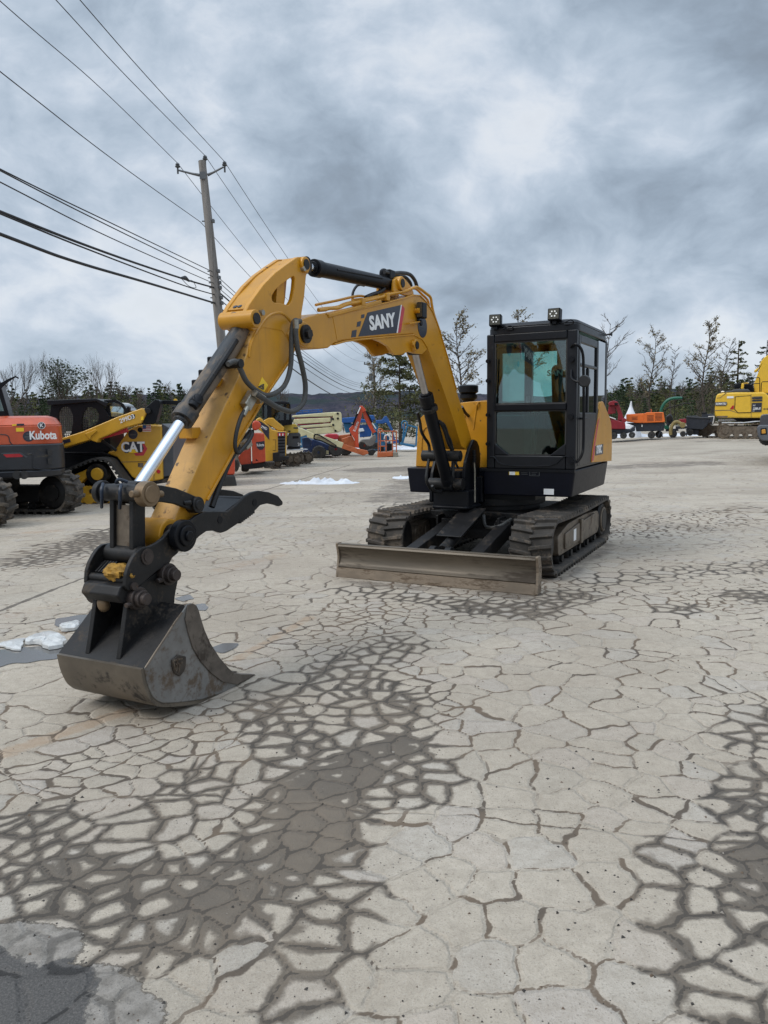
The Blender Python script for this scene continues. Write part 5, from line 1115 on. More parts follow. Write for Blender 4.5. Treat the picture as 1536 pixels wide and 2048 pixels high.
for u_ in (.28, .36, .42): m_ = MB(); p_ = kca.lerp(kcb, u_); m_.box(p_.x - .095, p_.x - .05, p_.y - .03, p_.y + .03, p_.z - .03, p_.z + .02); m_.build('pipe_clamp', M['black'], kcy, bevel=.008)
m_ = MB(); q = L3(Z6((190, 445),), CX)[0]
for dx in (-.02, .015): m_.cyl((CX + dx, q.y, q.z - .01), (CX + dx, q.y - .03, q.z + .035), .016, 10)
m_.build('grease_fitting', M['blue'], kcy)
# hanging hoses
XH = AN + .055
for pts, r, x, mt in ((Z6((545, 500), (522, 495), (506, 530), (500, 620), (497, 760), (470, 870), (420, 930), (345, 955), (285, 925), (225, 870), (190, 800), (170, 760), (150, 745), (110, 762)), .0165, XH, 'hose'), (Z6((110, 762), (60, 800), (10, 860), (-40, 930)), .017, CX - .02, 'hose'),
                      (Z6((555, 500), (535, 505), (526, 560), (536, 660), (566, 780), (586, 900), (572, 1000), (510, 1052), (430, 1035), (345, 985), (285, 945)), .0175, XH + .03, 'hose'), (Z6((212, 1050), (190, 1090), (165, 1170), (154, 1250), (162, 1300), (178, 1308)), .013, XH, 'hose_black'),
                      (Z6((178, 1308), (235, 1240), (260, 1190)), .013, XH, 'hose_black'), (Z6((250, 1180), (140, 1320), (60, 1500), (10, 1640)), .020, AN - .05, 'hose_black')):
    m_ = MB(); m_.tube(L3(pts, x), r, 10, smooth=6); m_.build('hose', M[mt], EX)
m_ = MB(); q = L3(Z6((525, 490), (528, 545)), XH + .03); m_.cyl(q[0], q[1], .020, 12); q = L3(Z6((228, 1030), (202, 1078)), XH); m_.cyl(q[0], q[1], .017, 12); q = L3(Z6((330, 975), (270, 938)), XH + .02); m_.cyl(q[0], q[1], .021, 12); m_.build('hose_coupling', M['zinc'], EX)
for pts, w_ in ((((265, 945), (215, 1030)), .07), (((300, 975), (290, 990)), .05), (((205, 1270), (240, 1240)), .05)): m_ = MB(); q = L3(Z6(*pts), AN + .03); m_.beam(q[0], q[1], w_, .05, up=(1, 0, 0)); m_.build('valve_block', M['zinc'], EX, bevel=.008)
m_ = MB(); q = L3(Z6((160, 760), (180, 740)), XH - .02); m_.cyl((CX, q[0].y, q[0].z), (XH + .02, q[0].y, q[0].z), .028, 12); m_.build('hose_clamp', M['steel_dark'], EX)

# ---- linkage, coupler, thumb
def plate(name, pts, x0, x1, xp, mat, parent, f=.012, bevel=.006): m_ = MB(); m_.px(fillet(yz(pts, xp), f), x0, x1); return m_.build(name, mat, parent, bevel=bevel)
link = bpy.data.objects.new('bucket_link', None); COL.objects.link(link); link.parent = EX
LN = CX + .115
a0 = Z5b((590, 330), (745, 330), (745, 930), (800, 1010), (760, 1100), (690, 1080), (590, 990))
plate('link_plate', a0, CX + .055, CX + .085, CX + .085, M['steel_dark'], link); plate('link_plate', a0, CX - .085, CX - .055, CX + .085, M['steel_dark'], link)
m_ = MB(); m_.px(yz(Z5b((630, 440), (670, 440), (670, 990), (630, 990)), CX + .085), CX - .06, CX + .06); m_.build('web', M['steel_rub'], link)
m_ = MB(); jy, jz = H.sx(*Z5b((815, 297))[0], CX + .19); m_.cyl((CX - .165, jy, jz), (CX + .15, jy, jz), .046, 24); m_.cyl((CX - .175, jy, jz), (CX - .14, jy, jz), .062, 24); m_.build('pin', M['steel_dark'], link, bevel=.006)
m_ = MB(); m_.cyl((CX + .13, jy, jz), (CX + .19, jy, jz), .066, 28); m_.cyl((CX + .188, jy, jz), (CX + .197, jy, jz), .046, 24); m_.cyl((CX + .16, jy - .11, jz + .01), (CX + .16, jy + .11, jz - .01), .018, 10); m_.build('pin_cap', M['bronze'], link, bevel=.006)
m_ = MB(); qy, qz = H.sx(*Z5b((755, 1060))[0], CX + .14); m_.cyl((CX - .14, qy, qz), (CX + .125, qy, qz), .050, 24); m_.build('pivot_tube', M['steel_dark'], link)
m_ = MB()
for x in (CX - .10, CX + .03): m_.tube([(x, jy - .045, jz + .05), (x + .02, jy - .075, jz + .02), (x + .01, jy - .07, jz - .04), (x - .02, jy - .045, jz - .075)], .009, 7, smooth=4)
m_.tube([(CX - .03, jy - .02, jz + .055), (CX + .01, jy - .04, jz + .075), (CX + .04, jy - .01, jz + .06)], .009, 7, smooth=4); m_.build('grease_hose', M['blue'], link)
sl = Z5b((700, 190), (830, 180), (960, 190), (1130, 225), (1290, 290), (1420, 350), (1470, 420), (1440, 500), (1370, 515), (1250, 470), (1120, 420), (960, 395), (820, 395), (720, 400), (660, 330), (660, 250))
plate('side_link', sl, CX + .105, CX + .135, CX + .135, M['steel_dark'], EX, .01); plate('side_link', sl, CX - .135, CX - .105, CX + .135, M['steel_dark'], EX, .01)
m_ = MB(); ly_, lz_ = H.sx(*Z5b((1412, 430))[0], CX + .16); m_.cyl((CX - .16, ly_, lz_), (CX + .155, ly_, lz_), .047, 24); m_.cyl((CX + .15, ly_, lz_), (CX + .162, ly_, lz_), .03, 20); m_.cyl((CX + .13, ly_ - .10, lz_ + .02), (CX + .15, ly_ - .06, lz_ + .02), .014, 10); m_.build('pin', M['steel_dark'], EX, bevel=.006)
CO = bpy.data.objects.new('quick_coupler', None); COL.objects.link(CO); CO.parent = EX
CN = CX + .150
cp = Z5b((500, 1440), (508, 1290), (540, 1180), (590, 1080), (640, 1005), (700, 955), (800, 938), (880, 900), (960, 840), (1020, 765), (1080, 712), (1130, 695), (1190, 740), (1205, 880), (1185, 960), (1140, 1030), (1075, 1080), (1050, 1140), (990, 1185), (900, 1235), (780, 1335), (700, 1405), (640, 1455), (590, 1490), (530, 1485))
plate('coupler_plate', cp, CN - .025, CN, CN, M['steel_dark'], CO, .01); plate('coupler_plate', cp, CX - .150, CX - .125, CN, M['steel_dark'], CO, .01)
m_ = MB(); m_.px(yz(Z5b((470, 1440), (560, 1380), (620, 1430), (600, 1640), (500, 1650), (430, 1560)), CN), CX - .13, CX + .13); m_.px(yz(Z5b((640, 1400), (900, 1200), (1000, 1100), (1060, 1120), (780, 1340), (660, 1450)), CN), CX - .125, CN - .025); m_.build('coupler_base', M['steel_dark'], CO, bevel=.01)
m_ = MB(); q = yz(Z5b((560, 1360), (700, 1240)), CN); m_.cyl((CX - .125, *q[0]), (CX + .125, *q[0]), .022, 14); m_.cyl((CX - .125, *q[1]), (CX + .125, *q[1]), .03, 14)
for k in range(5): m_.beam((CX - .10 + .02 * k, q[0][0] + .01, q[0][1] + .02), (CX - .10 + .02 * k, q[1][0], q[1][1] + .03), .012, .02)
m_.build('latch_spring', M['steel_dark'], CO)
m_ = MB(); rr_ = random.Random(3); c = Vector((CX + .05, q[0][0] + .02, q[0][1] + .03)); nu, nv = 26, 14; vs = []
from mathutils import noise as _mn
for j_ in range(nv):
    for i_ in range(nu):
        th_, ph_ = PI * j_ / (nv - 1), 2 * PI * i_ / nu; d3 = Vector((math.sin(th_) * math.cos(ph_), math.sin(th_) * math.sin(ph_), math.cos(th_))); k_ = 1 + .55 * _mn.noise(d3 * 2.6) + .35 * abs(_mn.noise(d3 * 5.5)); vs.append(c + Vector((d3.x * .085 * k_, d3.y * .055 * k_, d3.z * .038 * k_)))
m_.add(vs, [(j_ * nu + i_, j_ * nu + (i_ + 1) % nu, (j_ + 1) * nu + (i_ + 1) % nu, (j_ + 1) * nu + i_) for j_ in range(nv - 1) for i_ in range(nu)])
rag = m_.build('rag', M['cloth'], None, sharp=50); rag.matrix_world = H.M; tag(rag, 'crumpled yellow rag stuffed into the open coupler above the bucket', 'rag')
tp = H.lx(376, 1072, CX + .22); m_ = MB(); m_.cyl((CX - .185, tp.y, tp.z), (AF + .01, tp.y, tp.z), .060, 28); m_.cyl((CX - .21, tp.y, tp.z), (CX - .16, tp.y, tp.z), .088, 28); m_.build('pin', M['black'], CO, bevel=.008); m_ = MB(); m_.cyl((AN - .01, tp.y, tp.z), (CX + .185, tp.y, tp.z), .060, 28); m_.cyl((CX + .16, tp.y, tp.z), (CX + .21, tp.y, tp.z), .088, 28); m_.cyl((CX + .205, tp.y, tp.z), (CX + .225, tp.y, tp.z), .058, 24); m_.cyl((CX + .22, tp.y, tp.z), (CX + .24, tp.y, tp.z), .032, 6); m_.build('pin', M['black'], CO, bevel=.008)
m_ = MB(); m_.cyl((AF - .006, tp.y, tp.z), (AN + .006, tp.y, tp.z), .088, 32); m_.build('boss', M['yellow_mud'], arm, bevel=.01)
m_ = MB(); fy, fz = H.sx(*Z5b((760, 1065))[0], CN); m_.cyl((CN - .002, fy, fz), (CN + .008, fy, fz), .042, 24); m_.cyl((CN - .002, fy, fz), (CN + .012, fy, fz), .028, 20); m_.build('bolt', M['pin_rust'], CO); m_ = MB(); fy, fz = H.sx(*Z5b((592, 1428))[0], CN); m_.cyl((CN - .002, fy, fz), (CN + .015, fy, fz), .021, 16); m_.build('bolt', M['pin_rust'], CO)
m_ = MB(); q = [H.ly(a_, b_, H.lx(298, 1190, CX)[1] - .02) for a_, b_ in Z5b((225, 1480), (235, 1530), (215, 1620), (240, 1680), (275, 1665))]; hk = L3(Z5b((228, 1475), (238, 1540), (225, 1620), (240, 1675), (285, 1650)), CX - .05); m_.tube(hk, [.016, .022, .032, .032, .018], 10, smooth=5); m_.build('lifting_hook', M['bronze'], CO)
TH = bpy.data.objects.new('thumb', None); COL.objects.link(TH); TH.parent = EX
TN = CX + .155
thp = Z5((805, 500), (830, 450), (870, 405), (920, 368), (970, 345), (1060, 343), (1120, 345), (1180, 300), (1240, 240), (1285, 215), (1330, 205), (1400, 215), (1460, 240), (1490, 280), (1488, 300), (1465, 310), (1440, 300), (1390, 290), (1340, 302), (1290, 352), (1230, 392), (1180, 432), (1110, 478), (1075, 488), (1030, 472), (980, 476), (930, 512), (890, 555), (850, 576), (815, 560))
plate('thumb_plate', thp, TN - .026, TN, TN, M['steel_dark'], TH, .008); plate('thumb_plate', thp, CX - .155, CX - .129, TN, M['steel_dark'], TH, .008)
m_ = MB(); q = yz(Z5((1110, 400), (1250, 285), (1200, 340)), TN); m_.cyl((CX - .13, *q[0]), (TN - .02, *q[0]), .03, 16); m_.cyl((CX - .13, *q[1]), (TN - .02, *q[1]), .036, 16); m_.px(yz(Z5((1000, 360), (1110, 350), (1230, 260), (1245, 275), (1120, 372), (1000, 385)), TN), CX - .13, TN - .02)
for p_ in ((1068, 400), (1300, 285)): qq = H.sx(*Z5(p_)[0], TN); m_.cyl((TN - .002, *qq), (TN + .003, *qq), .022, 16)
m_.build('cross_tube', M['black'], TH)
m_ = MB()
for k in range(8): u_ = k / 8; p_ = H.sx(*Z5((1205 + 100 * u_, 408 - 75 * u_))[0], TN); m_.box(TN - .027, TN + .001, p_[0] - .010, p_[0] + .010, p_[1] - .014, p_[1] + .012)
m_.build('tooth_edge', M['steel_dark'], TH)
# ---- bucket
BW = .305; BN, BF = CX + BW, CX - BW
BK = bpy.data.objects.new('bucket', None); COL.objects.link(BK); BK.parent = EX
back = Z5((565, 1390), (572, 1430), (582, 1480), (600, 1535), (622, 1580), (650, 1608), (690, 1624), (800, 1620), (950, 1600), (1100, 1552), (1195, 1498))
side = Z5((850, 966), (880, 957), (905, 970), (920, 1000), (935, 1055), (960, 1135), (1000, 1225), (1060, 1318), (1120, 1388), (1165, 1428), (1205, 1478)) + back[::-1]
sp_ = yz(side, BN)
m_ = MB(); m_.px(sp_, BN - .018, BN); m_.build('side_plate', M['steel_grey'], BK, bevel=.005); m_ = MB(); m_.px(sp_, BF, BF + .018); m_.build('side_plate', M['steel_grey'], BK, bevel=.005)
m_ = MB(); m_.strip(smooth2(yz(back, BN), 3), BF + .010, BN - .006, -.020); m_.build('shell', M['shell'], BK, sharp=30)
lipm = pmat('scuffed bucket edge', (0.12, 0.10, 0.082), .5, metal=.3, var=.3, scale=8, dirt=(0.05, 0.036, 0.026), dscale=5, damt=.5, bump=.3)
m_ = MB(); ts_ = yz(Z5((562, 1392), (700, 1185), (770, 1075), (815, 1012), (850, 968)), BN); m_.strip(ts_, BF + .004, BN - .006, -.016); m_.build('top_sheet', M['steel_dark'], BK)
m_ = MB(); m_.px(yz(Z5((850, 966), (880, 957), (905, 970), (920, 1000), (935, 1055), (960, 1135), (1000, 1225), (1060, 1318), (1120, 1388), (1165, 1428), (1205, 1478), (1180, 1500), (1080, 1480), (1000, 1420), (930, 1340), (880, 1250), (850, 1150), (830, 1060)), BN), BN - .002, BN + .008); m_.build('side_cutter', lipm, BK, bevel=.003)
m_ = MB(); m_.tube(L3(Z5((570, 1388), (640, 1280), (700, 1190), (770, 1080), (815, 1020)), BN - .002), .006, 6); m_.build('weld_bead', M['steel_rub'], BK)
for x in (CX + .125, CX - .095):
    ear = Z5((400, 1338), (425, 1170), (452, 960), (470, 900), (560, 815), (660, 740), (745, 690), (780, 720), (790, 800), (770, 900), (765, 962), (700, 985), (560, 1160), (432, 1325))
    m_ = MB(); m_.px(fillet(yz(ear, CX + .125), .01), x - .03, x); m_.build('bucket_ear', M['steel_dark'], BK, bevel=.006)
for p_, l in (((770, 768), .0), ((570, 930), .0)):
    y, z = H.sx(*Z5(p_)[0], CX + .20); m_ = MB(); m_.cyl((CX - .19, y, z), (CX + .215, y, z), .032, 20); m_.cyl((CX + .125, y, z), (CX + .165, y, z), .060, 24); m_.cyl((CX + .163, y, z), (CX + .19, y, z), .045, 24); m_.cyl((CX - .17, y, z), (CX - .12, y, z), .055, 20); m_.cyl((CX + .15, y - .085, z - .02), (CX + .15, y + .01, z - .02), .014, 10); m_.build('bucket_pin', M['pin_rust'], BK, bevel=.005)
tooth = [(y, max(z, .004)) for y, z in yz(Z5((1130, 1418), (1215, 1432), (1322, 1468), (1322, 1474), (1240, 1500), (1150, 1508)), BN)]
for k in range(5):
    x = BN - .035 - (2 * BW - .07) * k / 4; m_ = MB(); n_ = len(tooth); m_.prism([(x - .034, y, z) for y, z in tooth], [(x + .034, y, z) for y, z in tooth])
    c_ = len(m_.v); m_.v = [(x + (vx - x) * (.55 if i % n_ in (2, 3) else 1), vy, vz) for i, (vx, vy, vz) in enumerate(m_.v)]; m_.build('tooth', lipm, BK, bevel=.005)
# cast shield emblem with its three raised strokes
em = pmat('rusty cast emblem', (0.062, 0.050, 0.040), .6, metal=.3, var=.3, scale=20, bump=.4)
e_ = yz(Z5((738, 1335), (780, 1300), (832, 1310), (832, 1370), (820, 1410), (790, 1445), (755, 1420), (742, 1380)), BN); m_ = MB(); m_.px(e_, BN, BN + .012); emb = m_.build('emblem', em, BK, bevel=.004)
m_ = MB()
for a_, c_ in (((755, 1340), (815, 1325)), ((770, 1365), (815, 1352)), ((785, 1322), (775, 1410)), ((800, 1352), (790, 1420)), ((755, 1345), (768, 1400))): q = L3(Z5(a_, c_), BN + .013); m_.beam(q[0], q[1], .007, .008, up=(1, 0, 0))
m_.build('emblem_stroke', M['steel_rub'], emb)
# ================================================================ MACHINES PARKED AROUND THE LOT
class Unit:
    """A parked machine: its frame stands on the lot and faces along the line of sight; outlines are laid on upright planes at their own depth."""
    def __init__(s, name, label, cat, px, D, turn=0.0, group=None):
        p = at(px, 860, D); s.f = Frame(p.x, p.y, -math.atan2(p.x, p.y) + R(turn), gz(p.x, p.y)); s.root = thing(name, label, cat, s.f, group); s.D = D
    def q(s, pts, y): return [s.f.sy(a, b_, y) for a, b_ in pts]
    def poly(s, name, pts, y0, y1, mat, parent=None, bevel=.015, f=0.0, seg=2):
        m = MB(); w_ = s.q(pts, y0); m.py(fillet(w_, f) if f else w_, y0, y1); return m.build(name, mat, parent or s.root, bevel=bevel, seg=seg)
    def polys(s, name, lst, y0, y1, mat, parent=None, bevel=.01):
        m = MB()
        for pts in lst: m.py(s.q(pts, y0), y0, y1)
        return m.build(name, mat, parent or s.root, bevel=bevel)
    def decal(s, name, pts, y, mat, parent, th=.006): return s.poly(name, pts, y - th, y + .004, mat, parent, bevel=0)
    def disc(s, name, px, py, rpx, y0, y1, mat, parent=None, n=24):
        a = s.f.ly(px, py, y0); r = rpx / FPX * (s.D + y0); m = MB(); m.cyl(a, (a.x, y1, a.z), r, n); return m.build(name, mat, parent or s.root, bevel=min(.02, r * .15))
    def tube(s, name, pts, y, rpx, mat, parent=None, smooth=4, n=10):
        ys_ = y if hasattr(y, '__len__') else [y] * len(pts); P = [s.f.ly(a, b_, yy) for (a, b_), yy in zip(pts, ys_)]; m = MB(); m.tube(P, rpx / FPX * s.D, n, smooth=smooth); return m.build(name, mat, parent or s.root)
    def beam(s, name, a, b_, y, wpx, dep, mat, parent=None, bevel=.01):
        A, B = s.f.ly(*a, y), s.f.ly(*b_, y); m = MB(); m.beam(A, B, dep, wpx / FPX * (s.D + y), up=Vector((0, 1, 0)).cross(B - A)); return m.build(name, mat, parent or s.root, bevel=bevel)
    def text(s, txt, px, py, hpx, y, mat, parent, xs=1.0, bold=.004, rot=0, shear=0):
        k = hpx / FPX * (s.D + y) / .70; p = s.f.ly(px, py, y - .008)
        return text_mesh('lettering', txt, face_M(p, (math.cos(rot), 0, math.sin(rot)), (-math.sin(rot), 0, math.cos(rot))), k, mat, parent, xs=xs, bold=k * bold * 3, shear=shear, depth=.002)
    def track(s, px0, px1, y0, y1, ybot, htpx, mat, lug=.03, pitch=.12, single=True, fmat=None, wheels=4):
        """A side-on crawler from px0 to px1 with its frame and wheels."""
        k = s.D + y0; a = s.f.sy(px0, ybot, y0); b_ = s.f.sy(px1, ybot, y0); hh = htpx / FPX * k; rad = hh / 2 - lug
        m, zf, zr = track_mesh(y0, y1, a[0] + hh / 2, b_[0] - hh / 2, rad, lug, pitch, .03, single=single)
        m.v = [(v[1], v[0], v[2] ) for v in m.v]; o = m.build('track', mat, s.root, sharp=30)
        w_ = MB()
        for xx in (a[0] + hh / 2, b_[0] - hh / 2): w_.cyl((xx, y0 + .03, zf), (xx, y1 - .03, zf), rad - .035, 24); w_.cyl((xx, y0 - .005, zf), (xx, y0 + .05, zf), rad * .45, 16)
        for i in range(wheels): xx = a[0] + hh * .9 + (b_[0] - a[0] - 1.8 * hh) * (i + .5) / wheels; w_.cyl((xx, y0 + .03, rad * .42 + lug), (xx, y1 - .03, rad * .42 + lug), rad * .36, 14)
        w_.build('track_wheel', fmat or M['steel_rub'], o, bevel=.008)
        f_ = MB(); f_.box(a[0] + hh * .80, b_[0] - hh * .80, y0 + .04, y1 - .04, zf - rad * .45, zf + rad * .62); f_.build('track_frame', fmat or M['steel_rub'], o, bevel=.015); return o
    def wheel(s, px, py, rpx, y0, y1, tyre, rim, name='wheel'):
        a = s.f.ly(px, py, y0); r = rpx / FPX * (s.D + y0); T = Matrix(((1, 0, 0, a.x), (0, 0, 1, y0), (0, 1, 0, a.z), (0, 0, 0, 1))); w_ = y1 - y0
        m = MB(); m.lathe([(r * .55, 0), (r * .86, .0), (r, w_ * .18), (r, w_ * .82), (r * .86, w_), (r * .55, w_)], T, 28)
        for k in range(18): t_ = 2 * PI * k / 18; c = T @ Vector((math.cos(t_) * r, math.sin(t_) * r, w_ * .5)); m.beam(c + T.to_3x3() @ Vector((0, 0, -w_ * .42)), c + T.to_3x3() @ Vector((-math.sin(t_) * r * .12, math.cos(t_) * r * .12, w_ * .42)), r * .09, r * .07)
        o = m.build(name, tyre, s.root, sharp=30); m = MB(); m.lathe([(r * .56, w_ * .1), (r * .50, .02), (r * .25, .08), (r * .2, .0), (.01, .0)], T, 20); m.build('rim', rim, o); return o
kub = pmat('orange machine paint', (0.52, 0.085, 0.028), .32, var=.08, coat=.2, dirt=(0.14, 0.08, 0.05), dscale=4, damt=.08)
kubr = pmat('red orange paint', (0.55, 0.065, 0.022), .34, var=.10, coat=.2, dirt=(0.12, 0.06, 0.04), dscale=5, damt=.12)
cat_y = pmat('construction yellow', (0.55, 0.300, 0.024), .36, var=.08, coat=.15, dirt=(0.13, 0.08, 0.04), dscale=4, damt=.14)
kom_y = pmat('bright yellow paint', (0.70, 0.43, 0.030), .36, var=.06, coat=.15, dirt=(0.16, 0.10, 0.05), dscale=2, damt=.12)
wac_y = pmat('light yellow paint', (0.66, 0.46, 0.07), .38, var=.08, dirt=(0.2, 0.14, 0.07), dscale=4, damt=.12)
cream = pmat('cream boom paint', (0.58, 0.53, 0.32), .42, var=.08, dirt=(0.25, 0.2, 0.12), dscale=3, damt=.15)
cwt = pmat('scraped counterweight', (0.020, 0.022, 0.027), .36, var=.2, dirt=(0.10, 0.075, 0.045), dscale=3, damt=.30, bump=.25, bscale=6, stretch=(.5, .5, 1.6))
greyp = pmat('slate grey panel', (0.055, 0.060, 0.068), .45, var=.12, dirt=(0.12, 0.11, 0.1), dscale=5, damt=.2)
bluep = pmat('blue lift paint', (0.015, 0.085, 0.28), .38, var=.12, dirt=(0.06, 0.08, 0.12), dscale=4, damt=.2)
navyb = pmat('dark navy blue paint', (0.007, 0.022, 0.078), .4, var=.15, dirt=(0.05, 0.05, 0.06), dscale=4, damt=.25)
bluet = pmat('faded blue paint', (0.018, 0.130, 0.26), .42, var=.15, dirt=(0.08, 0.09, 0.1), dscale=4, damt=.25)
bored = pmat('rusty orange paint', (0.46, 0.115, 0.035), .48, var=.15, dirt=(0.20, 0.11, 0.06), dscale=6, damt=.35)
comp = pmat('bright orange enclosure', (0.72, 0.150, 0.020), .45, var=.06)
darkred = pmat('dark red paint', (0.215, 0.010, 0.018), .38, var=.15, dirt=(0.06, 0.03, 0.03), dscale=5, damt=.2)
greenp = pmat('green chute paint', (0.010, 0.110, 0.065), .38, var=.1)
tan = pmat('tan hose', (0.22, 0.165, 0.060), .7, var=.2, scale=14)
navy = pmat('dark trailer paint', (0.020, 0.024, 0.034), .45, var=.2, dirt=(0.07, 0.065, 0.06), dscale=4, damt=.25)
BLK, DEC, WHT, RED, STL = M['black'], M['decal'], M['white'], M['red_decal'], M['steel_dark']
silver = pmat('silver wheel', (0.45, 0.46, 0.48), .35, metal=.7)
redlens = pmat('red reflector', (0.42, 0.012, 0.02), .2)
amber = pmat('amber reflector', (0.55, 0.26, 0.03), .25)
ZL, ZM, ZN = zc(0, 680, 3.84), zc(470, 760, 8.084), zc(570, 780, 5.689)
ZR, ZK, ZA = zc(1200, 740, 8.533), zc(1360, 700, 8.727), zc(0, 680, 5.12)

# ---- orange compact excavator at the left edge, seen from behind
K1f = Frame(-6.75, 13.25, R(22)); K1 = thing('excavator', 'orange excavator cut by the left edge, its black counterweight towards the camera', 'excavator', K1f)
KT = K1f.I @ Matrix.Translation((-6.83, 12.60, 0)) @ Matrix.Rotation(R(77), 4, 'Z'); KX = K1f.sy(128, 900, -.65)[0]
for xa in (-1.08, .62):
    m, zf, zr = track_mesh(xa, xa + .46, -1.12, 1.2, .325, .045, .165, .035); m.v = [tuple(KT @ Vector(v)) for v in m.v]; o = m.build('track', M['track'], K1, sharp=30, bevel=.006)
    m = MB(); wheel(m, xa + .06, xa + .40, -1.12, zf, .28, .5); wheel(m, xa + .06, xa + .40, 1.2, zr, .28, .5)
    for i in range(5): wheel(m, xa + .08, xa + .38, -.7 + i * .38, .14, .09)
    m.v = [tuple(KT @ Vector(v)) for v in m.v]; m.build('track_wheel', STL, o); m = MB(); m.px(fillet([(-.85, .2), (.95, .2), (1.0, .48), (-.9, .48)], .05), xa + .06, xa + .40); m.v = [tuple(KT @ Vector(v)) for v in m.v]; m.build('track_frame', STL, o, bevel=.01)
m = MB(); m.box(-.7, .7, -.5, .5, .35, .62, KT); m.cyl((0, -.2, .6), (0, -.2, .8), .5, 32); m.build('undercarriage', STL, K1, bevel=.01)
bodyp = fillet([(-2.2, -1.10), (KX, -1.10), (KX, 1.0), (-2.2, 1.0)], [.1, .5, .42, .1], 8)
m = MB(); m.prism([(x * .985, y * .985, .66) for x, y in bodyp], [(x, y, .78) for x, y in bodyp]); m.pz(bodyp, .78, 1.20); cw = m.build('counterweight', cwt, K1, bevel=.03, seg=3)
sh = [(x * .985 + .0, y * .97) for x, y in bodyp]; m = MB(); m.pz(sh, 1.19, 1.50); m.prism([(x, y, 1.50) for x, y in sh], [(x * .95 - .02, y * .90, 1.62) for x, y in sh]); m.prism([(x * .95 - .02, y * .90, 1.62) for x, y in sh], [(x * .86 - .03, y * .75, 1.655) for x, y in sh]); hd1 = m.build('hood', kub, K1, bevel=.02, seg=3)
def kpt(px, py, y): return K1f.ly(px, py, y)
yk = -1.10 * .97
def kdec(name, pts, y, mat, par): m = MB(); m.py([K1f.sy(a, b_, y) for a, b_ in pts], y - .006, y + .004); return m.build(name, mat, par)
m = MB()
for a, b_ in ((34, 950), (48, 950)): p = kpt(a, b_, -1.10); m.cyl((p.x, -1.106, p.z), (p.x, -1.06, p.z), .068, 20)
m.build('tow_hole', M['rubber'], cw)
m = MB()
for a, b_, w_, h_ in ((100, 905, .035, .05), (100, 922, .03, .045)): p = kpt(a, b_, -1.10); m.py(fillet([(p.x - w_, p.z - h_), (p.x + w_, p.z - h_), (p.x + w_, p.z + h_), (p.x - w_, p.z + h_)], .02), -1.106, -1.09)
m.build('recess', M['rubber'], cw)
kdec('reflector', ZL((25, 880), (40, 875), (150, 868), (182, 890), (170, 898), (50, 902)), -1.102, redlens, cw)
kdec('recess_lip', ZL((10, 868), (160, 862), (215, 900), (200, 905), (150, 872), (10, 878)), -1.104, greyp, cw)
p = kpt(83, 851, yk); m = MB(); m.cyl((p.x, yk - .004, p.z), (p.x, yk + .01, p.z), .058, 28); lg = m.build('logo', WHT, hd1); m = MB(); m.cyl((p.x, yk - .0055, p.z), (p.x, yk + .0, p.z), .050, 28); m.build('logo_ring', DEC, lg); text_mesh('lettering', 'K', face_M((p.x, yk - .0065, p.z), (1, 0, 0), (0, 0, 1)), .085, WHT, lg, bold=.002, depth=.001)
p = kpt(57, 873, yk); m = MB(); m.cyl((p.x, yk - .005, p.z), (p.x, yk + .01, p.z), .082, 32); rs = m.build('round_sticker', DEC, hd1); m = MB(); m.box(p.x - .06, p.x + .06, yk - .007, yk, p.z - .018, p.z + .006); m.box(p.x - .04, p.x + .04, yk - .007, yk, p.z - .048, p.z - .032); m.box(p.x - .03, p.x + .03, yk - .007, yk, p.z + .03, p.z + .05); m.build('sticker_print', M['seat_grey'], rs)
p = kpt(86, 871, yk - .006); text_mesh('lettering', 'Kubota', face_M(p, (1, 0, 0), (0, 0, 1)), .185, WHT, hd1, xs=.74, bold=.006)
kdec('sticker', ZL((122, 675), (182, 674), (184, 702), (124, 704)), yk - .001, M['warn'], hd1); kdec('sticker', ZL((92, 648), (125, 646), (126, 658), (93, 660)), yk - .001, M['warn'], hd1); kdec('sticker', ZL((128, 643), (185, 642), (186, 656), (129, 658)), yk - .001, DEC, hd1)
m = MB(); m.tube([kpt(a, b_, yk - .002) for a, b_ in ZL((0, 725), (60, 735), (80, 790), (120, 815))], .008, 6, smooth=4); m.tube([kpt(a, b_, -1.103) for a, b_ in ZL((215, 880), (250, 880), (245, 960), (270, 985), (400, 1000))], .008, 6, smooth=4); m.build('panel_seam', cwt, hd1)
cb = bpy.data.objects.new('cab', None); COL.objects.link(cb); cb.parent = K1
m = MB(); yc = -.55; prof_ = [K1f.sy(a, b_, yc) for a, b_ in ((-160, 762), (-1, 762), (20, 836), (-160, 836))]; inn = [K1f.sy(a, b_, yc) for a, b_ in ((-150, 768), (-9, 768), (8, 822), (-150, 822))]
n_ = len(prof_)
for i in range(n_): j = (i + 1) % n_; m.py([prof_[i], prof_[j], inn[j], inn[i]], yc, yc + .08); m.py([prof_[i], prof_[j], inn[j], inn[i]], yc + 1.1, yc + 1.18)
m.py([(prof_[1][0] - .06, prof_[1][1]), prof_[1], prof_[2], (prof_[2][0] - .06, prof_[2][1])], yc + .08, yc + 1.1); m.build('cab_frame', BLK, cb, bevel=.01)
m = MB(); m.py(inn, yc + .03, yc + .036); m.build('cab_window', M['glass'], cb)
m = MB(); m.py([K1f.sy(a, b_, yc - .03) for a, b_ in ZL((-30, 340), (15, 325), (60, 300), (120, 275), (150, 292), (140, 298), (118, 288), (70, 320), (20, 362), (5, 385), (-30, 370))], yc - .05, yc - .02); m.build('mirror_bracket', BLK, cb, bevel=.004)

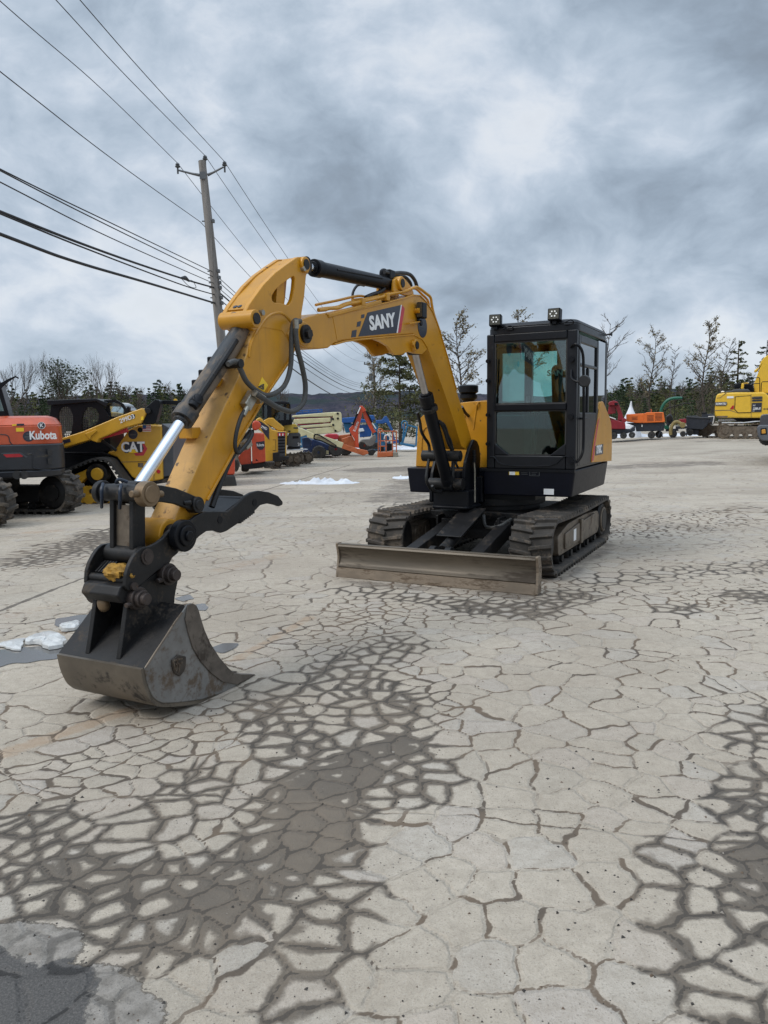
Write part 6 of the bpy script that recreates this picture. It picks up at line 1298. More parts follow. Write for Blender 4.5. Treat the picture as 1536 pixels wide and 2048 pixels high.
# ---- yellow compact track loader, side on
U = Unit('track_loader', 'yellow compact track loader with caged black cab and raised lift arm, beside the orange excavator', 'track loader', 225, 14.35); U.f = Frame(*on_ground(225, 1008).xy, 0, 0); U.root.matrix_world = U.f.M; U.D = U.f.o.y
C_ = U
loop = ZL((330, 1262), (300, 1215), (330, 1150), (420, 1060), (470, 1020), (600, 965), (700, 925), (760, 918), (815, 928), (850, 960), (980, 1140), (1010, 1200), (1005, 1245), (985, 1275), (900, 1290), (640, 1290), (400, 1285))
def loop_track(U, loop, y0, y1, mat, lug, pitch, name='track'):
    path = U.q(loop, y0); path = smooth2(path, 4, closed=True); m = MB(); m.strip(path, y0, y1, .035, closed=True); seg = [math.dist(path[i], path[(i + 1) % len(path)]) for i in range(len(path))]; tot = sum(seg); acc = 0; nxt = 0
    cx, cz = sum(p[0] for p in path) / len(path), sum(p[1] for p in path) / len(path)
    for i, L in enumerate(seg):
        a, b_ = path[i], path[(i + 1) % len(path)]
        while nxt < acc + L:
            u = (nxt - acc) / L; x, z = a[0] + (b_[0] - a[0]) * u, a[1] + (b_[1] - a[1]) * u; d = Vector((b_[0] - a[0], b_[1] - a[1])).normalized(); nn = Vector((d.y, -d.x))
            if nn.dot(Vector((x - cx, z - cz))) < 0: nn = -nn
            e = pitch * .28; vs = [(yy, x + d.x * s_ + nn.x * h_, z + d.y * s_ + nn.y * h_) for h_, k in ((-.03, 1), (lug, .7)) for yy in (y0 - .004, y1 + .004) for s_ in (-e * k, e * k)]
            m.add(vs, [(0, 1, 5, 4), (2, 3, 7, 6), (4, 5, 7, 6), (0, 2, 6, 4), (1, 3, 7, 5)]); nxt += pitch
        acc += L
    m.v = [(v[1], v[0], v[2]) for v in m.v]; return m.build(name, mat, U.root, sharp=30)
for y0 in (0.0, 1.5):
    tr = loop_track(U, loop, y0, y0 + .42, M['rubber'], .022, .10)
    U.poly('track_frame', ZL((470, 1075), (560, 1040), (700, 975), (680, 1040), (600, 1120), (860, 1130), (960, 1150), (960, 1240), (900, 1252), (400, 1252), (400, 1130)), y0 + .09, y0 + .30, cat_y, tr)

    q = ZL((742, 1030))[0]; U.disc('hub', *q, 12.5, y0 + .02, y0 + .3, cat_y, tr); U.disc('sprocket', *q, 22, y0 + .07, y0 + .28, STL, tr)
    m = MB()
    for a in (680, 790, 560, 890): p = U.f.ly(*ZL((a, 1225))[0], y0 + .06); m.cyl(p, (p.x, y0 + .36, p.z), .10, 18)
    m.build('roller', cat_y, tr, bevel=.01); q = ZL((700, 1162))[0]; U.disc('bolt', *q, 4.5, y0 + .07, y0 + .12, STL, tr)
U.poly('track_frame', ZL((420, 1250), (420, 1060), (700, 935), (800, 935), (990, 1250)), .35, .5, BLK); U.poly('body', ZL((430, 860), (780, 860), (900, 900), (1250, 900), (1300, 1070), (1080, 1100), (1000, 1090), (860, 900), (600, 960), (430, 1010)), .46, 1.46, BLK)
cab = bpy.data.objects.new('cab', None); COL.objects.link(cab); cab.parent = U.root
def frame_poly(U, name, outer, inners, y0, th, mat, parent):
    bm = bmesh.new()
    for pts in [outer] + inners:
        vs = [bm.verts.new((x, y0, z)) for x, z in U.q(pts, y0)]
        for i in range(len(vs)): bm.edges.new((vs[i], vs[(i + 1) % len(vs)]))
    r_ = bmesh.ops.triangle_fill(bm, use_beauty=True, edges=bm.edges[:]); fs = [f for f in r_['geom'] if isinstance(f, bmesh.types.BMFace)]
    ex = bmesh.ops.extrude_face_region(bm, geom=fs); bmesh.ops.translate(bm, vec=(0, th, 0), verts=[v for v in ex['geom'] if isinstance(v, bmesh.types.BMVert)]); bmesh.ops.recalc_face_normals(bm, faces=bm.faces)
    me = bpy.data.meshes.new(name); bm.to_mesh(me); bm.free(); me.materials.append(mat); o = bpy.data.objects.new(name, me); COL.objects.link(o); o.parent = parent; return o
h1 = ZL((452, 545), (470, 520), (510, 510), (540, 525), (560, 580), (560, 640), (545, 720), (530, 745), (450, 752), (445, 640)); h2 = ZL((640, 560), (665, 520), (700, 515), (740, 530), (760, 570), (755, 620), (735, 650), (630, 690), (625, 620))
outer = ZL((392, 500), (740, 462), (790, 505), (850, 600), (840, 640), (640, 735), (480, 800), (430, 775), (380, 610))
for y in (.50, 1.40): frame_poly(U, 'cab_side', outer, [h1, h2], y, .05, BLK, cab)
U.poly('roof', ZL((358, 462), (560, 455), (740, 450), (790, 470), (830, 480), (815, 520), (740, 472), (395, 502), (362, 500)), .46, 1.50, M['cabframe'], cab, f=.02)
U.poly('cab_back', ZL((470, 760), (840, 640), (850, 860), (480, 860)), .56, 1.40, BLK, cab); U.poly('seat', ZL((560, 620), (610, 600), (640, 760), (560, 780)), .75, 1.2, M['seat'], cab, bevel=.05)
for y in (.525, 1.425):
    m = MB()
    for hh in (h1, h2):
        q = U.q(hh, y); xa, xb = min(p[0] for p in q), max(p[0] for p in q); za, zb = min(p[1] for p in q), max(p[1] for p in q)
        for i in range(1, 8): x = xa + (xb - xa) * i / 8; m.box(x - .006, x + .006, y - .004, y + .004, za, zb)
        for i in range(1, 14): z = za + (zb - za) * i / 14; m.box(xa, xb, y - .003, y + .005, z - .006, z + .006)
    m.build('window_mesh', M['rubber'], cab)
m = MB(); m.py(U.q(ZL((835, 480), (880, 478), (920, 495), (955, 540), (945, 585), (850, 588)), .6), .6, 1.4); rw = m.build('rear_window', glass_mat('pale cab glass', (.80, .88, .90), 1.2), cab)
frame_poly(U, 'window_frame', ZL((800, 462), (890, 458), (945, 490), (990, 560), (975, 600), (845, 605), (800, 500)), [ZL((835, 480), (880, 478), (920, 495), (955, 540), (945, 585), (850, 588))], .55, .05, BLK, cab)
U.poly('beacon_guard', ZL((935, 580), (980, 505), (992, 520), (990, 560), (960, 600)), .5, .62, BLK, cab)
m = MB()
for a in (425, 442): p = U.f.ly(*ZL((a, 492))[0], .50); m.cyl((p.x, .49, p.z), (p.x, .51, p.z), .017, 12)
m.build('cab_bolt', WHT, cab)
rearb = U.poly('engine_cover', ZL((880, 850), (905, 810), (985, 690), (1060, 652), (1240, 660), (1252, 1070), (1180, 1085), (1080, 1100), (1010, 1050), (900, 900), (820, 870), (840, 855)), .40, 1.55, cat_y, bevel=.03)
rg_ = U.poly('rear_grille', ZL((1240, 640), (1330, 690), (1330, 1040), (1250, 1055)), .45, 1.5, greyp, bevel=.02); U.poly('rear_bumper', ZL((1050, 1100), (1330, 1055), (1320, 1090), (1100, 1120)), .42, 1.5, STL)
for y in (.06, 1.48):
    arm_ = U.poly('lift_arm', ZL((400, 830), (410, 790), (436, 766), (640, 700), (830, 620), (900, 590), (1090, 522), (1125, 560), (1085, 640), (965, 672), (760, 760), (745, 790), (690, 768), (480, 832)), y, y + .30, cat_y, bevel=.02)
    U.poly('arm_pivot', ZL((1085, 640), (1060, 655), (1110, 525), (1190, 455), (1222, 462), (1230, 505), (1195, 640), (1130, 648)), y + .05, y + .26, BLK, arm_); q = ZL((1135, 545))[0]; U.disc('pin', *q, 5.5, y - .02, y + .3, STL, arm_)
    U.beam('lift_cylinder', ZL((762, 750))[0], ZL((980, 690))[0], y + .16, 9, .10, RED, arm_) ; U.beam('hydraulic_rod', ZL((782, 772))[0], ZL((895, 850))[0], y + .2, 5, .06, STL, arm_)
    if y < 1:
        U.text('299D3', *ZL((976, 605))[0], 8.5, y, WHT, arm_, xs=.95, rot=.33, bold=.006); pl_ = U.decal('sticker', ZL((1005, 577), (1035, 570), (1037, 597), (1005, 610)), y - .0, DEC, arm_, th=.004); U.decal('sticker', ZL((470, 772), (535, 756), (543, 782), (478, 800)), y, DEC, arm_)
        U.decal('sticker', ZL((1082, 590), (1100, 585), (1102, 612), (1082, 618)), y, M['warn'], arm_); U.poly('arm_rib', ZL((650, 720), (735, 685), (745, 700), (700, 735), (690, 765)), y - .02, y + .01, cat_y, arm_, bevel=.008)
U.beam('tilt_tube', ZL((1225, 478))[0], ZL((1400, 482))[0], .5, 8, .1, BLK)
dc = U.decal('logo_hexagon', ZL((1040, 790), (1100, 785), (1132, 835), (1102, 888), (1042, 890), (1010, 840)), .40, RED, rearb, th=.004); dk = U.decal('logo_shadow', ZL((955, 782), (1085, 780), (1105, 835), (1080, 866), (958, 868)), .40, DEC, rearb, th=.007)
U.text('CAT', *ZL((1020, 825))[0], 19, .392, WHT, rearb, xs=.88, bold=.010); U.decal('logo_triangle', ZL((985, 868), (1022, 832), (1060, 866)), .40, M['warn'], rearb, th=.014)
rs = U.disc('round_sticker', *ZL((1020, 725))[0], 9.5, .392, .41, DEC, rearb); U.decal('sticker_print', ZL((998, 722), (1042, 722), (1042, 732), (998, 732)), .392, M['seat_grey'], rs, th=.002)
fg = U.decal('flag_sticker', ZL((1095, 652), (1158, 650), (1160, 702), (1096, 704)), .40, WHT, rearb)
for k in range(4): U.decal('flag_stripe', ZL((1096, 657 + 12 * k), (1159, 655 + 12 * k), (1159, 661 + 12 * k), (1096, 663 + 12 * k)), .3935, RED, fg, th=.001)
U.decal('flag_canton', ZL((1096, 653), (1122, 652), (1122, 680), (1096, 681)), .392, bluep, fg, th=.002)
U.disc('fuel_cap', *ZL((1075, 690))[0], 5, .385, .41, BLK, rearb); U.disc('reflector', *ZL((1216, 1010))[0], 4, .39, .41, redlens, rearb); U.polys('panel_seam', [ZL((930, 935), (1230, 930), (1230, 934), (930, 939)), ZL((1180, 980), (1184, 980), (1184, 1080), (1180, 1080)), ZL((1060, 945), (1100, 945), (1100, 980), (1060, 975))], .394, .41, M['steel_rub'], rearb, bevel=0)

# ---- orange track loader and yellow roofed machine half hidden behind the arm
U = Unit('track_loader', 'orange track loader mostly hidden behind the raised yellow arm', 'track loader', 380, 18.0)
U.poly('engine_cover', ((350, 838), (372, 830), (410, 826), (470, 832), (470, 950), (352, 950)), .1, 1.6, kubr, f=.06, bevel=.04); gr_ = U.poly('grille', ((340, 868), (374, 866), (376, 948), (340, 950)), .0, 1.2, greyp)
m = MB()
for k in range(8): a, b_ = U.f.ly(341, 875 + k * 9, -.012), U.f.ly(373, 874 + k * 9, -.012); m.beam(a, b_, .02, .035)
m.build('louvre', BLK, gr_); U.disc('port', 392, 848, 5, .08, .2, BLK); U.poly('sticker', ((381, 848), (387, 848), (387, 852), (381, 852)), .09, .1, M['warn'], bevel=0)
U.poly('cab', ((343, 812), (430, 812), (432, 838), (350, 842)), .3, 1.5, BLK, bevel=.03); U.poly('track', ((344, 950), (470, 950), (475, 975), (350, 978)), .05, 1.6, M['rubber'], bevel=.06); U.tube('hose', ((345, 822), (352, 814), (362, 822), (360, 840)), .25, 1.2, BLK)
U = Unit('mini_excavator', 'dark roofed excavator with a yellow name band, glimpsed behind the raised arm', 'excavator', 415, 20.5)
cbx = U.poly('cab', ((352, 806), (446, 797), (448, 905), (352, 905)), .1, 1.5, BLK, bevel=.03); bd = U.poly('name_band', ((396, 800), (446, 793), (446, 811), (394, 816)), .05, .2, kom_y, bevel=.01); U.text('YANMAR', 413, 806, 7.5, .05, DEC, bd, xs=.8, bold=.006, rot=.05); U.disc('beacon', 351, 801, 3.5, .2, .4, kom_y)
U.poly('body', ((352, 905), (448, 905), (448, 935), (352, 935)), .0, 1.6, kom_y, bevel=.05); U.track(345, 455, .0, .4, 954, 26, M['track'])

# ---- orange loader with a name decal, seen from behind
U = Unit('track_loader', 'orange track loader with a shield shaped name decal, parked right of the arm', 'track loader', 505, 22.0)
rd = U.poly('engine_cover', ZM((255, 890), (320, 862), (470, 868), (478, 900), (498, 1320), (280, 1355), (270, 960)), .0, 1.5, kubr, f=.03, bevel=.03); U.poly('side_cover', ZM((50, 1250), (110, 1170), (240, 1100), (255, 960), (262, 1360), (90, 1372)), .12, 1.6, kubr, bevel=.03)
U.poly('lamp_housing', ZM((275, 700), (310, 655), (370, 655), (430, 715), (400, 790), (320, 820), (280, 790)), .1, .5, kubr, f=.06, bevel=.05); U.poly('engine_block', ZM((215, 820), (310, 800), (310, 880), (230, 900)), .3, 1.2, BLK); U.poly('exhaust', ZM((100, 1120), (200, 900), (250, 900), (250, 1100)), .25, 1.3, BLK)
sh_ = U.decal('shield_decal', ZM((338, 1005), (480, 985), (482, 1080), (450, 1125), (400, 1132), (355, 1095)), -.0, DEC, rd); U.text('Kubota', *ZM((410, 1052))[0], 5.5, -.008, WHT, sh_, xs=.62, bold=.006, rot=.05); U.decal('vent', ZM((338, 1270), (375, 1305), (338, 1308)), .0, BLK, rd)
U.poly('bumper', ZM((90, 1372), (500, 1330), (510, 1370), (440, 1420), (160, 1450)), .05, 1.5, STL)
for a, b_, y in ((-40, 70, .0), (100, 245, .25), (440, 640, 1.3)): U.poly('track', ZM((a, 1480), (a + 5, 1300), (b_ - 40, 1290), (b_, 1350), (b_ - 10, 1440), (b_ - 40, 1490)) if a < 300 else ZM((440, 1330), (640, 1320), (645, 1360), (600, 1415), (470, 1430)), y, y + .42, M['track'], f=.05, bevel=.04)

# ---- yellow loader with dark rear grille and cab
U = Unit('track_loader', 'yellow track loader with dark rear grille, glass cab and slanted black side decal', 'track loader', 552, 24.5)
yl = U.poly('body', ZM((330, 640), (400, 600), (445, 640), (600, 800), (690, 820), (835, 830), (830, 1230), (600, 1310), (490, 1330), (470, 870), (380, 800)), .0, 1.6, cat_y, bevel=.04)
g_ = U.poly('rear_grille', ZM((690, 845), (815, 835), (812, 1225), (700, 1232)), -.03, .2, greyp, yl)
m = MB()
for k in range(6): a, b_ = U.f.ly(*ZM((695, 930 + 48 * k))[0], -.04), U.f.ly(*ZM((808, 925 + 48 * k))[0], -.04); m.beam(a, b_, .03, .04)
m.build('louvre', BLK, g_); U.poly('lamp_panel', ZM((690, 860), (810, 852), (810, 900), (690, 908)), -.05, .05, redlens, g_, bevel=.005); U.polys('tail_lamp', [ZM((712, 866), (732, 866), (732, 900), (712, 900)), ZM((765, 866), (782, 866), (782, 900), (765, 900))], -.065, .0, WHT, g_, bevel=0)
dd_ = U.decal('side_decal', ZM((370, 655), (420, 670), (550, 760), (552, 970), (480, 880), (430, 800)), .0, DEC, yl, th=.01); U.text('299D', *ZM((470, 775))[0], 5, -.01, WHT, dd_, xs=.8, rot=-.5, bold=.006); U.decal('panel_seam', ZM((612, 965), (660, 962), (660, 1140), (612, 1142), (612, 1136), (655, 1134), (655, 968), (612, 971)), .0, STL, yl)
U.poly('rear_bumper', ZM((610, 1178), (720, 1165), (720, 1225), (880, 1240), (865, 1290), (640, 1325), (610, 1300)), -.12, .4, STL)
U.poly('lift_arm', ZM((455, 660), (540, 612), (620, 610), (660, 650), (800, 770), (790, 825), (690, 818), (600, 760), (500, 700)), .1, .4, cat_y, bevel=.03); U.poly('lift_arm', ZM((560, 660), (620, 625), (760, 750), (740, 790)), 1.3, 1.6, cat_y, bevel=.03)
cb = bpy.data.objects.new('cab', None); COL.objects.link(cb); cb.parent = U.root
U.poly('roof', ZM((440, 352), (800, 340), (885, 360), (880, 385), (440, 400)), .3, 1.7, M['cabframe'], cb); U.polys('cab_frame', [ZM((520, 390), (590, 385), (590, 620), (520, 620)), ZM((790, 380), (830, 375), (830, 700), (790, 700)), ZM((440, 400), (470, 400), (470, 620), (440, 620)), ZM((880, 380), (895, 385), (920, 690), (880, 700))], .35, 1.6, BLK, cb)
U.poly('cab_base', ZM((680, 650), (925, 640), (925, 720), (780, 740)), .4, 1.6, BLK, cb); U.poly('cab_window', ZM((470, 395), (880, 380), (880, 690), (470, 640)), .6, .62, M['glass_dark'], cb, bevel=0); U.poly('cab_window', ZM((470, 395), (880, 380), (880, 690), (470, 640)), 1.4, 1.42, M['glass'], cb, bevel=0); U.poly('seat', ZM((690, 560), (770, 560), (780, 690), (690, 690)), .9, 1.2, M['seat'], cb, bevel=.04)
for x0, x1, y in ((535, 560, .1), (562, 590, 1.3)): U.track(x0, x1 + 6, y, y + .4, 933, 22, M['track'], wheels=1)

# ---- light yellow mini excavator with grey tail
U = Unit('mini_excavator', 'light yellow excavator with slate grey tail panel and pale topped rubber tracks', 'excavator', 588, 26.0)
ty_ = U.poly('hood', ZM((775, 740), (800, 715), (870, 720), (920, 708), (985, 712), (1020, 770), (1030, 855), (870, 862), (790, 845)), .0, 1.2, wac_y, f=.04, bevel=.04); U.poly('tail_panel', ZM((870, 865), (1035, 852), (1062, 880), (1060, 1085), (900, 1080), (835, 1060), (840, 930)), -.03, 1.2, greyp, f=.03, bevel=.03); U.poly('side_post', ZM((800, 850), (850, 870), (835, 1060), (822, 1060)), .0, 1.1, wac_y, bevel=.02)
U.decal('sticker', ZM((862, 818), (898, 815), (898, 842), (862, 845)), .0, DEC, ty_); U.text('24', *ZM((1045, 1040))[0], 5.5, -.03, WHT, U.root, bold=.004); U.decal('vent', ZM((930, 910), (1030, 908), (1030, 945), (930, 948)), -.03, BLK, U.root); U.decal('name_print', ZM((945, 765), (1025, 765), (1018, 790), (945, 785)), .0, M['seat_grey'], ty_)
tk = U.track(567, 607.5, -.35, .05, 926.5, 28, M['track_pale'], wheels=2); U.track(590, 629, .95, 1.35, 924, 26, M['track_pale'], wheels=2)
m = MB(); m.py(U.q(ZM((840, 1132), (1150, 1115), (1180, 1122), (1150, 1130), (840, 1142)), -.3), -.3, .0); m.build('snow_cap', snowm, tk); U.poly('undercarriage', ZM((840, 1085), (1060, 1090), (1060, 1130), (840, 1140)), .0, 1.0, STL)
# ---- cream telescopic lift with an orange jib and basket
U = Unit('boom_lift', 'cream folding boom lift reaching right with an orange jib', 'boom lift', 640, 29.5)
st_ = U.poly('boom', ZN((80, 290), (330, 268), (560, 250), (630, 250), (642, 270), (645, 300), (560, 300), (80, 312)), .3, .7, cream, bevel=.03); U.poly('boom_end', ZN((560, 252), (630, 250), (645, 280), (648, 470), (600, 480), (520, 400)), .25, .75, cream, f=.1, bevel=.02)
U.poly('boom', ZN((100, 330), (520, 312), (520, 362), (490, 366), (150, 388), (95, 372)), .3, .7, cream, bevel=.03); U.poly('boom', ZN((160, 408), (520, 378), (560, 398), (540, 412), (180, 436)), .3, .7, cream, bevel=.03); U.poly('boom', ZN((240, 445), (560, 418), (640, 470), (560, 490), (350, 505), (260, 480)), .3, .7, cream, bevel=.03)
U.polys('shaft_gap', [ZN((110, 316), (560, 304), (560, 312), (110, 328)), ZN((140, 390), (520, 366), (520, 376), (150, 404)), ZN((200, 438), (540, 414), (540, 418), (230, 446))], .42, .62, RED)
m = MB()
for a, b_ in ((600, 268), (545, 330), (602, 325), (548, 398), (575, 465)): p = U.f.ly(*ZN((a, b_))[0], .24); m.cyl((p.x, .23, p.z), (p.x, .3, p.z), .045, 12)
m.build('pin', STL, st_)
lo_ = U.poly('lower_boom', ZN((130, 420), (200, 440), (330, 500), (350, 520), (330, 560), (255, 540), (245, 512), (180, 535), (165, 490)), -.3, .1, cream, bevel=.03); U.beam('telescopic_boom', ZN((335, 520))[0], ZN((655, 630))[0], -.35, 11, .28, cream); U.beam('jib', ZN((650, 636))[0], ZN((900, 720))[0], -.35, 9.5, .26, bored)
U.poly('jib_end', ZN((840, 670), (940, 690), (960, 720), (900, 742), (850, 720)), -.5, -.2, bored); U.tube('cable_loop', ZN((330, 530), (345, 505), (400, 520), (560, 620), (580, 640), (560, 650), (420, 580), (340, 560), (330, 530)), -.55, 1.4, BLK); U.tube('cable_loop', ZN((345, 545), (420, 545), (570, 632)), -.56, 1.0, M['bronze']); U.poly('rotator', ZN((930, 690), (1000, 672), (1045, 690), (1020, 720), (1005, 745), (960, 745), (940, 720)), -.5, -.1, STL, bevel=.03)
U.poly('turntable', ZN((190, 545), (260, 540), (300, 570), (300, 650), (200, 660)), .2, 1.2, navyb, bevel=.04)
# ---- blue machine on wheels below the cream boom
U = Unit('boom_lift', 'dark blue lift chassis with black wheels under the cream boom', 'boom lift', 640, 31.2)
cs = U.poly('chassis', ZN((195, 590), (330, 560), (545, 640), (555, 735), (300, 760), (210, 720)), .0, 1.8, navyb, bevel=.05); U.decal('control_box', ZN((460, 690), (495, 688), (498, 730), (462, 732)), .0, cream, cs); U.wheel(638, 905, 14, -.2, .2, M['rubber'], bluep); U.wheel(622, 903, 16, .3, .7, M['rubber'], silver); U.wheel(672, 898, 15, -.1, .3, M['rubber'], redlens)
# ---- red tractor behind it and orange backhoe
U = Unit('tractor', 'red compact tractor with big rear wheels behind the cream boom', 'tractor', 690, 33.0)
U.poly('hood', ZN((440, 520), (480, 500), (590, 500), (612, 520), (610, 560), (440, 575)), .0, .9, RED, f=.06, bevel=.04); U.poly('frame', ZN((600, 520), (760, 500), (770, 620), (600, 640)), .2, .8, bored); U.wheel(691, 897, 14, -.1, .3, M['rubber'], bored); U.wheel(729, 891, 11.5, .0, .35, M['rubber'], kubr); U.wheel(752, 892, 7, .5, .8, M['rubber'], STL)
U = Unit('backhoe', 'red orange backhoe arm folded upright with lettering on its boom', 'backhoe', 712, 32.0)
bm_ = U.poly('boom', ZN((850, 180), (880, 180), (915, 215), (920, 240), (880, 260), (850, 400), (835, 470), (838, 600), (842, 660), (800, 655), (790, 560), (740, 480), (728, 440), (770, 400), (820, 310)), -.15, .15, kubr, bevel=.02); U.poly('dipper', ZN((885, 250), (920, 240), (960, 320), (1010, 440), (1040, 475), (1000, 495), (965, 440), (900, 320)), -.1, .2, kubr, bevel=.02)
U.text('Kubota', *ZN((808, 415))[0], 5.5, -.15, WHT, bm_, xs=.9, rot=1.22, bold=.004); U.beam('cylinder', ZN((852, 200))[0], ZN((770, 400))[0], -.2, 3.4, .1, BLK); U.beam('rod', ZN((858, 195))[0], ZN((825, 270))[0], -.24, 2.2, .06, WHT); U.beam('cylinder', ZN((925, 240))[0], ZN((990, 370))[0], -.16, 3.2, .1, BLK); U.beam('rod', ZN((990, 370))[0], ZN((1035, 440))[0], -.16, 2.2, .06, WHT)
U.poly('bucket', ZN((860, 590), (880, 565), (960, 560), (1000, 520), (1030, 510), (1040, 560), (1010, 620), (980, 640), (940, 640), (900, 600)), -.2, .4, M['steel_grey'], bevel=.02); U.poly('base_frame', ZN((640, 560), (700, 540), (760, 520), (800, 600), (800, 660), (740, 640), (660, 640)), .1, .8, bored); U.poly('stabilizer', ZN((740, 480), (780, 560), (770, 640), (735, 620)), .3, .5, BLK)
# ---- orange basket standing on the lot
U = Unit('work_basket', 'orange railed work basket standing on the lot at the end of the jib', 'work basket', 776, 31.2)
fl_ = U.poly('floor', ZN((1050, 712), (1230, 705), (1230, 755), (1050, 770)), .0, .9, bored, bevel=.03); U.poly('step', ZN((1230, 712), (1285, 708), (1290, 760), (1230, 765)), .0, .8, M['zinc'])
for y in (.05, .85):
    for a, b_ in (((1062, 715), (1060, 480)), ((1085, 715), (1085, 470)), ((1225, 710), (1225, 470)), ((1268, 708), (1268, 470)), ((1150, 712), (1150, 520))): U.beam('rail_post', *ZN(a, b_), y, 2.2, .05, bored)
    for a, b_ in (((1060, 470), (1270, 468)), ((1060, 580), (1270, 575)), ((1060, 640), (1270, 640))): U.beam('rail', *ZN(a, b_), y, 2.0, .05, bored)
U.tube('top_hoop', ZN((1062, 480), (1062, 450), (1085, 440), (1110, 455), (1115, 470)), .1, 1.2, bored); U.poly('control_box', ZN((1158, 610), (1218, 608), (1218, 688), (1160, 692)), .02, .3, BLK, bevel=.02); U.poly('control_box', ZN((1085, 640), (1125, 635), (1125, 695), (1085, 700)), .5, .8, STL); U.tube('cable_reel', ZN((1130, 560), (1140, 520), (1175, 515), (1195, 545), (1185, 580), (1150, 595), (1130, 570)), .3, 1.3, WHT)
# ---- blue lifts further off
U = Unit('boom_lift', 'bright blue boom lift lying low behind the red orange backhoe', 'boom lift', 715, 38.0)
U.poly('boom', ZN((648, 318), (800, 305), (880, 330), (1000, 345), (1010, 365), (880, 372), (650, 375)), .0, .5, bluep, bevel=.04); U.poly('turntable', ZN((660, 372), (760, 375), (790, 480), (690, 490)), .3, 1.6, bluet, bevel=.05); U.poly('platform', ZN((850, 400), (940, 395), (990, 440), (980, 530), (850, 540)), .2, 1.2, bluep, bevel=.04); U.poly('cover', ZN((835, 442), (890, 430), (905, 470), (840, 478)), .1, .4, WHT, bevel=.03); U.poly('engine_box', ZN((950, 285), (1010, 285), (1030, 340), (960, 345)), .1, 1.0, bluep, bevel=.04)
U.wheel(742, 893, 9, .0, .4, M['rubber'], STL)

U = Unit('boom_lift', 'blue jib bent down over the orange basket', 'boom lift', 772, 36.5)
U.poly('jib', ZN((1030, 345), (1100, 340), (1130, 300), (1155, 296), (1180, 340), (1225, 440), (1252, 560), (1255, 600), (1225, 590), (1215, 480), (1150, 370), (1110, 385), (1035, 380)), .0, .35, bluep, bevel=.03); U.poly('head', ZN((1220, 560), (1290, 565), (1300, 600), (1225, 610)), .0, .4, bluep); U.poly('base', ZN((1010, 380), (1060, 375), (1060, 470), (1010, 480)), .2, .9, bluet); U.poly('chassis', ZN((1010, 470), (1200, 520), (1200, 690), (1010, 690)), .6, 1.6, bluet, bevel=.05)
U = Unit('work_basket', 'teal blue tubular basket frame lying in the snow left of the yellow hood', 'work basket', 817, 36.0)
for y in (.0, .8):
    for a, b_ in (((1360, 375), (1335, 610)), ((1335, 610), (1480, 640)), ((1395, 400), (1500, 425)), ((1395, 400), (1340, 600)), ((1320, 620), (1330, 590)), ((1500, 425), (1490, 640))): U.beam('tube_frame', *ZN(a, b_), y, 3.2, .08, bluet)
U.tube('hoop', ZN((1335, 440), (1330, 375), (1355, 352), (1385, 365), (1390, 400)), .0, 1.4, bluet); U.poly('control_box', ZN((1340, 390), (1372, 388), (1370, 440), (1340, 445)), .1, .4, bored); U.poly('foot', ZN((1310, 600), (1480, 632), (1470, 655), (1305, 622)), -.05, .9, bluet, bevel=.02)
# ---- blue racks stacked behind the cream boom
U = Unit('scissor_lift', 'blue railed platform peeking over the cream boom', 'scissor lift', 628, 40.0)
for a, b_ in (((130, 240), (425, 222)), ((130, 262), (425, 245)), ((135, 240), (135, 300)), ((200, 236), (200, 300)), ((270, 232), (270, 300)), ((375, 225), (375, 300)), ((420, 222), (420, 300))): U.beam('rail', *ZN(a, b_), .0, 2.2, .06, bluep)
U.poly('platform', ZN((125, 270), (430, 252), (430, 280), (125, 300)), .0, 1.2, bluep); U.poly('base', ZN((160, 300), (400, 290), (400, 640), (160, 660)), .2, 1.0, bluet)

# ================================================================ RIGHT HAND SIDE
U = Unit('stump_grinder', 'dark red machine with a tilted hopper, half hidden by the cab', 'machine', 1232, 37.0)
U.poly('hopper', ZR((135, 570), (160, 540), (240, 520), (310, 545), (310, 610), (150, 605)), .0, .9, darkred, bevel=.04); U.poly('cap', ZR((235, 515), (320, 515), (325, 535), (240, 540)), .1, .7, STL); U.poly('mast', ZR((245, 560), (320, 570), (345, 640), (395, 780), (400, 860), (300, 870), (310, 760), (265, 640)), .2, .7, darkred, bevel=.03); U.poly('hopper_side', ZR((150, 605), (270, 610), (270, 740), (130, 760)), .3, 1.0, darkred, bevel=.03); U.poly('engine_port', ZR((245, 560), (305, 560), (305, 605), (250, 605)), -.02, .1, BLK)
U.poly('deck', ZR((60, 880), (260, 850), (430, 900), (440, 1010), (60, 1010)), .0, 1.6, darkred, bevel=.04); U.beam('strut', *ZR((110, 800), (240, 860)), .1, 4, .1, darkred); U.beam('strut', *ZR((160, 800), (270, 840)), .0, 1.6, .06, WHT); U.disc('drum', *ZR((410, 860))[0], 4.5, .0, .9, darkred); U.disc('pulley', *ZR((150, 860))[0], 3.5, -.02, .4, STL)
U.poly('chassis', ZR((60, 1010), (520, 1010), (600, 950), (600, 1040), (430, 1090), (100, 1100)), .2, 1.5, navy, bevel=.03); U.wheel(1227, 871, 7.5, .1, .45, M['rubber'], STL); U.wheel(1247, 871, 6.5, .1, .4, M['rubber'], STL); U.wheel(1264, 870, 6.0, -.1, .25, M['rubber'], silver)
U = Unit('compressor_trailer', 'bright orange louvred power unit on a dark wheeled trailer', 'trailer unit', 1290, 37.5)
en = U.poly('enclosure', ZR((445, 765), (460, 755), (760, 740), (800, 722), (1085, 720), (1110, 870), (1105, 890), (760, 905), (620, 905), (450, 880)), .0, 1.6, comp, bevel=.03)
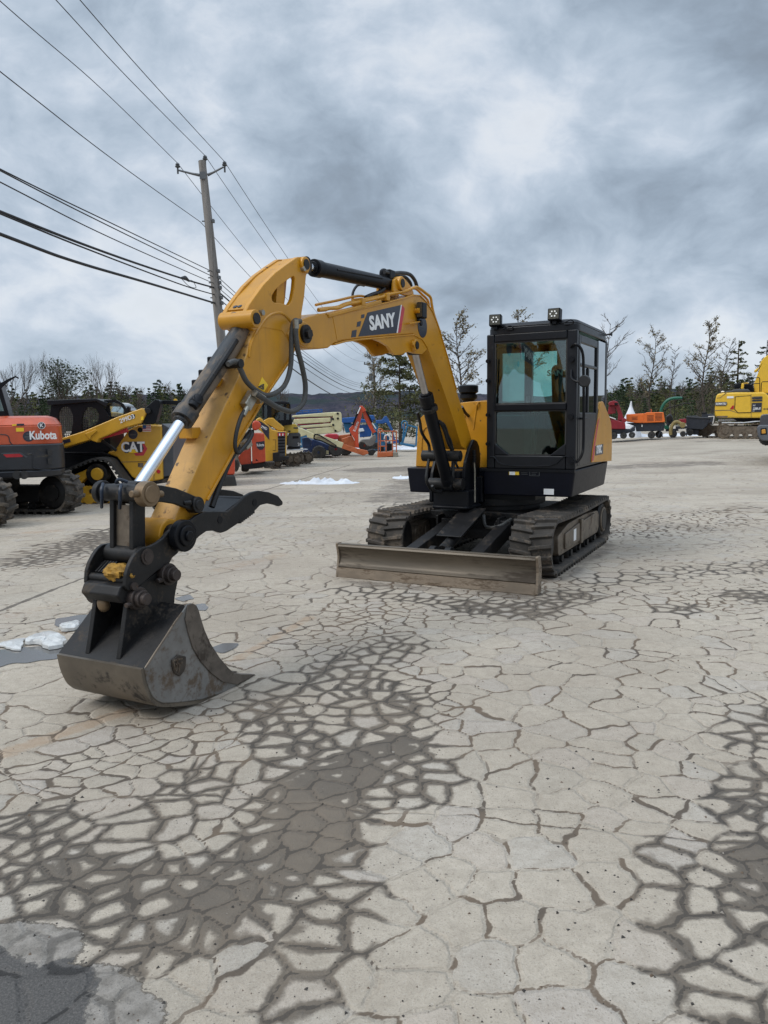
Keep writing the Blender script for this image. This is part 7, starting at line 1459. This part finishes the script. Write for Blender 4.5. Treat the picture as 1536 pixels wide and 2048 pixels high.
U.polys('louvre', [ZR((805, 775 + 22 * k), (915, 772 + 22 * k), (915, 779 + 22 * k), (805, 782 + 22 * k)) for k in range(5)] + [ZR((940, 742 + 22 * k), (1060, 740 + 22 * k), (1060, 747 + 22 * k), (940, 749 + 22 * k)) for k in range(6)] + [ZR((540, 800 + 22 * k), (640, 796 + 22 * k), (640, 802 + 22 * k), (540, 806 + 22 * k)) for k in range(3)], -.012, .01, STL, en, bevel=0)
U.poly('panel_edge', ZR((735, 742), (760, 742), (730, 890), (710, 892)), -.014, .01, comp, en, bevel=.004); U.poly('base', ZR((440, 905), (1110, 900), (1090, 1040), (620, 1050), (600, 960)), .1, 1.5, navy, bevel=.03); U.tube('exhaust', ZR((870, 720), (880, 690), (865, 670)), .5, 1., bored); U.wheel(1303, 870, 7, .0, .35, M['rubber'], STL); U.wheel(1318, 869, 7, .6, .95, M['rubber'], STL); U.beam('jack_stand', *ZR((1060, 960), (990, 1150)), -.1, 2, .1, navy); U.beam('jack_stand', *ZR((1000, 960), (1075, 1150)), -.1, 1.6, .1, navy); U.poly('lamp', ZR((710, 935), (725, 935), (725, 970), (710, 975)), -.0, .1, WHT, bevel=.005)
U = Unit('tarp_cone', 'white speckled tarp draped into a pointed cone behind the orange unit', 'tarp', 1262, 41.0)
tarpm = pmat('frosted white tarp', (0.72, 0.74, 0.78), .8, var=.08, scale=3, dirt=(0.20, 0.21, 0.24), dscale=9, damt=.32)
p0, p1, p2 = U.f.ly(*ZR((545, 560))[0], .8), U.f.ly(*ZR((400, 830))[0], .8), U.f.ly(*ZR((640, 830))[0], .8); m = MB(); cxx = (p1.x + p2.x) / 2; rr = (p2.x - p1.x) / 2
p0.z *= .93; rr *= 1.45; m.lathe([(rr * 1.15, 0), (rr * .95, p0.z * .38), (rr * .66, p0.z * .60), (rr * .33, p0.z * .82), (.05, p0.z)], Matrix.Translation((cxx, .8, 0)), 13); m.build('cover', tarpm, U.root, sharp=12); m = MB(); m.cone((cxx, .8, p0.z - .1), (cxx + .02, .8, p0.z + .22), .08, .03, 8); m.build('knot', tarpm, U.root)
U = Unit('wood_chipper', 'machine with a tall curved green discharge chute', 'wood chipper', 1350, 39.0)
U.tube('chute', ZR((1045, 760), (1045, 690), (1070, 620), (1110, 560), (1170, 510), (1250, 485), (1330, 480), (1405, 480)), .5, 3.1, greenp, n=14); U.disc('chute_mouth', *ZR((1405, 480))[0], 2.9, .45, .6, BLK); U.beam('support_post', *ZR((1280, 500), (1265, 840)), .5, 1.4, .08, STL); U.tube('brace', ZR((1110, 800), (1110, 700), (1150, 650), (1300, 610), (1440, 570), (1540, 575)), .4, 1.0, STL); U.poly('engine', ZR((1120, 790), (1200, 740), (1240, 800), (1250, 900), (1140, 950)), .2, 1.2, navy, bevel=.05); U.poly('feed_table', ZR((1090, 950), (1180, 940), (1180, 1010), (1100, 1010)), .3, 1.2, greenp, bevel=.03); U.poly('frame', ZR((1120, 1010), (1340, 1000), (1340, 1040), (1120, 1050)), .4, 1.2, navy); U.wheel(1346, 868, 7.5, .3, .65, M['rubber'], STL); U.disc('flywheel', *ZR((1185, 830))[0], 6, .1, .4, STL)
U = Unit('vacuum_hose', 'fat tan suction hose arching down beside the green chute', 'hose', 1352, 36.8)
U.tube('hose', ZR((1205, 1110), (1205, 1040), (1230, 950), (1280, 890), (1340, 890), (1390, 930)), .1, 3.4, tan, n=14); U.disc('nozzle', *ZR((1410, 940))[0], 5.5, -.1, .6, tan); U.poly('machine_body', ZR((1345, 840), (1470, 830), (1475, 900), (1420, 930), (1360, 900)), .5, 1.2, darkred, bevel=.03); U.poly('frame', ZR((1290, 960), (1500, 960), (1500, 1000), (1290, 1010)), .5, 1.0, navy); U.wheel(1366, 868, 5.5, .2, .5, M['rubber'], STL)
U = Unit('dump_trailer', 'dark hopper trailer with white hubs in front of the crawler tracks', 'trailer', 1396, 38.0)
U.poly('hopper', ZK((110, 1165), (290, 1150), (330, 1180), (540, 1190), (470, 1330), (400, 1390), (120, 1380)), .0, 1.5, navy, bevel=.03); U.poly('rim', ZK((105, 1155), (290, 1143), (340, 1172), (545, 1180), (545, 1196), (330, 1192), (110, 1175)), -.05, 1.55, greyp, bevel=.01); U.wheel(1380, 865, 6.5, -.2, .15, M['rubber'], silver); U.wheel(1400, 866, 6, .9, 1.2, M['rubber'], silver); U.poly('chassis', ZK((100, 1380), (330, 1390), (330, 1480), (230, 1480), (220, 1400), (110, 1420)), .2, 1.2, navy); U.beam('hitch_post', *ZK((120, 1400), (112, 1500)), -.1, 2, .08, STL)
U = Unit('storage_bin', 'black bin behind the hopper trailer', 'bin', 1414, 46.0)
U.poly('bin', ZK((380, 1100), (470, 1095), (480, 1120), (590, 1115), (590, 1300), (380, 1300)), .0, 1.2, navy, bevel=.04); U.poly('lid', ZK((375, 1092), (475, 1088), (475, 1104), (375, 1108)), -.05, 1.3, BLK)
U = Unit('crawler_excavator', 'big yellow crawler excavator at the right edge with brown steel tracks', 'excavator', 1500, 36.0)
trk = pmat('brown steel track', (0.155, 0.115, 0.075), .75, metal=.2, var=.25, scale=3, dirt=(0.30, 0.24, 0.17), dscale=2, damt=.45, bump=.4)
bd_ = U.poly('body', ZK((605, 1060), (612, 900), (632, 800), (655, 765), (800, 745), (1000, 738), (1460, 738), (1510, 760), (1540, 800), (1800, 820), (1800, 1190), (1440, 1185), (1000, 1185), (640, 1180), (605, 1140)), .0, 2.6, kom_y, bevel=.08, seg=3)
dr_ = U.poly('access_door', ZK((975, 820), (1230, 800), (1240, 1085), (1010, 1090), (965, 1040)), -.02, .03, kom_y, bd_, f=.05, bevel=.01); U.polys('door_seam', [ZK((962, 812), (1236, 792), (1236, 800), (970, 820)), ZK((958, 815), (966, 815), (956, 1040), (948, 1040)), ZK((950, 1036), (958, 1034), (1012, 1092), (1004, 1098)), ZK((1004, 1092), (1244, 1086), (1244, 1094), (1004, 1100))], -.024, .02, STL, bd_, bevel=0)
pnl = U.decal('model_panel', ZK((1256, 925), (1430, 918), (1420, 1080), (1250, 1085)), -.0, DEC, bd_, th=.03); U.polys('panel_stripe', [ZK((1258, 835), (1436, 828), (1436, 852), (1258, 858)), ZK((1258, 870), (1436, 864), (1436, 892), (1258, 898))], -.03, .01, DEC, bd_, bevel=0); U.polys('panel_stripe', [ZK((1258, 815), (1436, 808), (1436, 824), (1258, 830))], -.03, .01, M['seat_grey'], bd_, bevel=0)
U.text('PC', *ZK((1295, 970))[0], 2.6, -.03, WHT, pnl, shear=.2); U.text('228US', *ZK((1338, 1025))[0], 4.2, -.03, WHT, pnl, xs=.85, bold=.008, shear=.2); U.text('LC', *ZK((1285, 1062))[0], 2.2, -.03, WHT, pnl, shear=.2); U.decal('reflector', ZK((870, 1030), (915, 970), (940, 968), (935, 1030)), .0, redlens, bd_, th=.03); lg = U.decal('name_plate', ZK((612, 912), (815, 905), (825, 940), (800, 972), (612, 972)), .0, greyp, bd_, th=.03); U.text('KOMATSU', *ZK((715, 940))[0], 3.8, -.03, WHT, lg, xs=.75, bold=.01); U.decal('sticker', ZK((820, 808), (935, 805), (938, 840), (820, 845)), .0, WHT, bd_, th=.02); U.text('G126', *ZK((1505, 1030))[0], 3.2, .0, DEC, bd_, bold=.008)
U.polys('body_seam', [ZK((612, 1050), (860, 1045), (1000, 1090), (1000, 1096), (860, 1056), (612, 1062)), ZK((1238, 770), (1244, 770), (1246, 1180), (1240, 1180)), ZK((800, 745), (700, 830), (640, 835), (640, 842), (705, 838), (810, 750))], -.01, .02, trk, bd_, bevel=0); U.poly('scuffed_bottom', ZK((640, 1150), (830, 1150), (830, 1178), (640, 1178)), -.012, .02, trk, bd_, bevel=0)
U.poly('deck_box', ZK((780, 745), (800, 715), (900, 712), (930, 690), (1190, 680), (1240, 735)), .3, 1.4, greyp, bevel=.05); U.poly('air_filter', ZK((935, 640), (975, 585), (1070, 580), (1080, 660), (950, 670)), .5, 1.1, BLK, f=.1, bevel=.06); U.poly('guard', ZK((1060, 680), (1075, 580), (1110, 575), (1200, 565), (1200, 585), (1120, 590), (1112, 680)), .4, .7, kom_y, bevel=.03); U.poly('engine_box', ZK((1120, 600), (1270, 600), (1290, 730), (1120, 730)), .8, 1.6, BLK); U.poly('beacon', ZK((705, 740), (730, 712), (770, 715), (778, 740)), .3, .6, WHT, bevel=.03)
bm_ = U.poly('boom', ZK((1295, 740), (1285, 600), (1310, 540), (1400, 300), (1340, 380), (1290, 385), (1300, 350), (1380, 300), (1410, 200), (1470, 130), (1540, 80), (1800, 60), (1900, 300), (1700, 760)), 1.0, 1.6, kom_y, bevel=.06)
for pts in (((1200, 490), (1380, 482), (1392, 500), (1392, 730)), ((1200, 590), (1392, 585)), ((1415, 730), (1420, 580), (1440, 555), (1700, 550))): U.tube('handrail', ZK(*pts), .3, .8, BLK, smooth=0)
U.poly('turntable', ZK((900, 1185), (1700, 1185), (1650, 1260), (960, 1250)), .5, 2.2, BLK); m = MB(); m.py(U.q(ZK((670, 1205), (930, 1195), (1000, 1240), (660, 1250)), .4), .4, 1.2); m.build('snow_cap', snowm, U.root, bevel=.05); U.polys('step_frame', [ZK((490, 1155), (605, 1150), (605, 1164), (490, 1168)), ZK((588, 1160), (605, 1160), (580, 1290), (565, 1290))], .9, 1.0, WHT)
tk = U.track(1432.5, 1570, -.3, .3, 875.5, 32, trk, lug=.03, pitch=.19, fmat=M['steel_rub']); U.track(1395.5, 1530, 1.9, 2.5, 874.5, 31, trk, lug=.03, pitch=.19, fmat=M['steel_rub'])
m = MB(); m.py(U.q(ZK((730, 1262), (1100, 1262), (1300, 1240), (1400, 1236), (1400, 1246), (1100, 1275), (730, 1275)), -.28), -.28, .2); m.build('snow_cap', snowm, tk)
# ---- dark car cut by the right edge
U = Unit('parked_car', 'dark grey car whose rear corner shows at the right edge', 'car', 1560, 22.0)
carp = pmat('dark car paint', (0.045, 0.042, 0.047), .25, var=.08, coat=.6); carg = pmat('grey bumper plastic', (0.085, 0.092, 0.105), .5, var=.1)
U.poly('body', ((1519, 866), (1520, 836), (1523, 829), (1560, 826), (1700, 826), (1700, 880), (1522, 880)), .05, 3.6, carp, f=.05, bevel=.05, seg=3); U.poly('cabin', ((1540, 830), (1552, 790), (1570, 780), (1700, 780), (1700, 830)), .5, 3.0, carp, bevel=.06); U.poly('rear_glass', ((1556, 824), (1564, 792), (1700, 792), (1700, 824)), .46, .5, M['glass_dark'], bevel=0); bp_ = U.poly('bumper', ((1513.5, 855), (1518, 850), (1700, 848), (1700, 880), (1524, 882), (1516, 874)), -.08, .6, carg, f=.06, bevel=.05, seg=3); U.poly('fog_lamp', ((1523, 859), (1531, 858), (1532, 867), (1523, 868)), -.095, .0, amber, bp_, bevel=.02); U.decal('lamp_recess', ((1521, 857), (1533, 856), (1534, 869), (1521, 870)), -.08, BLK, bp_, th=.004); U.wheel(1534, 876, 15, .3, .6, M['rubber'], silver); U.wheel(1690, 876, 15, .3, .6, M['rubber'], silver)
